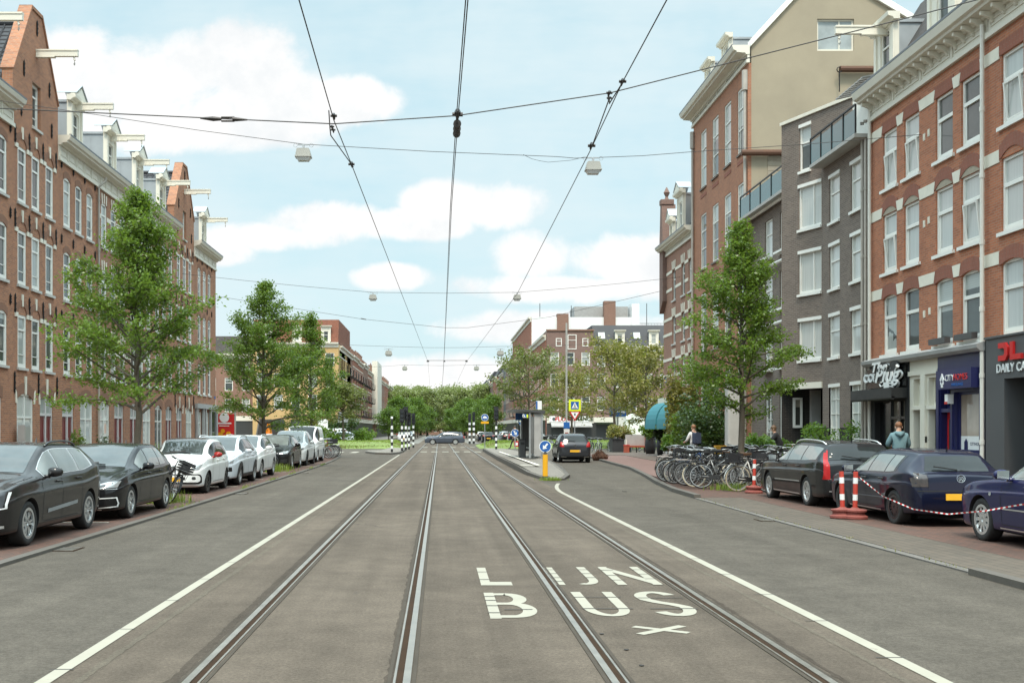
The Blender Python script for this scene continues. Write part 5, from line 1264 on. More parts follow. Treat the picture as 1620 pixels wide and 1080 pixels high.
for k, (x0, wd) in enumerate(((-.1,3.2),(3.6,2.6))):
    s = MB(); n = 7
    for q in range(n):
        a0, a1 = R(90*q/n), R(90*(q+1)/n); f_ = lambda a: (-.14-1.0*math.sin(a), zl(2.0)+1.35*math.cos(a))
        p, q_ = f_(a0), f_(a1); s.face([(x0,p[0],p[1]),(x0+wd,p[0],p[1]),(x0+wd,q_[0],q_[1]),(x0,q_[0],q_[1])])
        s.face([(x0,-.14,zl(2.0)),(x0,p[0],p[1]),(x0,q_[0],q_[1])]); s.face([(x0+wd,-.14,zl(2.0)),(x0+wd,q_[0],q_[1]),(x0+wd,p[0],p[1])])
    s.box(x0,x0+wd,-1.16,-1.13,zl(1.72),zl(2.0)); s.build('round_awning', M['teal'], t)
for s_ in (1,):   # awning round the corner, facing the square
    pass

# ------------------------------------------------------------------ far blocks
def far_window(key, w_, h, fm='white', pm='glassL'):
    def fn():
        mb = MB(); t_ = .1
        for b_ in ((-w_/2,-w_/2+t_,-.02,.1,0,h),(w_/2-t_,w_/2,-.02,.1,0,h),(-w_/2+t_,w_/2-t_,-.02,.1,h-t_,h),(-w_/2+t_,w_/2-t_,-.02,.1,0,t_),(-w_/2+t_,w_/2-t_,-.01,.1,h*.6,h*.6+.07)): mb.box(*b_)
        mb.face([(-w_/2,.05,0),(w_/2,.05,0),(w_/2,.05,h),(-w_/2,.05,h)], 1); return mb.mesh('window', [M[fm], M[pm]])
    return cached(('fw', round(w_,2), round(h,2), fm, pm), fn)
def far_block(label, loc, rz, W, D, H, ncol, rows, bm, ww=1.1, cat='house', group=None, gf=None, cor=True, roof='flat', chim=0, name='town_house', stripe=False, bal=0):
    t = thing(name, label, cat, loc, rz, group)
    cs = [W*(k+.5)/ncol for k in range(ncol)]
    ops = [(c_-ww/2,c_+ww/2,a,b,0) for c_ in cs for a, b in rows]
    mb = MB(); wall_front(mb, W, 0, H, ops, 0, .15); shell(mb, W, D, 0, H); mb.build('wall', M[bm], t)
    for c_ in cs:
        for a, b in rows: link('window', far_window(0, ww, b-a), t, (c_, .06, a))
    if cor:
        mb = MB(); mb.prism([(.05,H-.5),(-.1,H-.5),(-.12,H-.1),(-.4,H),(-.42,H+.22),(.05,H+.22)], 'yz', -.01, W+.01); mb.build('cornice', M['cream'], t)
    if stripe:
        mb = MB()
        for a, b in rows: mb.box(0,W,-.025,-.002,b+.05,b+.22)
        mb.build('stone_band', M['stonewhite'], t)
    if gf:
        mb = MB(); mb.box(.0,W,-.12,-.01,0,gf); mb.build('shopfront', M['door_dark'], t); mb = MB(); mb.box(-.02,W+.02,-.25,.0,gf,gf+.7); mb.build('fascia', M['cream'], t)
    if roof == 'flat': flat_roof(t, W, D, H+.1)
    else:
        mb = MB(); mb.prism([(.05,H+.2),(1.3,H+2.9),(D-1.3,H+2.9),(D-.05,H+.2)], 'yz', .02, W-.02); mb.build('roof', M[roof], t)
    for k in range(chim):
        mb = MB(); mb.box(-.45,.45,-.5,.5,0,2.2); mb.box(-.52,.52,-.57,.57,2.2,2.4); 
        for q in (-.25,.25): mb.tube([(q,0,2.4),(q,0,2.8)], .12, 8)
        mb.build('chimney', M['bk_far2'], t, (W*(k+.5)/chim, 1.6, H))
    for k in range(bal):
        for a, b in rows[:3]:
            mb = MB(); mb.box(-.9,.9,-.85,-.02,-.15,0)
            for q in range(10): mb.box(-.9+q*.198,-.88+q*.198,-.85,-.83,0,.95)
            mb.box(-.9,.9,-.87,-.82,.95,1.0); mb.build('balcony', M['iron'], t, (W*(k+.5)/bal, 0, a))
    return t
FR = [(4.3,6.2),(7.4,9.3),(10.4,12.2)]
# frontal right corner block across the square
fb = far_block('brown brick corner block with small top windows above a flower shop', (14.6,150,0), 0, 6.3, 24, 15.1, 3, FR, 'bk_far3', 1.15, 'building', None, 2.6, cor=False)
for k, c_ in enumerate((1.6,3.4,5.2)): link('window', far_window(0, .8 if k != 1 else 1.2, 1.1 if k != 1 else 2.0), fb, (c_, -.03, 13.0 if k != 1 else 12.6))
mb = MB(); mb.box(-.1,6.4,-.15,.3,15.1,15.3); mb.build('parapet', M['bk_far2'], fb)
mb = MB(); mb.box(.3,5.7,-.32,-.26,2.75,3.55); fs = mb.build('fascia_board', M['signwhite'], fb)
link('sign_letters', text_mesh('sign_letters', 'FLORA', .8, M['signred'], extrude=.02, bold=.02), fs, (2.3,-.34,3.15), (R(90),0,0))
link('sign_letters', text_mesh('sign_letters', 'ROMANCE', .7, M['leafdark'], extrude=.02, bold=.02), fs, (4.5,-.34,3.15), (R(90),0,0))
mb = MB(); mb.prism([(.9+.22*math.cos(R(a)),3.15+.25*math.sin(R(a))) for a in range(0,360,45)], 'xz', -.36, -.32); mb.build('flower_emblem', M['shopgrey'], fs)
mb = MB(); mb.prism([(-.25,2.7),(-1.3,2.2),(-1.3,2.05),(-.25,2.5)], 'yz', .5, 6.0); mb.build('awning', M['greystone'], fb)
fm = far_block('brown brick block with black mansard roof and white dormers facing the square', (20.9,150,0), 0, 17, 18, 12.8, 8, FR[:2]+[(10.2,11.8)], 'bk_far3', 1.1, 'building', None, 2.7, cor=True)
mb = MB(); mb.prism([(.0,13.0),(1.6,16.0),(17.9,16.0),(17.9,13.0)], 'yz', .02, 16.98); mb.build('mansard', M['tileroof'], fm)
for k, xx in enumerate((1.2,3.6,6.0,8.2,11,13.5)):
    if k % 2: dormer(fm, xx, 13.05, 1.3, 2.0, 1.8, .1, ped=False, beam=False)
    else: mb = MB(); mb.obox((xx,.72,14.5), Matrix.Rotation(R(-28), 3, 'X'), .45, .06, .5); mb.build('roof_window', M['glassR'], fm)
mb = MB()
for k in range(4): mb.box(.3+k*4.2,4.1+k*4.2,-1.3,-.2,2.5,2.58)
mb.build('awning', M['leafdark'], fm)
fw = far_block('white rendered upper block rising behind the brown corner block', (14.6,175,0), 0, 17, 30, 19.4, 1, [(17,18)], 'bk_far2', 1, 'building', None, None, cor=False, name='apartment_block')
mb = MB(); mb.box(.0,17.05,-.06,-.01,14,19.5); mb.build('white_render', M['signwhite'], fw)
mb = MB(); mb.box(4.0,5.8,-.5,1,14,20.0); mb.build('chimney', M['bk_far2'], fw); mb = MB(); mb.box(11.4,13.2,-.6,1,15,22.0); mb.build('chimney', M['bk_far2'], fw)
mb = MB(); mb.box(7.0,15.6,2,8,19.4,21.4); mb.build('roof_house', M['greystone'], fw); mb = MB(); mb.box(15.8,17.0,-.3,3,15,21.6); mb.build('lift_shaft', M['signwhite'], fw)
mb = MB(); mb.box(10.4,14.6,-1.2,-.1,15.6,17.4); mb.build('bay', M['greystone'], fw)
fx = far_block('pale flat block with roof railing behind the mansard roof', (31.6,178,0), 0, 12, 20, 17.2, 5, [(14.6,16.4)], 'concrete', 1.4, 'building', None, None, cor=False, name='apartment_block')
mb = MB()
for k in range(24): mb.box(k*.5,k*.5+.05,0,.05,17.2,18.8)
mb.box(0,12,0,.06,18.75,18.85); mb.build('railing', M['steel'], fx)
mb = MB()
for (x, h_) in ((3,4),(8,3.4),(14,4.2),(20,4),(24,3.6),(27,4.2),(30.2,3.8)): mb.tube([(x+13,176,16),(x+13,176,19.4+h_*.6)], .06, 5)
tag(mb.build('roof_mast', M['steeldark']), 'thin aerial masts on the roofs behind the square', 'aerials')
# street side beyond the square, right
RWALLS = ['bk_far2','bk_far1','bk_far3','bk_goth']
def rows_to(H): return [(4.2+3.1*k, 6.1+3.1*k) for k in range(int((H-4)//3.1))]
far_block('long brown block facing the street beside the flower corner', (14.5,174.8,0), R(-90), 24, 10, 14.4, 10, FR, 'bk_far1', 1.1, 'building', None, 3.0, stripe=True)
far_block('tall orange brown block with roof balconies down the right side', (14.5,219,0), R(-90), 44, 10, 19.3, 14, rows_to(19), 'bk_far1', 1.3, 'building', None, 3.0, chim=0, bal=5)
y = 219
RD = [(12,13.4,'bk_far2',2),(10,15.2,'bk_far3',1),(9,16.6,'shopgrey',0),(14,14.4,'bk_goth',3),(16,13.6,'bk_far2',3),(18,15.0,'bk_far1',2),(20,14.2,'bk_far3',3),(24,15.6,'bk_far2',2),(30,15.0,'bk_far1',3),(40,15.5,'bk_far3',3)]
RLB = ['first low brown house past the tall block on the right','purple brick house with a chimney far down the right side','dark grey narrow slab rising above the far right houses','pinkish house beyond the dark slab on the right',
       'sixth house past the square on the right, brown','seventh house past the square on the right, red','eighth house past the square on the right, purple','brown far right house near the park trees','red far right house half behind the park trees','last right house behind the park trees']
for (wd, H, bm, ch), lb in zip(RD, RLB):
    far_block(lb, (14.5,y+wd,0), R(-90), wd, 10, H, max(3, int(wd/2.4)), rows_to(H), bm, 1.1, 'house', 'houses far down the right side', 3.0, roof='flat' if bm == 'shopgrey' else 'tileroof', chim=ch); y += wd
# frontal yellow corner block, left across the square
yb = far_block('yellow brick corner building with red tiled mansard behind the left trees', (-27,160,0), 0, 12.4, 22, 14.1, 5, [(4.6,6.8),(7.8,9.9),(10.9,12.8)], 'bk_yellow', 1.3, 'building', None, None, cor=True)
mb = MB(); mb.prism([(.0,14.3),(.9,17.7),(21,17.7),(21,14.3)], 'yz', .02, 12.38); mb.build('mansard', M['redroof'], yb)
for xx in (2.2,6.4,10.6): dormer(yb, xx, 14.3, 1.4, 2.3, 1.6, .0, ped=False, beam=False)
mb = MB(); mb.box(1.5,4.6,-.1,-.01,.1,3.2); mb.box(5.5,7.2,-.1,-.01,.1,3.2); mb.build('shopfront', M['door_dark'], yb)
mb = MB(); n = 14
mb.prism([(10.6+1.0*math.cos(R(a)),2.6+1.3*math.sin(R(a))) for a in range(0,181,15)]+[(9.6,.05),(11.6,.05)], 'xz', -.08, -.02); dd = mb.build('arched_door', M['door_red'], yb)
far_block('brown brick block with grey dormer roof left of the yellow corner', (-47,162,0), 0, 19.9, 20, 12.6, 8, FR, 'bk_far2', 1.2, 'building', None, 3.0, roof='slate')
y = 162.0
LD = [(13,13.8,'bk_far1',3,2),(11,13.8,'bk_far2',3,2),(12,14.0,'bk_far1',3,2),(14,13.8,'bk_far1',4,3),(14,14.2,'bk_far2',4,3),(14,13.6,'bk_far1',4,2)]
LLB = ['red brick house with black balconies beside the yellow corner','brown balcony house second from the yellow corner','red balcony house third from the yellow corner','bright red balcony house fourth from the yellow corner','brown balcony house fifth from the yellow corner','red balcony house just before the white wrapped front']
for (wd, H, bm, ch, bl), lb in zip(LD, LLB):
    far_block(lb, (-14.6,y,0), R(90), wd, 10, H, max(3, int(wd/2.4)), [(4.2,6.2),(7.3,9.3),(10.3,12.3)], bm, 1.1, 'house', 'houses far down the left side', 3.0, chim=ch, bal=bl, stripe=(bm == 'bk_far1')); y += wd+.0
wb = far_block('far house front wrapped in white scaffold sheeting on the left', (-14.6,y,0), R(90), 17, 10, 15.6, 6, rows_to(14), 'bk_far2', 1.1, 'house', 'houses far down the left side', None, cor=False)
mb = MB(); mb.box(-.2,17.2,-1.2,-1.1,3,16.6); mb.box(-.2,-.1,-1.1,-.0,3,16.6); mb.build('scaffold_sheet', M['cream'], wb); y += 17
for (wd, H, bm, ch), lb in zip([(16,14.6,'bk_yellow',2),(20,13.8,'bk_far2',3),(24,14,'bk_far1',4),(30,14.4,'bk_far2',4)], ['pale yellow house beyond the white scaffold sheeting','brown far left house second past the scaffold sheeting','red far left house third past the scaffold sheeting','last far left house half behind the street trees']):
    far_block(lb, (-14.6,y,0), R(90), wd, 10, H, max(3, int(wd/2.4)), rows_to(H), bm, 1.1, 'house', 'houses far down the left side', 3.0, chim=ch); y += wd
far_block('low brown buildings closing the street behind the park trees', (-60,400,0), 0, 120, 10, 7.5, 40, [(1.0,2.8),(4.2,6.0)], 'bk_far2', 1.2, 'building', None, None, roof='tileroof', name='town_house')
# ------------------------------------------------------------------ cars
# car axes: x forward (nose at +L/2), y left, z up, wheels on z = 0
def pchip(xs, ys, q):
    xs = np.asarray(xs, float); ys = np.asarray(ys, float); h = np.diff(xs); d = np.diff(ys)/h; m = np.zeros(len(xs))
    for k in range(1, len(xs)-1):
        if d[k-1]*d[k] > 0:
            w1, w2 = 2*h[k]+h[k-1], h[k]+2*h[k-1]; m[k] = (w1+w2)/(w1/d[k-1]+w2/d[k])
    m[0], m[-1] = d[0], d[-1]
    i = np.clip(np.searchsorted(xs, q)-1, 0, len(h)-1); t = (q-xs[i])/h[i]
    return (2*t**3-3*t**2+1)*ys[i]+(t**3-2*t**2+t)*h[i]*m[i]+(-2*t**3+3*t**2)*ys[i+1]+(t**3-t**2)*h[i]*m[i+1]
def chaikin(P, it=2):
    P = [np.array(p, float) for p in P]
    for _ in range(it):
        Q = [P[0]]
        for k in range(len(P)-1):
            Q += [P[k]*.75+P[k+1]*.25, P[k]*.25+P[k+1]*.75]
        Q.append(P[-1]); P = Q
    return P
class Car:
    """stations: (x, w, zb, zs, zr, yr): half width, underside, shoulder, top, half width of the top edge"""
    def __init__(s, L, st, wb, fo, wr, hw):
        s.L, s.wb, s.wr, s.hw = L, wb, wr, hw; s.st = sorted(st); s.xf = L/2-fo; s.xr = s.xf-wb
        X = [a[0] for a in s.st]; tt = np.arange(len(X)); q = np.concatenate([np.linspace(k, k+1, 8, endpoint=False) for k in range(len(X)-1)]+[[len(X)-1]])
        s.px = np.interp(q, tt, X); s.col = [pchip(X, [a[j] for a in s.st], s.px) for j in range(1, 6)]
    def at(s, x, j): return float(np.interp(x, s.px, s.col[j]))
    def zs(s, x): return s.at(x, 2)
    def zr(s, x): return s.at(x, 3)
    def yr(s, x): return s.at(x, 4)
    def section(s, i):
        w_, zb, zs, zr, yr = (c_[i] for c_ in s.col); k = min(1, max(0, (zr-zs)/.4)); hb = zs-zb
        e = zr-.03-.05*k; g0 = (.945*w_, zs+.012); g1 = (yr, max(e, zs+.02))
        g = lambda t: (g0[0]+(g1[0]-g0[0])*t+.022*k*math.sin(math.pi*t), g0[1]+(g1[1]-g0[1])*t)
        pts = [(0,zb),(.6*w_,zb),(.92*w_,zb+.012),(.965*w_,zb+.07*min(1,hb/.5)),(.985*w_,zb+hb*.33),(w_,zb+hb*.60),(1.006*w_,zb+hb*.76),(.984*w_,zb+hb*.80),(.966*w_,zb+hb*.96),g0,g(.33),g(.67),g(.97),(yr-.05,zr-.012),(yr*.5,zr+.004),(0,zr+.012)]
        return chaikin(pts, 2)
    def body(s):
        mb = MB(); n = None
        for i in range(len(s.px)):
            P = s.section(i); n = len(P); x = s.px[i]
            mb.v += [(x, p[0], p[1]) for p in P] + [(x, -p[0], p[1]) for p in P[-2:0:-1]]
        m = 2*n-2
        for i in range(len(s.px)-1):
            for j in range(m):
                a, b = i*m+j, i*m+(j+1) % m; mb.f.append((a, b, b+m, a+m)); mb.m.append(0)
        mb.f.append(tuple(range(m))[::-1]); mb.m.append(0); mb.f.append(tuple((len(s.px)-1)*m+j for j in range(m))); mb.m.append(0)
        return mb
def bool_cut(me, cutters, mats):
    o = link('tmp', me); cm = MB()
    for f_ in cutters: f_(cm)
    cme = cm.mesh('tmpc', mats); cme.polygons.foreach_set('material_index', [1]*len(cme.polygons)); c_ = link('tmpc', cme)
    md = o.modifiers.new('b', 'BOOLEAN'); md.operation = 'DIFFERENCE'; md.object = c_; md.solver = 'EXACT'
    bpy.context.view_layer.update()
    r = bpy.data.meshes.new_from_object(o.evaluated_get(bpy.context.evaluated_depsgraph_get()))
    bpy.data.objects.remove(o); bpy.data.objects.remove(c_); return r
def bvh_of(mb): return BVHTree.FromPolygons([Vector(v) for v in mb.v], mb.f)
def patch(bvh, poly, axis, off=.004, step=.07, thick=0.0):
    """panel with outline poly laid on the body, projected along an axis: 'y+','y-','x+','x-','z+'"""
    bm = bmesh.new(); vs = [bm.verts.new((a, b, 0)) for a, b in poly]; bm.faces.new(vs); bmesh.ops.triangulate(bm, faces=bm.faces[:])
    for _ in range(5):
        es = [e for e in bm.edges if e.calc_length() > step]
        if not es: break
        bmesh.ops.subdivide_edges(bm, edges=es, cuts=1); bmesh.ops.triangulate(bm, faces=[f for f in bm.faces if len(f.verts) > 3])
    sg = -1 if axis[1] == '+' else 1
    d_ = {'x': Vector((sg,0,0)), 'y': Vector((0,sg,0)), 'z': Vector((0,0,sg))}[axis[0]]
    bad = set(); V = []; bm.verts.ensure_lookup_table()
    for v in bm.verts:
        a, b = v.co.x, v.co.y
        o = {'x': Vector((0,a,b)), 'y': Vector((a,0,b)), 'z': Vector((a,b,0))}[axis[0]] - d_*6
        h = bvh.ray_cast(o, d_)
        if h[0] is None: 
            h = bvh.find_nearest(o + d_*(6-1.0)); p, nn = h[0], h[1]
        else: p, nn = h[0], h[1]
        if nn.dot(d_) > 0: nn = -nn
        if axis[0] == 'x' and abs(nn.x) < .16: bad.add(len(V))
        V.append(tuple(p + nn*off))
    F_ = [tuple(v.index for v in f.verts) for f in bm.faces]; bm.verts.index_update(); F_ = [tuple(v.index for v in f.verts) for f in bm.faces]; F_ = [f for f in F_ if not any(i in bad for i in f)]; bm.free()
    return V, F_
def add_patch(mb, bvh, poly, axis, off=.004, step=.07, mi=0):
    V, F_ = patch(bvh, poly, axis, off, step); i = len(mb.v); mb.v += V; mb.f += [tuple(i+k for k in f) for f in F_]; mb.m += [mi]*len(F_)
def mirror2(poly): return [(-a, b) for a, b in poly][::-1]
def rounded(x0, x1, z0, z1, r, n=4):
    P = []
    for (cx, cz, a0) in ((x1-r,z1-r,0),(x0+r,z1-r,90),(x0+r,z0+r,180),(x1-r,z0+r,270)):
        P += [(cx+r*math.cos(R(a0+90*k/n)), cz+r*math.sin(R(a0+90*k/n))) for k in range(n+1)]
    return P
def wheel_meshes(r, wd, spokes, dark, style='spoke'):
    key = ('wheel', r, wd, spokes, dark, style)
    def fn():
        rr = r*.68; mb = MB()
        mb.lathe([(rr,-wd*.46),(r*.9,-wd*.5),(r*.965,-wd*.44),(r,-wd*.30),(r,wd*.30),(r*.965,wd*.44),(r*.9,wd*.5),(rr,wd*.46),(rr-.03,wd*.3),(rr-.03,-wd*.3)], 32, 'y', close=True)
        ty = mb.mesh('wheel', M['rubber'], True)
        mb = MB(); mb.ring(rr-.035, rr+.006, wd*.30, wd*.47, 32, 'y'); mb.disc(rr-.03, -wd*.2, wd*.02, 28, 'y', mi=1); mb.disc(.075, wd*.0, wd*.36, 16, 'y')
        for k in range(spokes):
            for s_ in ((-1, 1) if style == 'twin' else (0,)):
                a = 2*math.pi*k/spokes + s_*.16; ca, sa = math.cos(a), math.sin(a); rm = Matrix(((ca,0,sa),(0,1,0),(-sa,0,ca)))
                w0 = .015 if style == 'twin' else .026 if style == 'spoke' else .055
                mid = (rr-.02+.05)/2
                mb.obox(rm @ Vector((mid,wd*.30,0)), rm, (rr-.06)/2+.01, .022, w0)
                if style == 'cover': mb.obox(rm @ Vector((rr-.09,wd*.32,0)), rm, .05, .018, .075)
        for k in range(5):
            a = 2*math.pi*k/5+.3; mb.disc(.012, wd*.33, wd*.38, 6, 'y', (.05*math.cos(a),0,.05*math.sin(a)), mi=1)
        return ty, mb.mesh('rim', [M['alloydark' if dark else 'alloy'], M['blackmatt']], False)
    return cached(key, fn)
def make_car(label, cat, cfg, loc, heading, group=None, name='parked_car'):
    """cfg: dict with L,H,hw,wb,fo,wr,stations,paint and details"""
    g = cfg; car = Car(g['L'], g['st'], g['wb'], g['fo'], g['wr'], g['hw']); t = thing(name, label, cat, loc, heading, group)
    P = M[g['paint']]; mb = car.body(); bvh = bvh_of(mb); wr = g['wr']
    me = mb.mesh('body', [P, M['blackmatt']], True)
    cut = []
    for x in (car.xf, car.xr):
        for s_ in (-1, 1): cut.append(lambda m_, x=x, s_=s_: m_.disc(wr+.045, *((g['hw']*.62, g['hw']+.3) if s_ > 0 else (-g['hw']-.3, -g['hw']*.62)), n=36, axis='y', o=(x,0,wr)))
    me = bool_cut(me, cut, [P, M['blackmatt']]); me.name = 'body'; set_smooth_angle(me, 38)
    bo = link('body', me, t)
    # wheels
    ty, rim = wheel_meshes(wr, g.get('ww', .215), g.get('spokes', 5), g.get('darkrim', False), g.get('rim', 'spoke'))
    for x in (car.xf, car.xr):
        for s_ in (1, -1):
            o = link('wheel', ty, t, (x, s_*(g['hw']*.975-.115), wr), (0,0,0 if s_ > 0 else math.pi)); link('rim', rim, o)
    # side windows
    b0, b1 = g['dlo']; zt = lambda x: min(car.zr(x+.0)-g.get('wtop', .10), 9)
    zbm = lambda x: car.zs(x)+.035
    def band(x0, x1, lo, hi, n=10):
        xs_ = [x0+(x1-x0)*k/n for k in range(n+1)]; up = [(x, hi(x)) for x in xs_]; dn = [(x, lo(x)) for x in xs_]
        return [p for p in dn] + [p for p in reversed(up) if p[1] > lo(p[0])+.012]
    for ax in ('y+', 'y-'):
        tr = MB(); add_patch(tr, bvh, band(b0-.03, b1+.03, lambda x: zbm(x)-.016, lambda x: zt(x)+.014), ax, .003, .09)
        tro = tr.build('window_trim', M['blackgloss' if not g.get('chrometrim') else 'alloy'], t, smooth=True)
        for (x0, x1) in g['wins']: gl = MB(); add_patch(gl, bvh, band(x0, x1, zbm, zt), ax, .0065, .08); gl.build('side_window', M[g.get('glass', 'carglass')], tro, smooth=True)
    # windscreen and rear window as grids on the body
    def screen(xa, xb, m_, inset, nm, axis='z'):
        mb_ = MB(); nx, ny = 10, 14
        for i in range(nx+1):
            x = xa+(xb-xa)*i/nx; yy = max(.2, car.yr(x)-inset)
            for j in range(ny+1):
                y = yy*(2*j/ny-1); yy2 = y
                h = bvh.ray_cast(Vector((x, yy2, 5)), Vector((0,0,-1)))
                p, nn = (h[0], h[1]) if h[0] is not None else (Vector((x,y,car.zr(x))), Vector((0,0,1)))
                if nn.z < 0: nn = -nn
                mb_.v.append(tuple(p+nn*.005))
        for i in range(nx):
            for j in range(ny):
                a = i*(ny+1)+j; mb_.f.append((a,a+1,a+ny+2,a+ny+1)); mb_.m.append(0)
        return mb_.build(nm, M[m_], t, smooth=True)
    wsx = g['ws']; scr = screen(wsx[0], wsx[1], g.get('glassf', 'carglass'), .075, 'windscreen')
    wp = MB()
    for y0 in (-.45, .25):
        pts = []
        for k in range(8):
            y = y0+.55*k/7 if y0 < 0 else y0-.55*k/7; x = wsx[0]-.03-.012*k
            h = bvh.ray_cast(Vector((x,y,5)), Vector((0,0,-1))); pts.append(h[0]+Vector((0,0,.022)) if h[0] is not None else Vector((x,y,car.zr(x))))
        wp.tube(pts, .011, 5)
    wp.build('wiper', M['black'], scr)
    if g.get('rwx'): rw = screen(g['rwx'][0], g['rwx'][1], g.get('glass', 'carglass'), .10, 'rear_window')
    elif g.get('rwz'):
        z0, z1, y0, y1 = g['rwz']; rw_ = MB(); add_patch(rw_, bvh, [(-y0,z0),(y0,z0),(y1,z1),(-y1,z1)], 'x-', .005, .08); rw = rw_.build('rear_window', M[g.get('glassr', 'carglass')], t, smooth=True)
        s = MB()
        h = bvh.ray_cast(Vector((-6,0,z0+.03)), Vector((1,0,0)))
        if h[0] is not None: s.tube([h[0]+Vector((-.03,0,0)), h[0]+Vector((-.02,.4,.06))], .012, 5); s.build('rear_wiper', M['black'], rw)
    # lamps, grilles, plates, trims
    def pg(nm, polys, m_, off=.006, parent=t, step=.06):
        for q in polys:
            s = MB(); add_patch(s, bvh, q[0], q[1], off, step); s.build(nm, M[m_], parent, smooth=True)
    for it in g.get('front', []):        # (name, poly(y,z), material, mirrored, offset)
        nm, poly, m_, mir, off = it; pg(nm, [(poly, 'x+')]+([(mirror2(poly), 'x+')] if mir else []), m_, off)
    for it in g.get('rear', []):
        nm, poly, m_, mir, off = it; pg(nm, [(poly, 'x-')]+([(mirror2(poly), 'x-')] if mir else []), m_, off)
    for it in g.get('side', []):         # (name, poly(x,z), material, offset)
        nm, poly, m_, off = it; pg(nm, [(poly, 'y+'), (poly, 'y-')], m_, off)
    for fr in (1, -1):
        if g.get('plate_f' if fr > 0 else 'plate_r') is None: continue
        z = g['plate_f' if fr > 0 else 'plate_r']; h = bvh.ray_cast(Vector((6*fr,0,z)), Vector((-fr,0,0))); x = h[0].x if h[0] is not None else fr*g['L']/2
        s = MB(); s.box(x-.015,x+.015,-.27,.27,z-.058,z+.058); pl = s.build('number_plate', M['plate'], t); s = MB(); s.box(x+fr*.0151-.001,x+fr*.0151+.001,-.258,-.222,z-.05,z+.05); s.box(x+fr*.0151-.001,x+fr*.0151+.001,.222,.258,z-.05,z+.05) if False else None; s.build('plate_band', M['signblue'], pl)
    # door seams and handles
    sm = MB()
    for x in g['seams']:
        z0, z1 = car.at(x, 1)+.12, car.zs(x)+.03
        if abs(x-car.xr) < wr+.05: z0 = max(z0, wr*2-.02)
        for ax in ('y+', 'y-'): add_patch(sm, bvh, [(x-.006,z0),(x+.006,z0),(x+.006,z1),(x-.006,z1)], ax, .0025, .12)
    xa, xb = g['sill']
    for ax in ('y+', 'y-'): add_patch(sm, bvh, [(xa,car.at(xa,1)+.115),(xb,car.at(xb,1)+.115),(xb,car.at(xb,1)+.127),(xa,car.at(xa,1)+.127)], ax, .0025, .14)
    if g.get('hoodseam'):
        for s_ in (-1, 1):
            pts = []
            for k in range(9):
                x = g['hoodseam'][0]+(g['hoodseam'][1]-g['hoodseam'][0])*k/8; y = s_*(car.at(x,0)*.86)
                h = bvh.ray_cast(Vector((x,y,5)), Vector((0,0,-1)))
                if h[0] is not None: pts.append(h[0]+Vector((0,0,.0)))
            if len(pts) > 2: sm.tube(pts, .006, 4)
    sm.build('door_seam', M['blackmatt'], t)
    for x in g['handles']:
        for s_ in (-1, 1):
            z = car.zs(x)-.09; h = bvh.ray_cast(Vector((x,6*s_,z)), Vector((0,-s_,0)))
            if h[0] is None: continue
            y = h[0].y; s = MB(); s.tube([(x-.10,y,z),(x-.08,y+s_*.03,z),(x+.07,y+s_*.03,z+.004),(x+.09,y,z+.004)], .016, 6); s.build('handle', M[g.get('handlem', g['paint'])], t, smooth=True)
    # mirrors
    mx = g['mirror']
    for s_ in (-1, 1):
        y = s_*(car.at(mx,0)*.96); z = car.zs(mx)+.085; s = MB(); hh = g.get('mirz', .085)
        n = 10
        for i in range(n+1):
            u = i/n; sc = math.sin(math.pi*min(1,max(0,(u*.9+.06))))**.5
            s.v += [(mx+.02+sc*(.075 if k in (1,2) else -.0)*1.0-.03, y+s_*(.03+u*.22), z+sc*hh*(1 if k in (2,3) else -1)*(.95-.15*u)) for k in range(4)]
        for i in range(n):
            for k in range(4): s.f.append((i*4+k,i*4+(k+1)%4,(i+1)*4+(k+1)%4,(i+1)*4+k)); s.m.append(0)
        s.f.append((3,2,1,0)); s.m.append(0); s.f.append(tuple(n*4+k for k in range(4))); s.m.append(0)
        s.box(mx-.03,mx+.02,min(y-s_*.06,y+s_*.06),max(y-s_*.06,y+s_*.06),z-hh-.01,z-hh*.5)
        mo = s.build('wing_mirror', M[g.get('mirm', g['paint'])], t, smooth=True)
        s = MB(); s.face([(mx-.034,y+s_*.05,z-hh*.75),(mx-.034,y+s_*.22,z-hh*.7),(mx-.034,y+s_*.22,z+hh*.65),(mx-.034,y+s_*.05,z+hh*.75)]); s.build('mirror_glass', M['chrome'], mo)
    if g.get('rails'):
        x0, x1 = g['rails']
        for s_ in (-1, 1):
            pts = []
            for k in range(10):
                x = x0+(x1-x0)*k/9; pts.append((x, s_*(car.yr(x)-.03), car.zr(x)-.035+.06*math.sin(math.pi*min(1,max(0.0,k/9)))**.35))
            s = MB(); s.tube(pts, .019, 6); s.build('roof_rail', M[g.get('railm', 'alloy')], t, smooth=True)
    if g.get('antenna'):
        x = g['antenna']; s = MB(); s.tube([(x,0,car.zr(x)),(x-.05,0,car.zr(x)+.09)], [.02,.006], 6); s.build('aerial', M['black'], t)
    if g.get('arch'):
        for x in (car.xf, car.xr):
            r0, r1 = wr+.04, wr+.095; pl = [(x+r1*math.cos(R(a)), wr+r1*math.sin(R(a))) for a in range(-12,193,12)]+[(x+r0*math.cos(R(a)), wr+r0*math.sin(R(a))) for a in range(192,-13,-12)]
            pg('wheel_arch_trim', [(pl,'y+'),(pl,'y-')], g['arch'], .010, t, .09)
        pl = [(car.xf-wr-.08,car.at(0,1)+.02),(car.xr+wr+.08,car.at(0,1)+.02),(car.xr+wr+.1,car.at(0,1)+.15),(car.xf-wr-.1,car.at(0,1)+.15)]
        pg('sill_trim', [(pl,'y+'),(pl,'y-')], g['arch'], .008, t, .1)
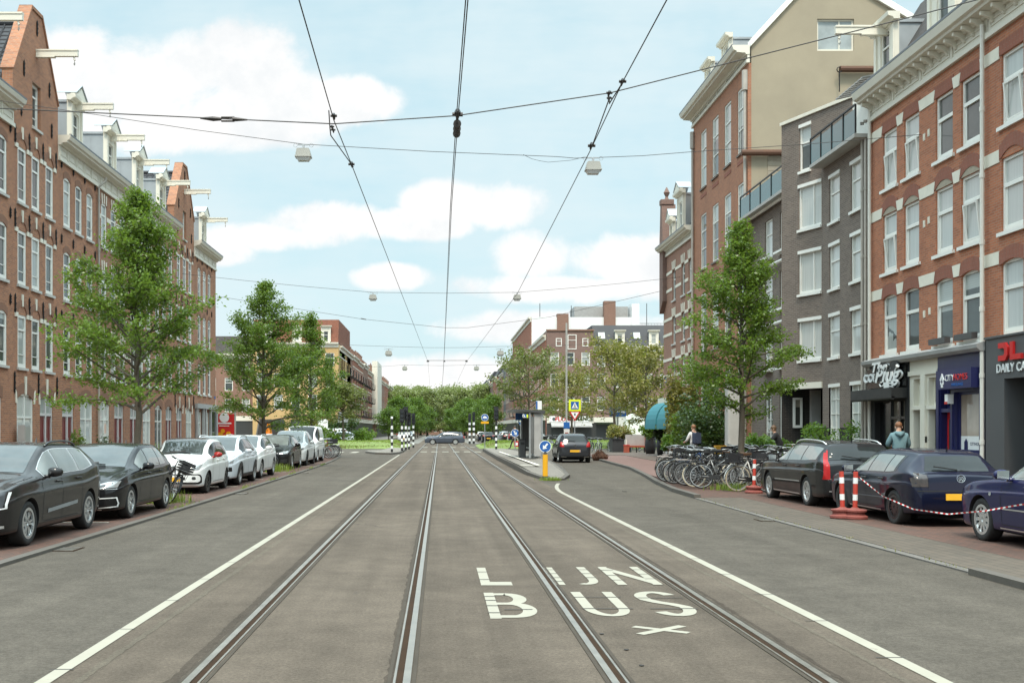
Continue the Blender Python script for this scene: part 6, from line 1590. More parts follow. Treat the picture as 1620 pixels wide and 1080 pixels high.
    if g.get('emblem'):
        for fr, z, r_, nm in g['emblem']:
            h = bvh.ray_cast(Vector((6*fr,0,z)), Vector((-fr,0,0))); x = (h[0].x if h[0] is not None else fr*g['L']/2)+fr*.004
            s = MB(); s.ring(r_*.82, r_, -.008, .008, 20, 'x', (x,0,z)); s.disc(r_*.82, -.004, .002, 20, 'x', (x,0,z), mi=1)
            if nm == 'vw':
                for (p, q) in (((-.5,.62),(-.25,.02)),((-.25,.02),(0,.5)),((0,.5),(.25,.02)),((.25,.02),(.5,.62)),((-.68,.3),(-.3,-.62)),((-.3,-.62),(0,.02)),((0,.02),(.3,-.62)),((.3,-.62),(.68,.3))):
                    s.tube([(x+fr*.006,p[0]*r_,p[1]*r_),(x+fr*.006,q[0]*r_,q[1]*r_)], r_*.085, 5) if False else s.tube([(x+fr*.006,p[0]*r_,z+p[1]*r_),(x+fr*.006,q[0]*r_,z+q[1]*r_)], r_*.085, 5)
            else: s.tube([(x+fr*.006,0,z-r_*.5),(x+fr*.006,0,z+r_*.5)], r_*.12, 5); s.tube([(x+fr*.006,-r_*.5,z),(x+fr*.006,r_*.5,z)], r_*.12, 5)
            s.build('emblem', [M['chrome'], M['black']], t)
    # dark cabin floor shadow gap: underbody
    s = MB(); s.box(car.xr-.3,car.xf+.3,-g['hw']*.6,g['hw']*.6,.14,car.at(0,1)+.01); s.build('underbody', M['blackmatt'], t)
    return t
def S(L, hw, H, hood=.78, cowl=.98, belt=.93, cx=.75, hx=.05, rx=-1.55, bx=-1.95, rbelt=None, zb=.2, nose=.56, hoodx=None, roofw=.70, tail='hatch', trunk=.95, tailz=.6):
    """stations of a typical shape; cx cowl x, hx windscreen top x, rx roof end, bx rear glass base"""
    f, r = L/2, -L/2; rb = rbelt or belt+.04; yr = hw*roofw
    st = [(f,      hw*.58, zb+.14, nose,      nose+.02, hw*.40),
          (f-.035, hw*.74, zb+.06, nose+.06,  nose+.09, hw*.50),
          (f-.13,  hw*.875, zb+.0, hood-.10,  hood-.06, hw*.60),
          (f-.32,  hw*.955, zb,    hood-.035, hood+.02, hw*.68),
          (f-.62,  hw*.99, zb,     hood+.03,  hood+.085, hw*.72),
          (cx+.06, hw,     zb,     belt-.03,  cowl,     hw*.78),
          ((cx+hx)/2, hw,  zb,     belt-.01,  cowl+(H-.03-cowl)*.56, hw*.745),
          (hx,     hw,     zb,     belt,      H-.035,   yr+.02),
          (hx-.45, hw,     zb,     belt+.01,  H,        yr+.01),
          ((hx+rx)/2-.2, hw, zb,   belt+.02,  H-.008,   yr)]
    if tail == 'hatch':
        st += [(rx, hw*.975, zb+.02, rb, H-.085, yr*.95), ((rx+bx)/2, hw*.955, zb+.03, rb, (H-.1+rb+.04)/2+.04, yr*.97), (bx, hw*.93, zb+.05, rb-.02, rb+.035, yr*1.02),
               (r+.07, hw*.88, zb+.07, rb-.09, rb-.04, yr), (r+.015, hw*.80, zb+.12, rb-.22, rb-.18, yr*.9), (r, hw*.70, zb+.18, tailz, tailz+.03, yr*.8)]
    elif tail == 'wagon':
        st += [(rx, hw*.98, zb+.02, rb, H-.06, yr*.97), ((rx+bx)/2, hw*.965, zb+.03, rb, (H-.1+rb)/2+.06, yr*.99), (bx, hw*.945, zb+.05, rb-.02, rb+.03, yr*1.05),
               (r+.05, hw*.90, zb+.06, rb-.09, rb-.05, yr), (r, hw*.78, zb+.15, tailz, tailz+.03, yr*.85)]
    elif tail == 'van':
        st += [(r+.22, hw*.985, zb+.02, rb, H-.02, yr), (r+.06, hw*.95, zb+.05, rb, H-.10, yr*.97), (r, hw*.88, zb+.12, rb-.05, rb+.3, yr*.9)]
    else:   # saloon / coupe roofline
        st += [(rx, hw*.99, zb+.02, rb, H-.06, yr*.97), (bx, hw*.96, zb+.03, trunk-.03, trunk+.02, yr*1.0), (r+.12, hw*.90, zb+.05, trunk-.06, trunk-.01, yr), (r+.02, hw*.80, zb+.12, trunk-.16, trunk-.10, yr*.9), (r, hw*.70, zb+.2, tailz, tailz+.03, yr*.8)]
    return st
U = math.pi/2
LGc, RGc = 'cars parked along the left kerb', 'cars parked on the right brick strip'
def quad4(y0, y1, z0, z1, dz=0.0, dy=0.0): return [(y0,z0),(y1,z0+dz),(y1+dy,z1+dz),(y0+dy,z1)]
# 1 graphite crossover nearest left
hw = .915
make_car('graphite crossover at the left picture edge, nearest on that side, with roof rails', 'car', dict(L=4.42, H=1.52, hw=hw, wb=2.72, fo=.87, wr=.335, paint='p_grey', spokes=6, rim='twin', ww=.22,
    st=S(4.42, hw, 1.52, hood=.90, cowl=1.06, belt=1.0, cx=.92, hx=.12, rx=-1.86, bx=-2.10, rbelt=1.10, zb=.2, nose=.66, tailz=.62, roofw=.70), dlo=(-1.62,.66), wins=[(.02,.66),(-.86,-.04),(-1.55,-.93)], glass='carglasslight', glassf='screen', ws=(.92,.14), rwz=(1.16,1.40,.56,.5), wtop=.105,
    seams=(.82,-.02,-.95), sill=(.75,-.8), handles=(.12,-.80), handlem='black', mirror=.62, rails=(.0,-1.5), railm='blackgloss', arch=None, hoodseam=(1.9,.95), antenna=-1.35, chrometrim=True,
    front=[('headlight', [(.50,.60),(.80,.62),(.82,.83),(.52,.80)], 'lampdark', True, .006),('running_light', [(.70,.575),(.835,.60),(.845,.83),(.825,.83),(.815,.615),(.70,.595)], 'signwhite', True, .010),('headlight_lens', rounded(.60,.72,.66,.78,.055), 'lamp', True, .011),('grille', rounded(-.48,.48,.62,.70,.02), 'blackgloss', False, .006),('grille_bar', [(-.62,.80),(.62,.80),(.60,.825),(-.60,.825)], 'alloy', False, .008),('lower_grille', rounded(-.62,.62,.30,.55,.05), 'black', False, .006),('bumper_trim', [(.35,.27),(.80,.32),(.80,.36),(.35,.31)], 'alloy', True, .01)],
    rear=[('tail_light', [(.70,.75),(.82,.8),(.74,1.2),(.64,1.2)], 'tail', True, .006)], side=[('door_trim', [(.62,.44),(-.72,.50),(-.72,.56),(.62,.50)], 'zinc', .006)], plate_f=.46, plate_r=.55, emblem=[(1,.86,.05,'x')]), (-6.75,17.15,.012), -U, LGc)
# 2 black hatchback
hw = .90
make_car('black hatchback with silver trim in its lower bumper, second on the left', 'car', dict(L=4.26, H=1.46, hw=hw, wb=2.63, fo=.86, wr=.325, paint='p_black', spokes=5, rim='twin',
    st=S(4.26, hw, 1.46, hood=.82, cowl=.99, belt=.94, cx=.88, hx=.02, rx=-1.76, bx=-2.02, zb=.18, nose=.58, rbelt=.99, roofw=.73), dlo=(-1.5,.60), wins=[(-.02,.60),(-.88,-.07),(-1.38,-.94)], glass='carglasslight', glassf='screen', ws=(.88,.04), rwz=(1.05,1.32,.58,.48),
    seams=(.74,-.05,-.98), sill=(.7,-.8), handles=(.08,-.86), mirror=.56, hoodseam=(1.85,.92), antenna=-1.4,
    front=[('headlight', [(.42,.62),(.80,.645),(.83,.76),(.64,.745),(.42,.68)], 'lamp', True, .006),('headlight_dark', [(.47,.635),(.62,.645),(.62,.70),(.47,.675)], 'lampdark', True, .009),('grille', [(-.42,.61),(.42,.61),(.42,.665),(-.42,.665)], 'blackgloss', False, .006),('grille_bar', [(-.42,.60),(.80,.61),(.80,.62),(-.42,.61)], 'alloy', False, .008),('lower_grille', rounded(-.50,.50,.27,.47,.04), 'black', False, .006),('bumper_trim', [(.48,.445),(.80,.46),(.815,.34),(.80,.27),(.50,.245),(.50,.265),(.785,.29),(.80,.34),(.785,.44),(.48,.425)], 'signwhite', True, .008),('splitter', [(-.55,.215),(.55,.215),(.55,.235),(-.55,.235)], 'alloy', False, .008)],
    rear=[('tail_light', [(.5,.82),(.8,.84),(.78,.98),(.5,.96)], 'tail', True, .006)], plate_f=.40, plate_r=.55, emblem=[(1,.66,.06,'vw')]), (-6.65,22.05,.012), -U, LGc)
# 3 small white city car
hw = .82
make_car('small white city car with red mirrors and black roof on the left', 'car', dict(L=3.60, H=1.49, hw=hw, wb=2.42, fo=.64, wr=.295, paint='p_white', spokes=8, rim='spoke', darkrim=True, ww=.19,
    st=S(3.60, hw, 1.49, hood=.90, cowl=1.03, belt=.97, cx=.86, hx=.12, rx=-1.55, bx=-1.72, zb=.18, nose=.64, rbelt=1.0, roofw=.76, tailz=.62), dlo=(-1.34,.62), wins=[(-.12,.62),(-1.28,-.17)], ws=(.86,.14), rwz=(1.08,1.34,.56,.5), wtop=.115,
    seams=(.70,-.15,-.98), sill=(.62,-.72), handles=(.0,-.85), mirror=.54, mirm='p_red', hoodseam=(1.5,.9), glass='carglass', glassf='screen', antenna=-1.2,
    front=[('headlight', [(.36,.655),(.66,.655),(.73,.80),(.62,.82),(.45,.75)], 'lamp', True, .006),('grille_bar', [(-.40,.665),(.40,.665),(.40,.69),(-.40,.69)], 'blackgloss', False, .007),('lower_grille', rounded(-.72,.72,.27,.54,.08), 'blackgloss', False, .005),('bumper_panel', rounded(-.69,.69,.325,.51,.07), 'p_white', False, .009),('fog_lamp', rounded(.49,.59,.39,.47,.035), 'lampdark', True, .013),('lower_intake', rounded(-.6,.6,.275,.32,.015), 'black', False, .011)],
    rear=[('tail_light', [(.6,.75),(.74,.78),(.70,1.05),(.6,1.0)], 'tail', True, .006)], side=[], plate_f=.40, plate_r=.6, emblem=[(1,.675,.085,'vw')]), (-6.85,30.2,.012), -U, LGc)
s = [o for o in COL.objects if o.name.startswith('parked_car')][-1]
# black roof skin of the city car
cc_ = Car(3.60, S(3.60,.82,1.49,hood=.90,cowl=1.03,belt=.97,cx=.86,hx=.12,rx=-1.55,bx=-1.72,zb=.18,nose=.64,rbelt=1.0,roofw=.76,tailz=.62), 2.42, .64, .295, .82)
bv_ = bvh_of(cc_.body()); mb = MB(); add_patch(mb, bv_, [(.08,-.54),(.08,.54),(-1.38,.52),(-1.38,-.52)], 'z+', .006, .12); mb.build('roof_panel', M['blackgloss'], s, smooth=True)
def suv(label, paint, loc, L=4.3, H=1.58, hw=.92, rails=True, arch='black', glass='carglass', lamp=None, mir=None, grp=LGc, emb=None, wheel=dict(spokes=5, rim='spoke')):
    k = L/4.3
    return make_car(label, 'car', dict(L=L, H=H, hw=hw, wb=2.6*k, fo=.85*k, wr=.335, paint=paint, st=S(L, hw, H, hood=.92, cowl=1.08, belt=1.02, cx=.9*k, hx=.15*k, rx=-1.80*k, bx=-2.04*k, rbelt=1.08, zb=.22, nose=.68, tailz=.66),
        dlo=(-1.45*k,.64*k), wins=[(.02*k,.64*k),(-.84*k,-.04*k),(-1.4*k,-.9*k)], ws=(.9*k,.17*k), rwz=(1.14,1.42,.58,.5), seams=(.80*k,-.02,-.92*k), sill=(.7*k,-.75*k), handles=(.12,-.78*k), mirror=.6*k, mirm=mir or paint,
        rails=(.0,-1.45*k) if rails else None, arch=arch, glass=glass, glassf='screen', hoodseam=(1.85*k,.95*k),
        front=[('headlight', lamp or [(.46,.72),(.80,.73),(.82,.84),(.50,.83)], 'lamp', True, .006),('headlight_dark', [(.52,.74),(.66,.745),(.66,.80),(.52,.80)], 'lampdark', True, .009),('grille', rounded(-.46,.46,.70,.82,.02), 'black', False, .006),('lower_grille', rounded(-.5,.5,.36,.56,.04), 'black', False, .006),('fog_lamp', [(.56,.46),(.78,.47),(.78,.60),(.6,.60)], 'blackgloss', True, .006),('bumper_trim', rounded(-.7,.7,.24,.32,.03), 'steeldark', False, .006)],
        rear=[('tail_light', [(.5,.92),(.82,.95),(.8,1.08),(.5,1.05)], 'tail', True, .006)], plate_f=.44, plate_r=.6, emblem=emb or [(1,.76,.06,'vw')], **wheel), loc, -U, grp)
suv('silver white crossover with black wheel arch trim, fourth on the left', 'p_silverwhite', (-6.88,34.6,.012))
suv('white crossover with round headlamps, fifth on the left', 'p_white', (-6.96,39.3,.012), 4.45, 1.55, .90, True, None, lamp=rounded(.52,.78,.70,.84,.065), emb=[(1,.84,.05,'x')])
hw = .90
def saloon(label, paint, loc, glass, L=4.42, H=1.44, lampm='lamp', grp=LGc, heading=-U, front=True, cat='car', name='parked_car'):
    hw = .90
    return make_car(label, cat, dict(L=L, H=H, hw=hw, wb=2.73, fo=.88, wr=.33, paint=paint, spokes=5, rim='twin', st=S(L, hw, H, hood=.82, cowl=.98, belt=.95, cx=.92, hx=.06, rx=-1.68, bx=-2.02, zb=.18, nose=.62, rbelt=1.0, tailz=.6),
        dlo=(-1.42,.62), wins=[(-.02,.62),(-.88,-.07),(-1.38,-.94)], ws=(.92,.08), rwz=(1.06,1.3,.56,.46), seams=(.76,-.05,-.98), sill=(.7,-.8), handles=(.08,-.86), mirror=.58, glass=glass, glassf=glass, hoodseam=(1.9,.95),
        front=[('headlight', [(.44,.66),(.76,.66),(.82,.78),(.60,.77),(.44,.70)], lampm, True, .006),('grille', rounded(-.38,.38,.50,.70,.06), 'blackgloss', False, .006),('intake', [(.45,.28),(.74,.30),(.76,.46),(.5,.42)], 'black', True, .006),('lower_grille', rounded(-.4,.4,.28,.42,.03), 'black', False, .006)],
        rear=[('tail_light', [(.5,.84),(.8,.86),(.78,.98),(.5,.96)], 'tail', True, .006)], plate_f=.42, plate_r=.55, emblem=[(1,.60,.07,'x')]), loc, heading, grp, name)
saloon('black hatchback with slim headlamps behind the leaning bicycle on the left', 'p_black', (-7.07,48.0,.012), 'carglasslight')
hw = .93
make_car('tall smooth white electric crossover in front of the white van', 'car', dict(L=4.75, H=1.62, hw=hw, wb=2.89, fo=.86, wr=.35, paint='p_white', spokes=5, rim='twin', darkrim=True, st=S(4.75, hw, 1.62, hood=.90, cowl=1.04, belt=1.0, cx=1.15, hx=.15, rx=-1.5, bx=-2.1, zb=.2, nose=.68, rbelt=1.06, tailz=.66),
    dlo=(-1.5,.85), wins=[(.02,.85),(-.95,-.04),(-1.45,-1.0)], ws=(1.15,.2), rwz=(1.1,1.42,.58,.46), seams=(.9,-.02,-1.0), sill=(.8,-.8), handles=(.15,-.8), mirror=.75, glass='carglasslight', glassf='carglasslight', hoodseam=(2.0,1.2),
    front=[('headlight', [(.46,.72),(.70,.70),(.84,.80),(.80,.84),(.6,.78)], 'lampdark', True, .006),('lower_grille', rounded(-.55,.55,.28,.40,.03), 'black', False, .006)], rear=[('tail_light', [(.5,.95),(.84,.98),(.82,1.08),(.5,1.05)], 'tail', True, .006)], plate_f=.45, plate_r=.6), (-7.05,53.0,.012), -U, LGc)
hw = .90
make_car('white panel van at the far end of the parked row on the left', 'van', dict(L=4.45, H=1.86, hw=hw, wb=2.70, fo=.88, wr=.32, paint='p_white', spokes=7, rim='cover', st=S(4.45, hw, 1.86, hood=1.0, cowl=1.14, belt=1.08, cx=1.15, hx=.5, zb=.2, nose=.72, rbelt=1.12, roofw=.80, tail='van'),
    dlo=(.05,.92), wins=[(.08,.92)], ws=(1.15,.52), rwz=(1.2,1.6,.62,.55), seams=(1.0,-.05,-1.1), sill=(.8,-.8), handles=(.2,-.2), mirror=.86, mirz=.12, hoodseam=(1.9,1.2),
    front=[('headlight', [(.5,.74),(.78,.75),(.82,.98),(.62,.95),(.5,.84)], 'lamp', True, .006),('grille', [(-.46,.76),(.46,.76),(.46,.86),(-.46,.86)], 'black', False, .006),('bumper', rounded(-.82,.82,.24,.58,.06), 'steeldark', False, .006)], rear=[('tail_light', [(.66,.8),(.8,.8),(.78,1.2),(.68,1.2)], 'tail', True, .006)], plate_f=.46, plate_r=.7, emblem=[(1,.81,.07,'vw')]), (-7.12,58.2,.012), -U, LGc, 'parked_van')
# right side, tails towards the camera
hw = .90
make_car('black estate car with silver roof rails and tall red tail lamps', 'car', dict(L=4.84, H=1.43, hw=hw, wb=2.75, fo=1.06, wr=.325, paint='p_black', spokes=7, rim='cover', st=S(4.84, hw, 1.42, hood=.84, cowl=.98, belt=.94, cx=1.0, hx=.05, rx=-1.98, bx=-2.24, zb=.18, nose=.62, rbelt=.99, tail='wagon', tailz=.58),
    dlo=(-1.95,.72), wins=[(-.02,.72),(-.94,-.07),(-1.9,-1.0)], ws=(1.0,.08), rwz=(1.02,1.29,.66,.57), wtop=.11, seams=(.86,-.04,-1.02), sill=(.75,-.9), handles=(.1,-.88), mirror=.66, rails=(.0,-1.85), hoodseam=(2.1,1.0), antenna=-1.7, glass='carglasslight',
    front=[('headlight', [(.5,.64),(.8,.66),(.82,.78),(.55,.76)], 'lamp', True, .006)],
    rear=[('tail_light', [(.70,.62),(.83,.62),(.80,.95),(.64,1.31),(.60,1.31),(.70,.95)], 'tail', True, .009),('bumper_trim', [(-.72,.36),(.72,.36),(.72,.385),(-.72,.385)], 'alloy', False, .009)],
    side=[('door_trim', [(.78,.50),(-1.02,.52),(-1.02,.545),(.78,.525)], 'alloy', .008),('sill_trim', [(.95,.235),(-.95,.235),(-.95,.265),(.95,.265)], 'alloy', .010)], plate_f=.4, plate_r=.62, emblem=[(-1,.88,.05,'x')]), (8.88,25.55,.005), U, RGc)
hw = .87
make_car('dark navy hatchback with smoked tail lamps parked behind the red white posts', 'car', dict(L=4.15, H=1.40, hw=hw, wb=2.51, fo=.86, wr=.325, paint='p_navy', spokes=9, rim='twin', darkrim=True, st=S(4.15, hw, 1.40, hood=.82, cowl=.97, belt=.92, cx=.80, hx=.05, rx=-1.62, bx=-1.90, zb=.19, nose=.6, rbelt=.98, tail='wagon', roofw=.66, tailz=.6),
    dlo=(-1.3,.58), wins=[(-.08,.58),(-.84,-.13),(-1.24,-.88)], ws=(.8,.08), rwz=(1.01,1.28,.55,.46), wtop=.11, seams=(.66,-.1,-.92), sill=(.6,-.72), handles=(.0,-.80), handlem='black', mirror=.5, hoodseam=(1.8,.85), antenna=-1.5, glass='carglasslight',
    front=[('headlight', [(.45,.6),(.76,.62),(.78,.76),(.48,.74)], 'lamp', True, .006)],
    rear=[('tail_light', [(.56,.74),(.80,.74),(.80,.95),(.72,.99),(.56,.94)], 'taildark', True, .009),('bumper_lip', [(-.74,.66),(.74,.66),(.74,.675),(-.74,.675)], 'blackmatt', False, .006),('boot_seam', [(-.55,.68),(-.545,.68),(-.545,.98),(-.55,.98)], 'blackmatt', True, .006)],
    side=[('door_trim', [(.6,.46),(-.92,.48),(-.92,.505),(.6,.485)], 'p_bluegrey', .008),('sill_trim', [(.75,.235),(-.75,.235),(-.75,.262),(.75,.262)], 'alloy', .009)], plate_f=.4, plate_r=.56, emblem=[(-1,.89,.075,'vw')]), (8.82,20.75,.0), U, RGc)
hw = .88
make_car('royal blue car cut off by the right picture edge, silver wheel showing', 'car', dict(L=4.50, H=1.46, hw=hw, wb=2.64, fo=.9, wr=.325, paint='p_blue', spokes=10, rim='spoke', st=S(4.50, hw, 1.46, hood=.84, cowl=.99, belt=.95, cx=.86, hx=-.02, rx=-1.4, bx=-1.85, zb=.18, nose=.6, tail='saloon', trunk=.98, tailz=.6),
    dlo=(-1.5,.52), wins=[(-.15,.52),(-1.0,-.20),(-1.45,-1.06)], ws=(.86,.0), rwx=(-1.84,-1.42), seams=(.72,-.18,-1.05), sill=(.7,-.8), handles=(.0,-.95), mirror=.48, hoodseam=(1.9,.9), chrometrim=True, glass='carglasslight',
    front=[('headlight', [(.45,.62),(.78,.64),(.80,.78),(.5,.76)], 'lamp', True, .006)], rear=[('tail_light', [(.5,.75),(.8,.77),(.78,.92),(.5,.9)], 'tail', True, .006)],
    side=[('door_trim', [(.68,.52),(-1.0,.53),(-1.0,.55),(.68,.54)], 'alloy', .008),('side_lamp', rounded(.98,1.05,.70,.75,.02), 'lamp', .008),('sill_trim', [(.78,.24),(-.8,.24),(-.8,.26),(.78,.26)], 'alloy', .009)], plate_f=.4, plate_r=.6), (8.93,15.15,.005), U, RGc)
# moving cars
hw = .85
make_car('dark grey hatchback driving away past the tram stop island', 'car', dict(L=3.99, H=1.49, hw=hw, wb=2.58, fo=.8, wr=.30, paint='p_darkgrey', spokes=7, rim='cover', st=S(3.99, hw, 1.49, hood=.86, cowl=1.02, belt=.96, cx=.85, hx=.1, rx=-1.62, bx=-1.88, zb=.2, nose=.62, rbelt=1.02, tailz=.62, roofw=.71),
    dlo=(-1.35,.6), wins=[(-.05,.6),(-.85,-.1),(-1.3,-.9)], ws=(.85,.12), rwz=(1.06,1.36,.60,.47), seams=(.7,-.07,-.95), sill=(.6,-.75), handles=(.02,-.83), mirror=.55, glass='carglass',
    front=[('headlight', [(.45,.62),(.76,.64),(.78,.82),(.5,.78)], 'lamp', True, .006)],
    rear=[('tail_light', [(.56,.80),(.84,.82),(.80,1.06),(.66,1.06),(.58,.92)], 'tail', True, .010),('reflector', [(.45,.28),(.7,.30),(.7,.33),(.45,.31)], 'alloy', True, .008)], plate_f=.4, plate_r=.60, emblem=[(-1,.86,.06,'x')]), (6.95,58.5,-.01), U, None, 'moving_car')
hw = .88
make_car('blue grey estate car crossing the tram tracks sideways', 'car', dict(L=4.57, H=1.48, hw=hw, wb=2.58, fo=.93, wr=.32, paint='p_bluegrey', spokes=7, rim='cover', st=S(4.57, hw, 1.46, hood=.86, cowl=.98, belt=.94, cx=.95, hx=.1, rx=-1.88, bx=-2.12, zb=.2, nose=.64, rbelt=.99, tail='wagon', tailz=.6),
    dlo=(-1.85,.7), wins=[(.0,.7),(-.88,-.05),(-1.8,-.94)], ws=(.95,.12), rwz=(1.02,1.32,.62,.52), seams=(.8,-.02,-.96), sill=(.7,-.85), handles=(.1,-.85), mirror=.62, rails=(.0,-1.8), railm='black', glass='carglass',
    front=[('headlight', [(.5,.64),(.78,.66),(.8,.8),(.55,.78)], 'lamp', True, .006)], rear=[('tail_light', [(.6,.72),(.82,.72),(.80,1.0),(.64,1.0)], 'tail', True, .009)], plate_f=.42, plate_r=.7), (.6,126,-.005), math.pi, None, 'moving_car')

for w_, k in (('graphite crossover at', .955), ('black hatchback with silver', .945), ('small white city car', .955), ('silver white crossover', .925), ('white crossover with round', .945), ('dark navy hatchback', .945)):
    o = next(o for o in COL.objects if w_ in str(o.get('label', ''))); o.scale = (1, 1, k)
# ------------------------------------------------------------------ trees and shrubs
def leaf_mesh(name, pts, size, m, seed, flat=.30):
    """one small bent leaf per point (numpy, fast)"""
    g = np.random.default_rng(seed); P = np.asarray(pts, float); n = len(P)
    th = g.uniform(0, 2*np.pi, n); s = size*g.uniform(.65, 1.35, n)
    nz = g.normal(0, 1, (n, 3))*(1-flat) + np.array([0, 0, flat*1.6]); nz /= np.linalg.norm(nz, axis=1)[:, None]
    a = np.stack([np.cos(th), np.sin(th), g.normal(-.15, .3, n)], 1); a -= nz*(a*nz).sum(1)[:, None]; a /= np.linalg.norm(a, axis=1)[:, None]; b = np.cross(nz, a)
    s_ = s[:, None]; droop = np.array([0, 0, -1])*.12*s_
    v = np.stack([P-a*s_*.5, P+b*s_*.30-a*s_*.05, P+a*s_*.5+droop, P-b*s_*.30-a*s_*.05], 1).reshape(-1, 3)
    me = bpy.data.meshes.new(name); me.vertices.add(4*n); me.vertices.foreach_set('co', v.ravel()); me.loops.add(4*n); me.loops.foreach_set('vertex_index', np.arange(4*n))
    me.polygons.add(n); me.polygons.foreach_set('loop_start', np.arange(n)*4); me.polygons.foreach_set('loop_total', np.full(n, 4)); me.materials.append(M[m]); me.update(); me.validate(); return me
def tree_meshes(key, seed, H, z0, rad, lean=0, nb=46, leaves=22000, size=.115, lm='leaf1', bm='bark', tr=.11, form='cone', sub=7):
    def fn():
        r = random.Random(seed); mb = MB(); pts = []
        tw = [(0,0,0)]
        for k in range(1, 9): tw.append((lean*k/8*.6+r.gauss(0,.035)*H/8, r.gauss(0,.035)*H/8, H*.97*k/8))
        def tp(z):
            q = min(7.999, max(0, z/(H*.97)*8)); i = int(q); a, b = tw[i], tw[i+1]; f = q-i; return Vector((a[0]+(b[0]-a[0])*f, a[1]+(b[1]-a[1])*f, z))
        mb.tube([tp(H*.97*k/12) for k in range(13)], [tr*(1.25 if k == 0 else 1)*(1-.92*(k/12)**.85)+.006 for k in range(13)], 8)
        tips = []
        for i in range(nb):
            f = (i+.5)/nb; z = z0+(H*.96-z0)*f**.92; az = i*2.39996+r.uniform(-.4,.4)
            if form == 'cone': L = rad*(1-f)**.98*(.7+.45*min(1, f*6))*r.uniform(.55,1.22)+.10
            else: L = rad*(math.sin(math.pi*min(1,(f*.86+.14)))**.6)*r.uniform(.7,1.12)+.2
            el = R(r.uniform(16,46)+f*30) if form == 'cone' else R(r.uniform(5,35)+f*40)
            p = tp(z); d_ = Vector((math.cos(az)*math.cos(el), math.sin(az)*math.cos(el), math.sin(el))); P = [p]; n = 6
            for k in range(n):
                d_ = (d_ + Vector((r.gauss(0,.10), r.gauss(0,.10), r.gauss(-.03,.07)))).normalized(); P.append(P[-1]+d_*L/n)
            r0 = max(.008, tr*.36*(1-f)**.8+.006); mb.tube(P, [r0*(1-.85*k/n) for k in range(n+1)], 5, cap=False)
            tips.append((P, L, 1.0))
            for q in range(sub):
                t_ = r.uniform(.22, 1.0); k = min(n-1, int(t_*n)); b = P[k].lerp(P[k+1], t_*n-k); dd = (P[k+1]-P[k]).normalized(); sd = dd.cross(Vector((0,0,1))).normalized()*r.choice((-1,1))
                L2 = (L*.42*(1.15-t_)+.10+.12*min(1,L))*r.uniform(.7,1.3); d2 = (dd*r.uniform(.4,1)+sd*r.uniform(.4,1.1)+Vector((0,0,r.uniform(-.45,.75)))).normalized(); Q = [b]
                for _ in range(4): d2 = (d2+Vector((r.gauss(0,.12), r.gauss(0,.12), r.gauss(-.04,.10)))).normalized(); Q.append(Q[-1]+d2*L2/4)
                mb.tube(Q, [.007*(1-.7*k/4)+.0015 for k in range(5)], 3, cap=False); tips.append((Q, L2, .9))
        tot = sum(L*w_ for _, L, w_ in tips); g = np.random.default_rng(seed)
        for Q, L, w_ in tips:
            n = int(leaves*L*w_/tot)+1
            for _ in range(n):
                t_ = (.15 if w_ < 1 else .35)+(.87 if w_ < 1 else .67)*r.random()**.8; t_ = min(1.02, t_); k = min(len(Q)-2, int(t_*(len(Q)-1))); b = Q[k].lerp(Q[k+1], t_*(len(Q)-1)-k)
                sp = size*1.3; pts.append((b.x+r.gauss(0,sp), b.y+r.gauss(0,sp), b.z+r.gauss(-.02,sp*.65)))
        return mb.mesh('trunk', M[bm], True), leaf_mesh('crown', pts, size, lm, seed)
    return cached(('tree', key), fn)
def tree(label, key, loc, rz=0.0, sc=1.0, group=None, name='street_tree', cat='tree', **kw):
    tk, cr = tree_meshes(key, **kw); t = thing(name, label, cat, loc, rz, group); t.scale = (sc,)*3 if not isinstance(sc, tuple) else sc
    link('trunk', tk, t); link('crown', cr, t); return t
TG = 'young street trees along the near street'
def px_at(px, Y, z=0.0): return ((px-695)/F*Y, Y, z)
tree('large fresh green street tree in front of the left brick row, nearest on that side', 'a', px_at(219,29.5,.09), .3, 1, TG, seed=11, H=8.2, z0=1.9, rad=2.85, nb=66, leaves=27500, size=.09, lm='leaf1', lean=-.1)
tree('full green street tree behind the white cars, second on the left', 'b', px_at(415,50,.09), 1.2, 1, TG, seed=23, H=8.5, z0=1.5, rad=3.3, nb=68, leaves=28000, size=.10, lm='leaf2', lean=.35)
tree('slender green street tree before the yellow building, third on the left', 'c', px_at(491,67,.09), 2.0, 1, TG, seed=37, H=8.9, z0=1.7, rad=2.4, nb=60, leaves=17000, size=.12, lm='leaf2')
tree('light green street tree standing among the bicycles on the right', 'd', px_at(1172,33.5,.09), .8, 1, TG, seed=52, H=8.1, z0=1.9, rad=2.35, nb=62, leaves=22500, size=.09, lm='leaf3', lean=.05)
SG = 'spring trees round the square'
for k, (px, Y, H, rad, lb, lm) in enumerate([(836,106,8.6,4.6,'olive green spreading tree above the tram shelter','leafolive'),(972,96,8.6,4.2,'yellowish spring tree by the blue sign in front of the corner block','leafyel'),
        (1022,92,8.0,3.6,'yellowish spring tree left of the teal awnings','leafyel'),(905,125,7.5,3.8,'yellow olive spring tree behind the crossing sign','leafyel'),(543,112,5.6,2.6,'thin yellow green tree beside the left grass verge','leafolive'),(1000,118,9.0,4.0,'olive spring tree before the black mansard roof','leafyel')]):
    tree(lb, ('s', k), px_at(px, Y), k*1.1, 1, SG, 'spreading_tree', seed=60+k, H=H, z0=2.6, rad=rad, nb=30, leaves=5600, size=.22, lm=lm, form='round', tr=.17, sub=8)
k = 0
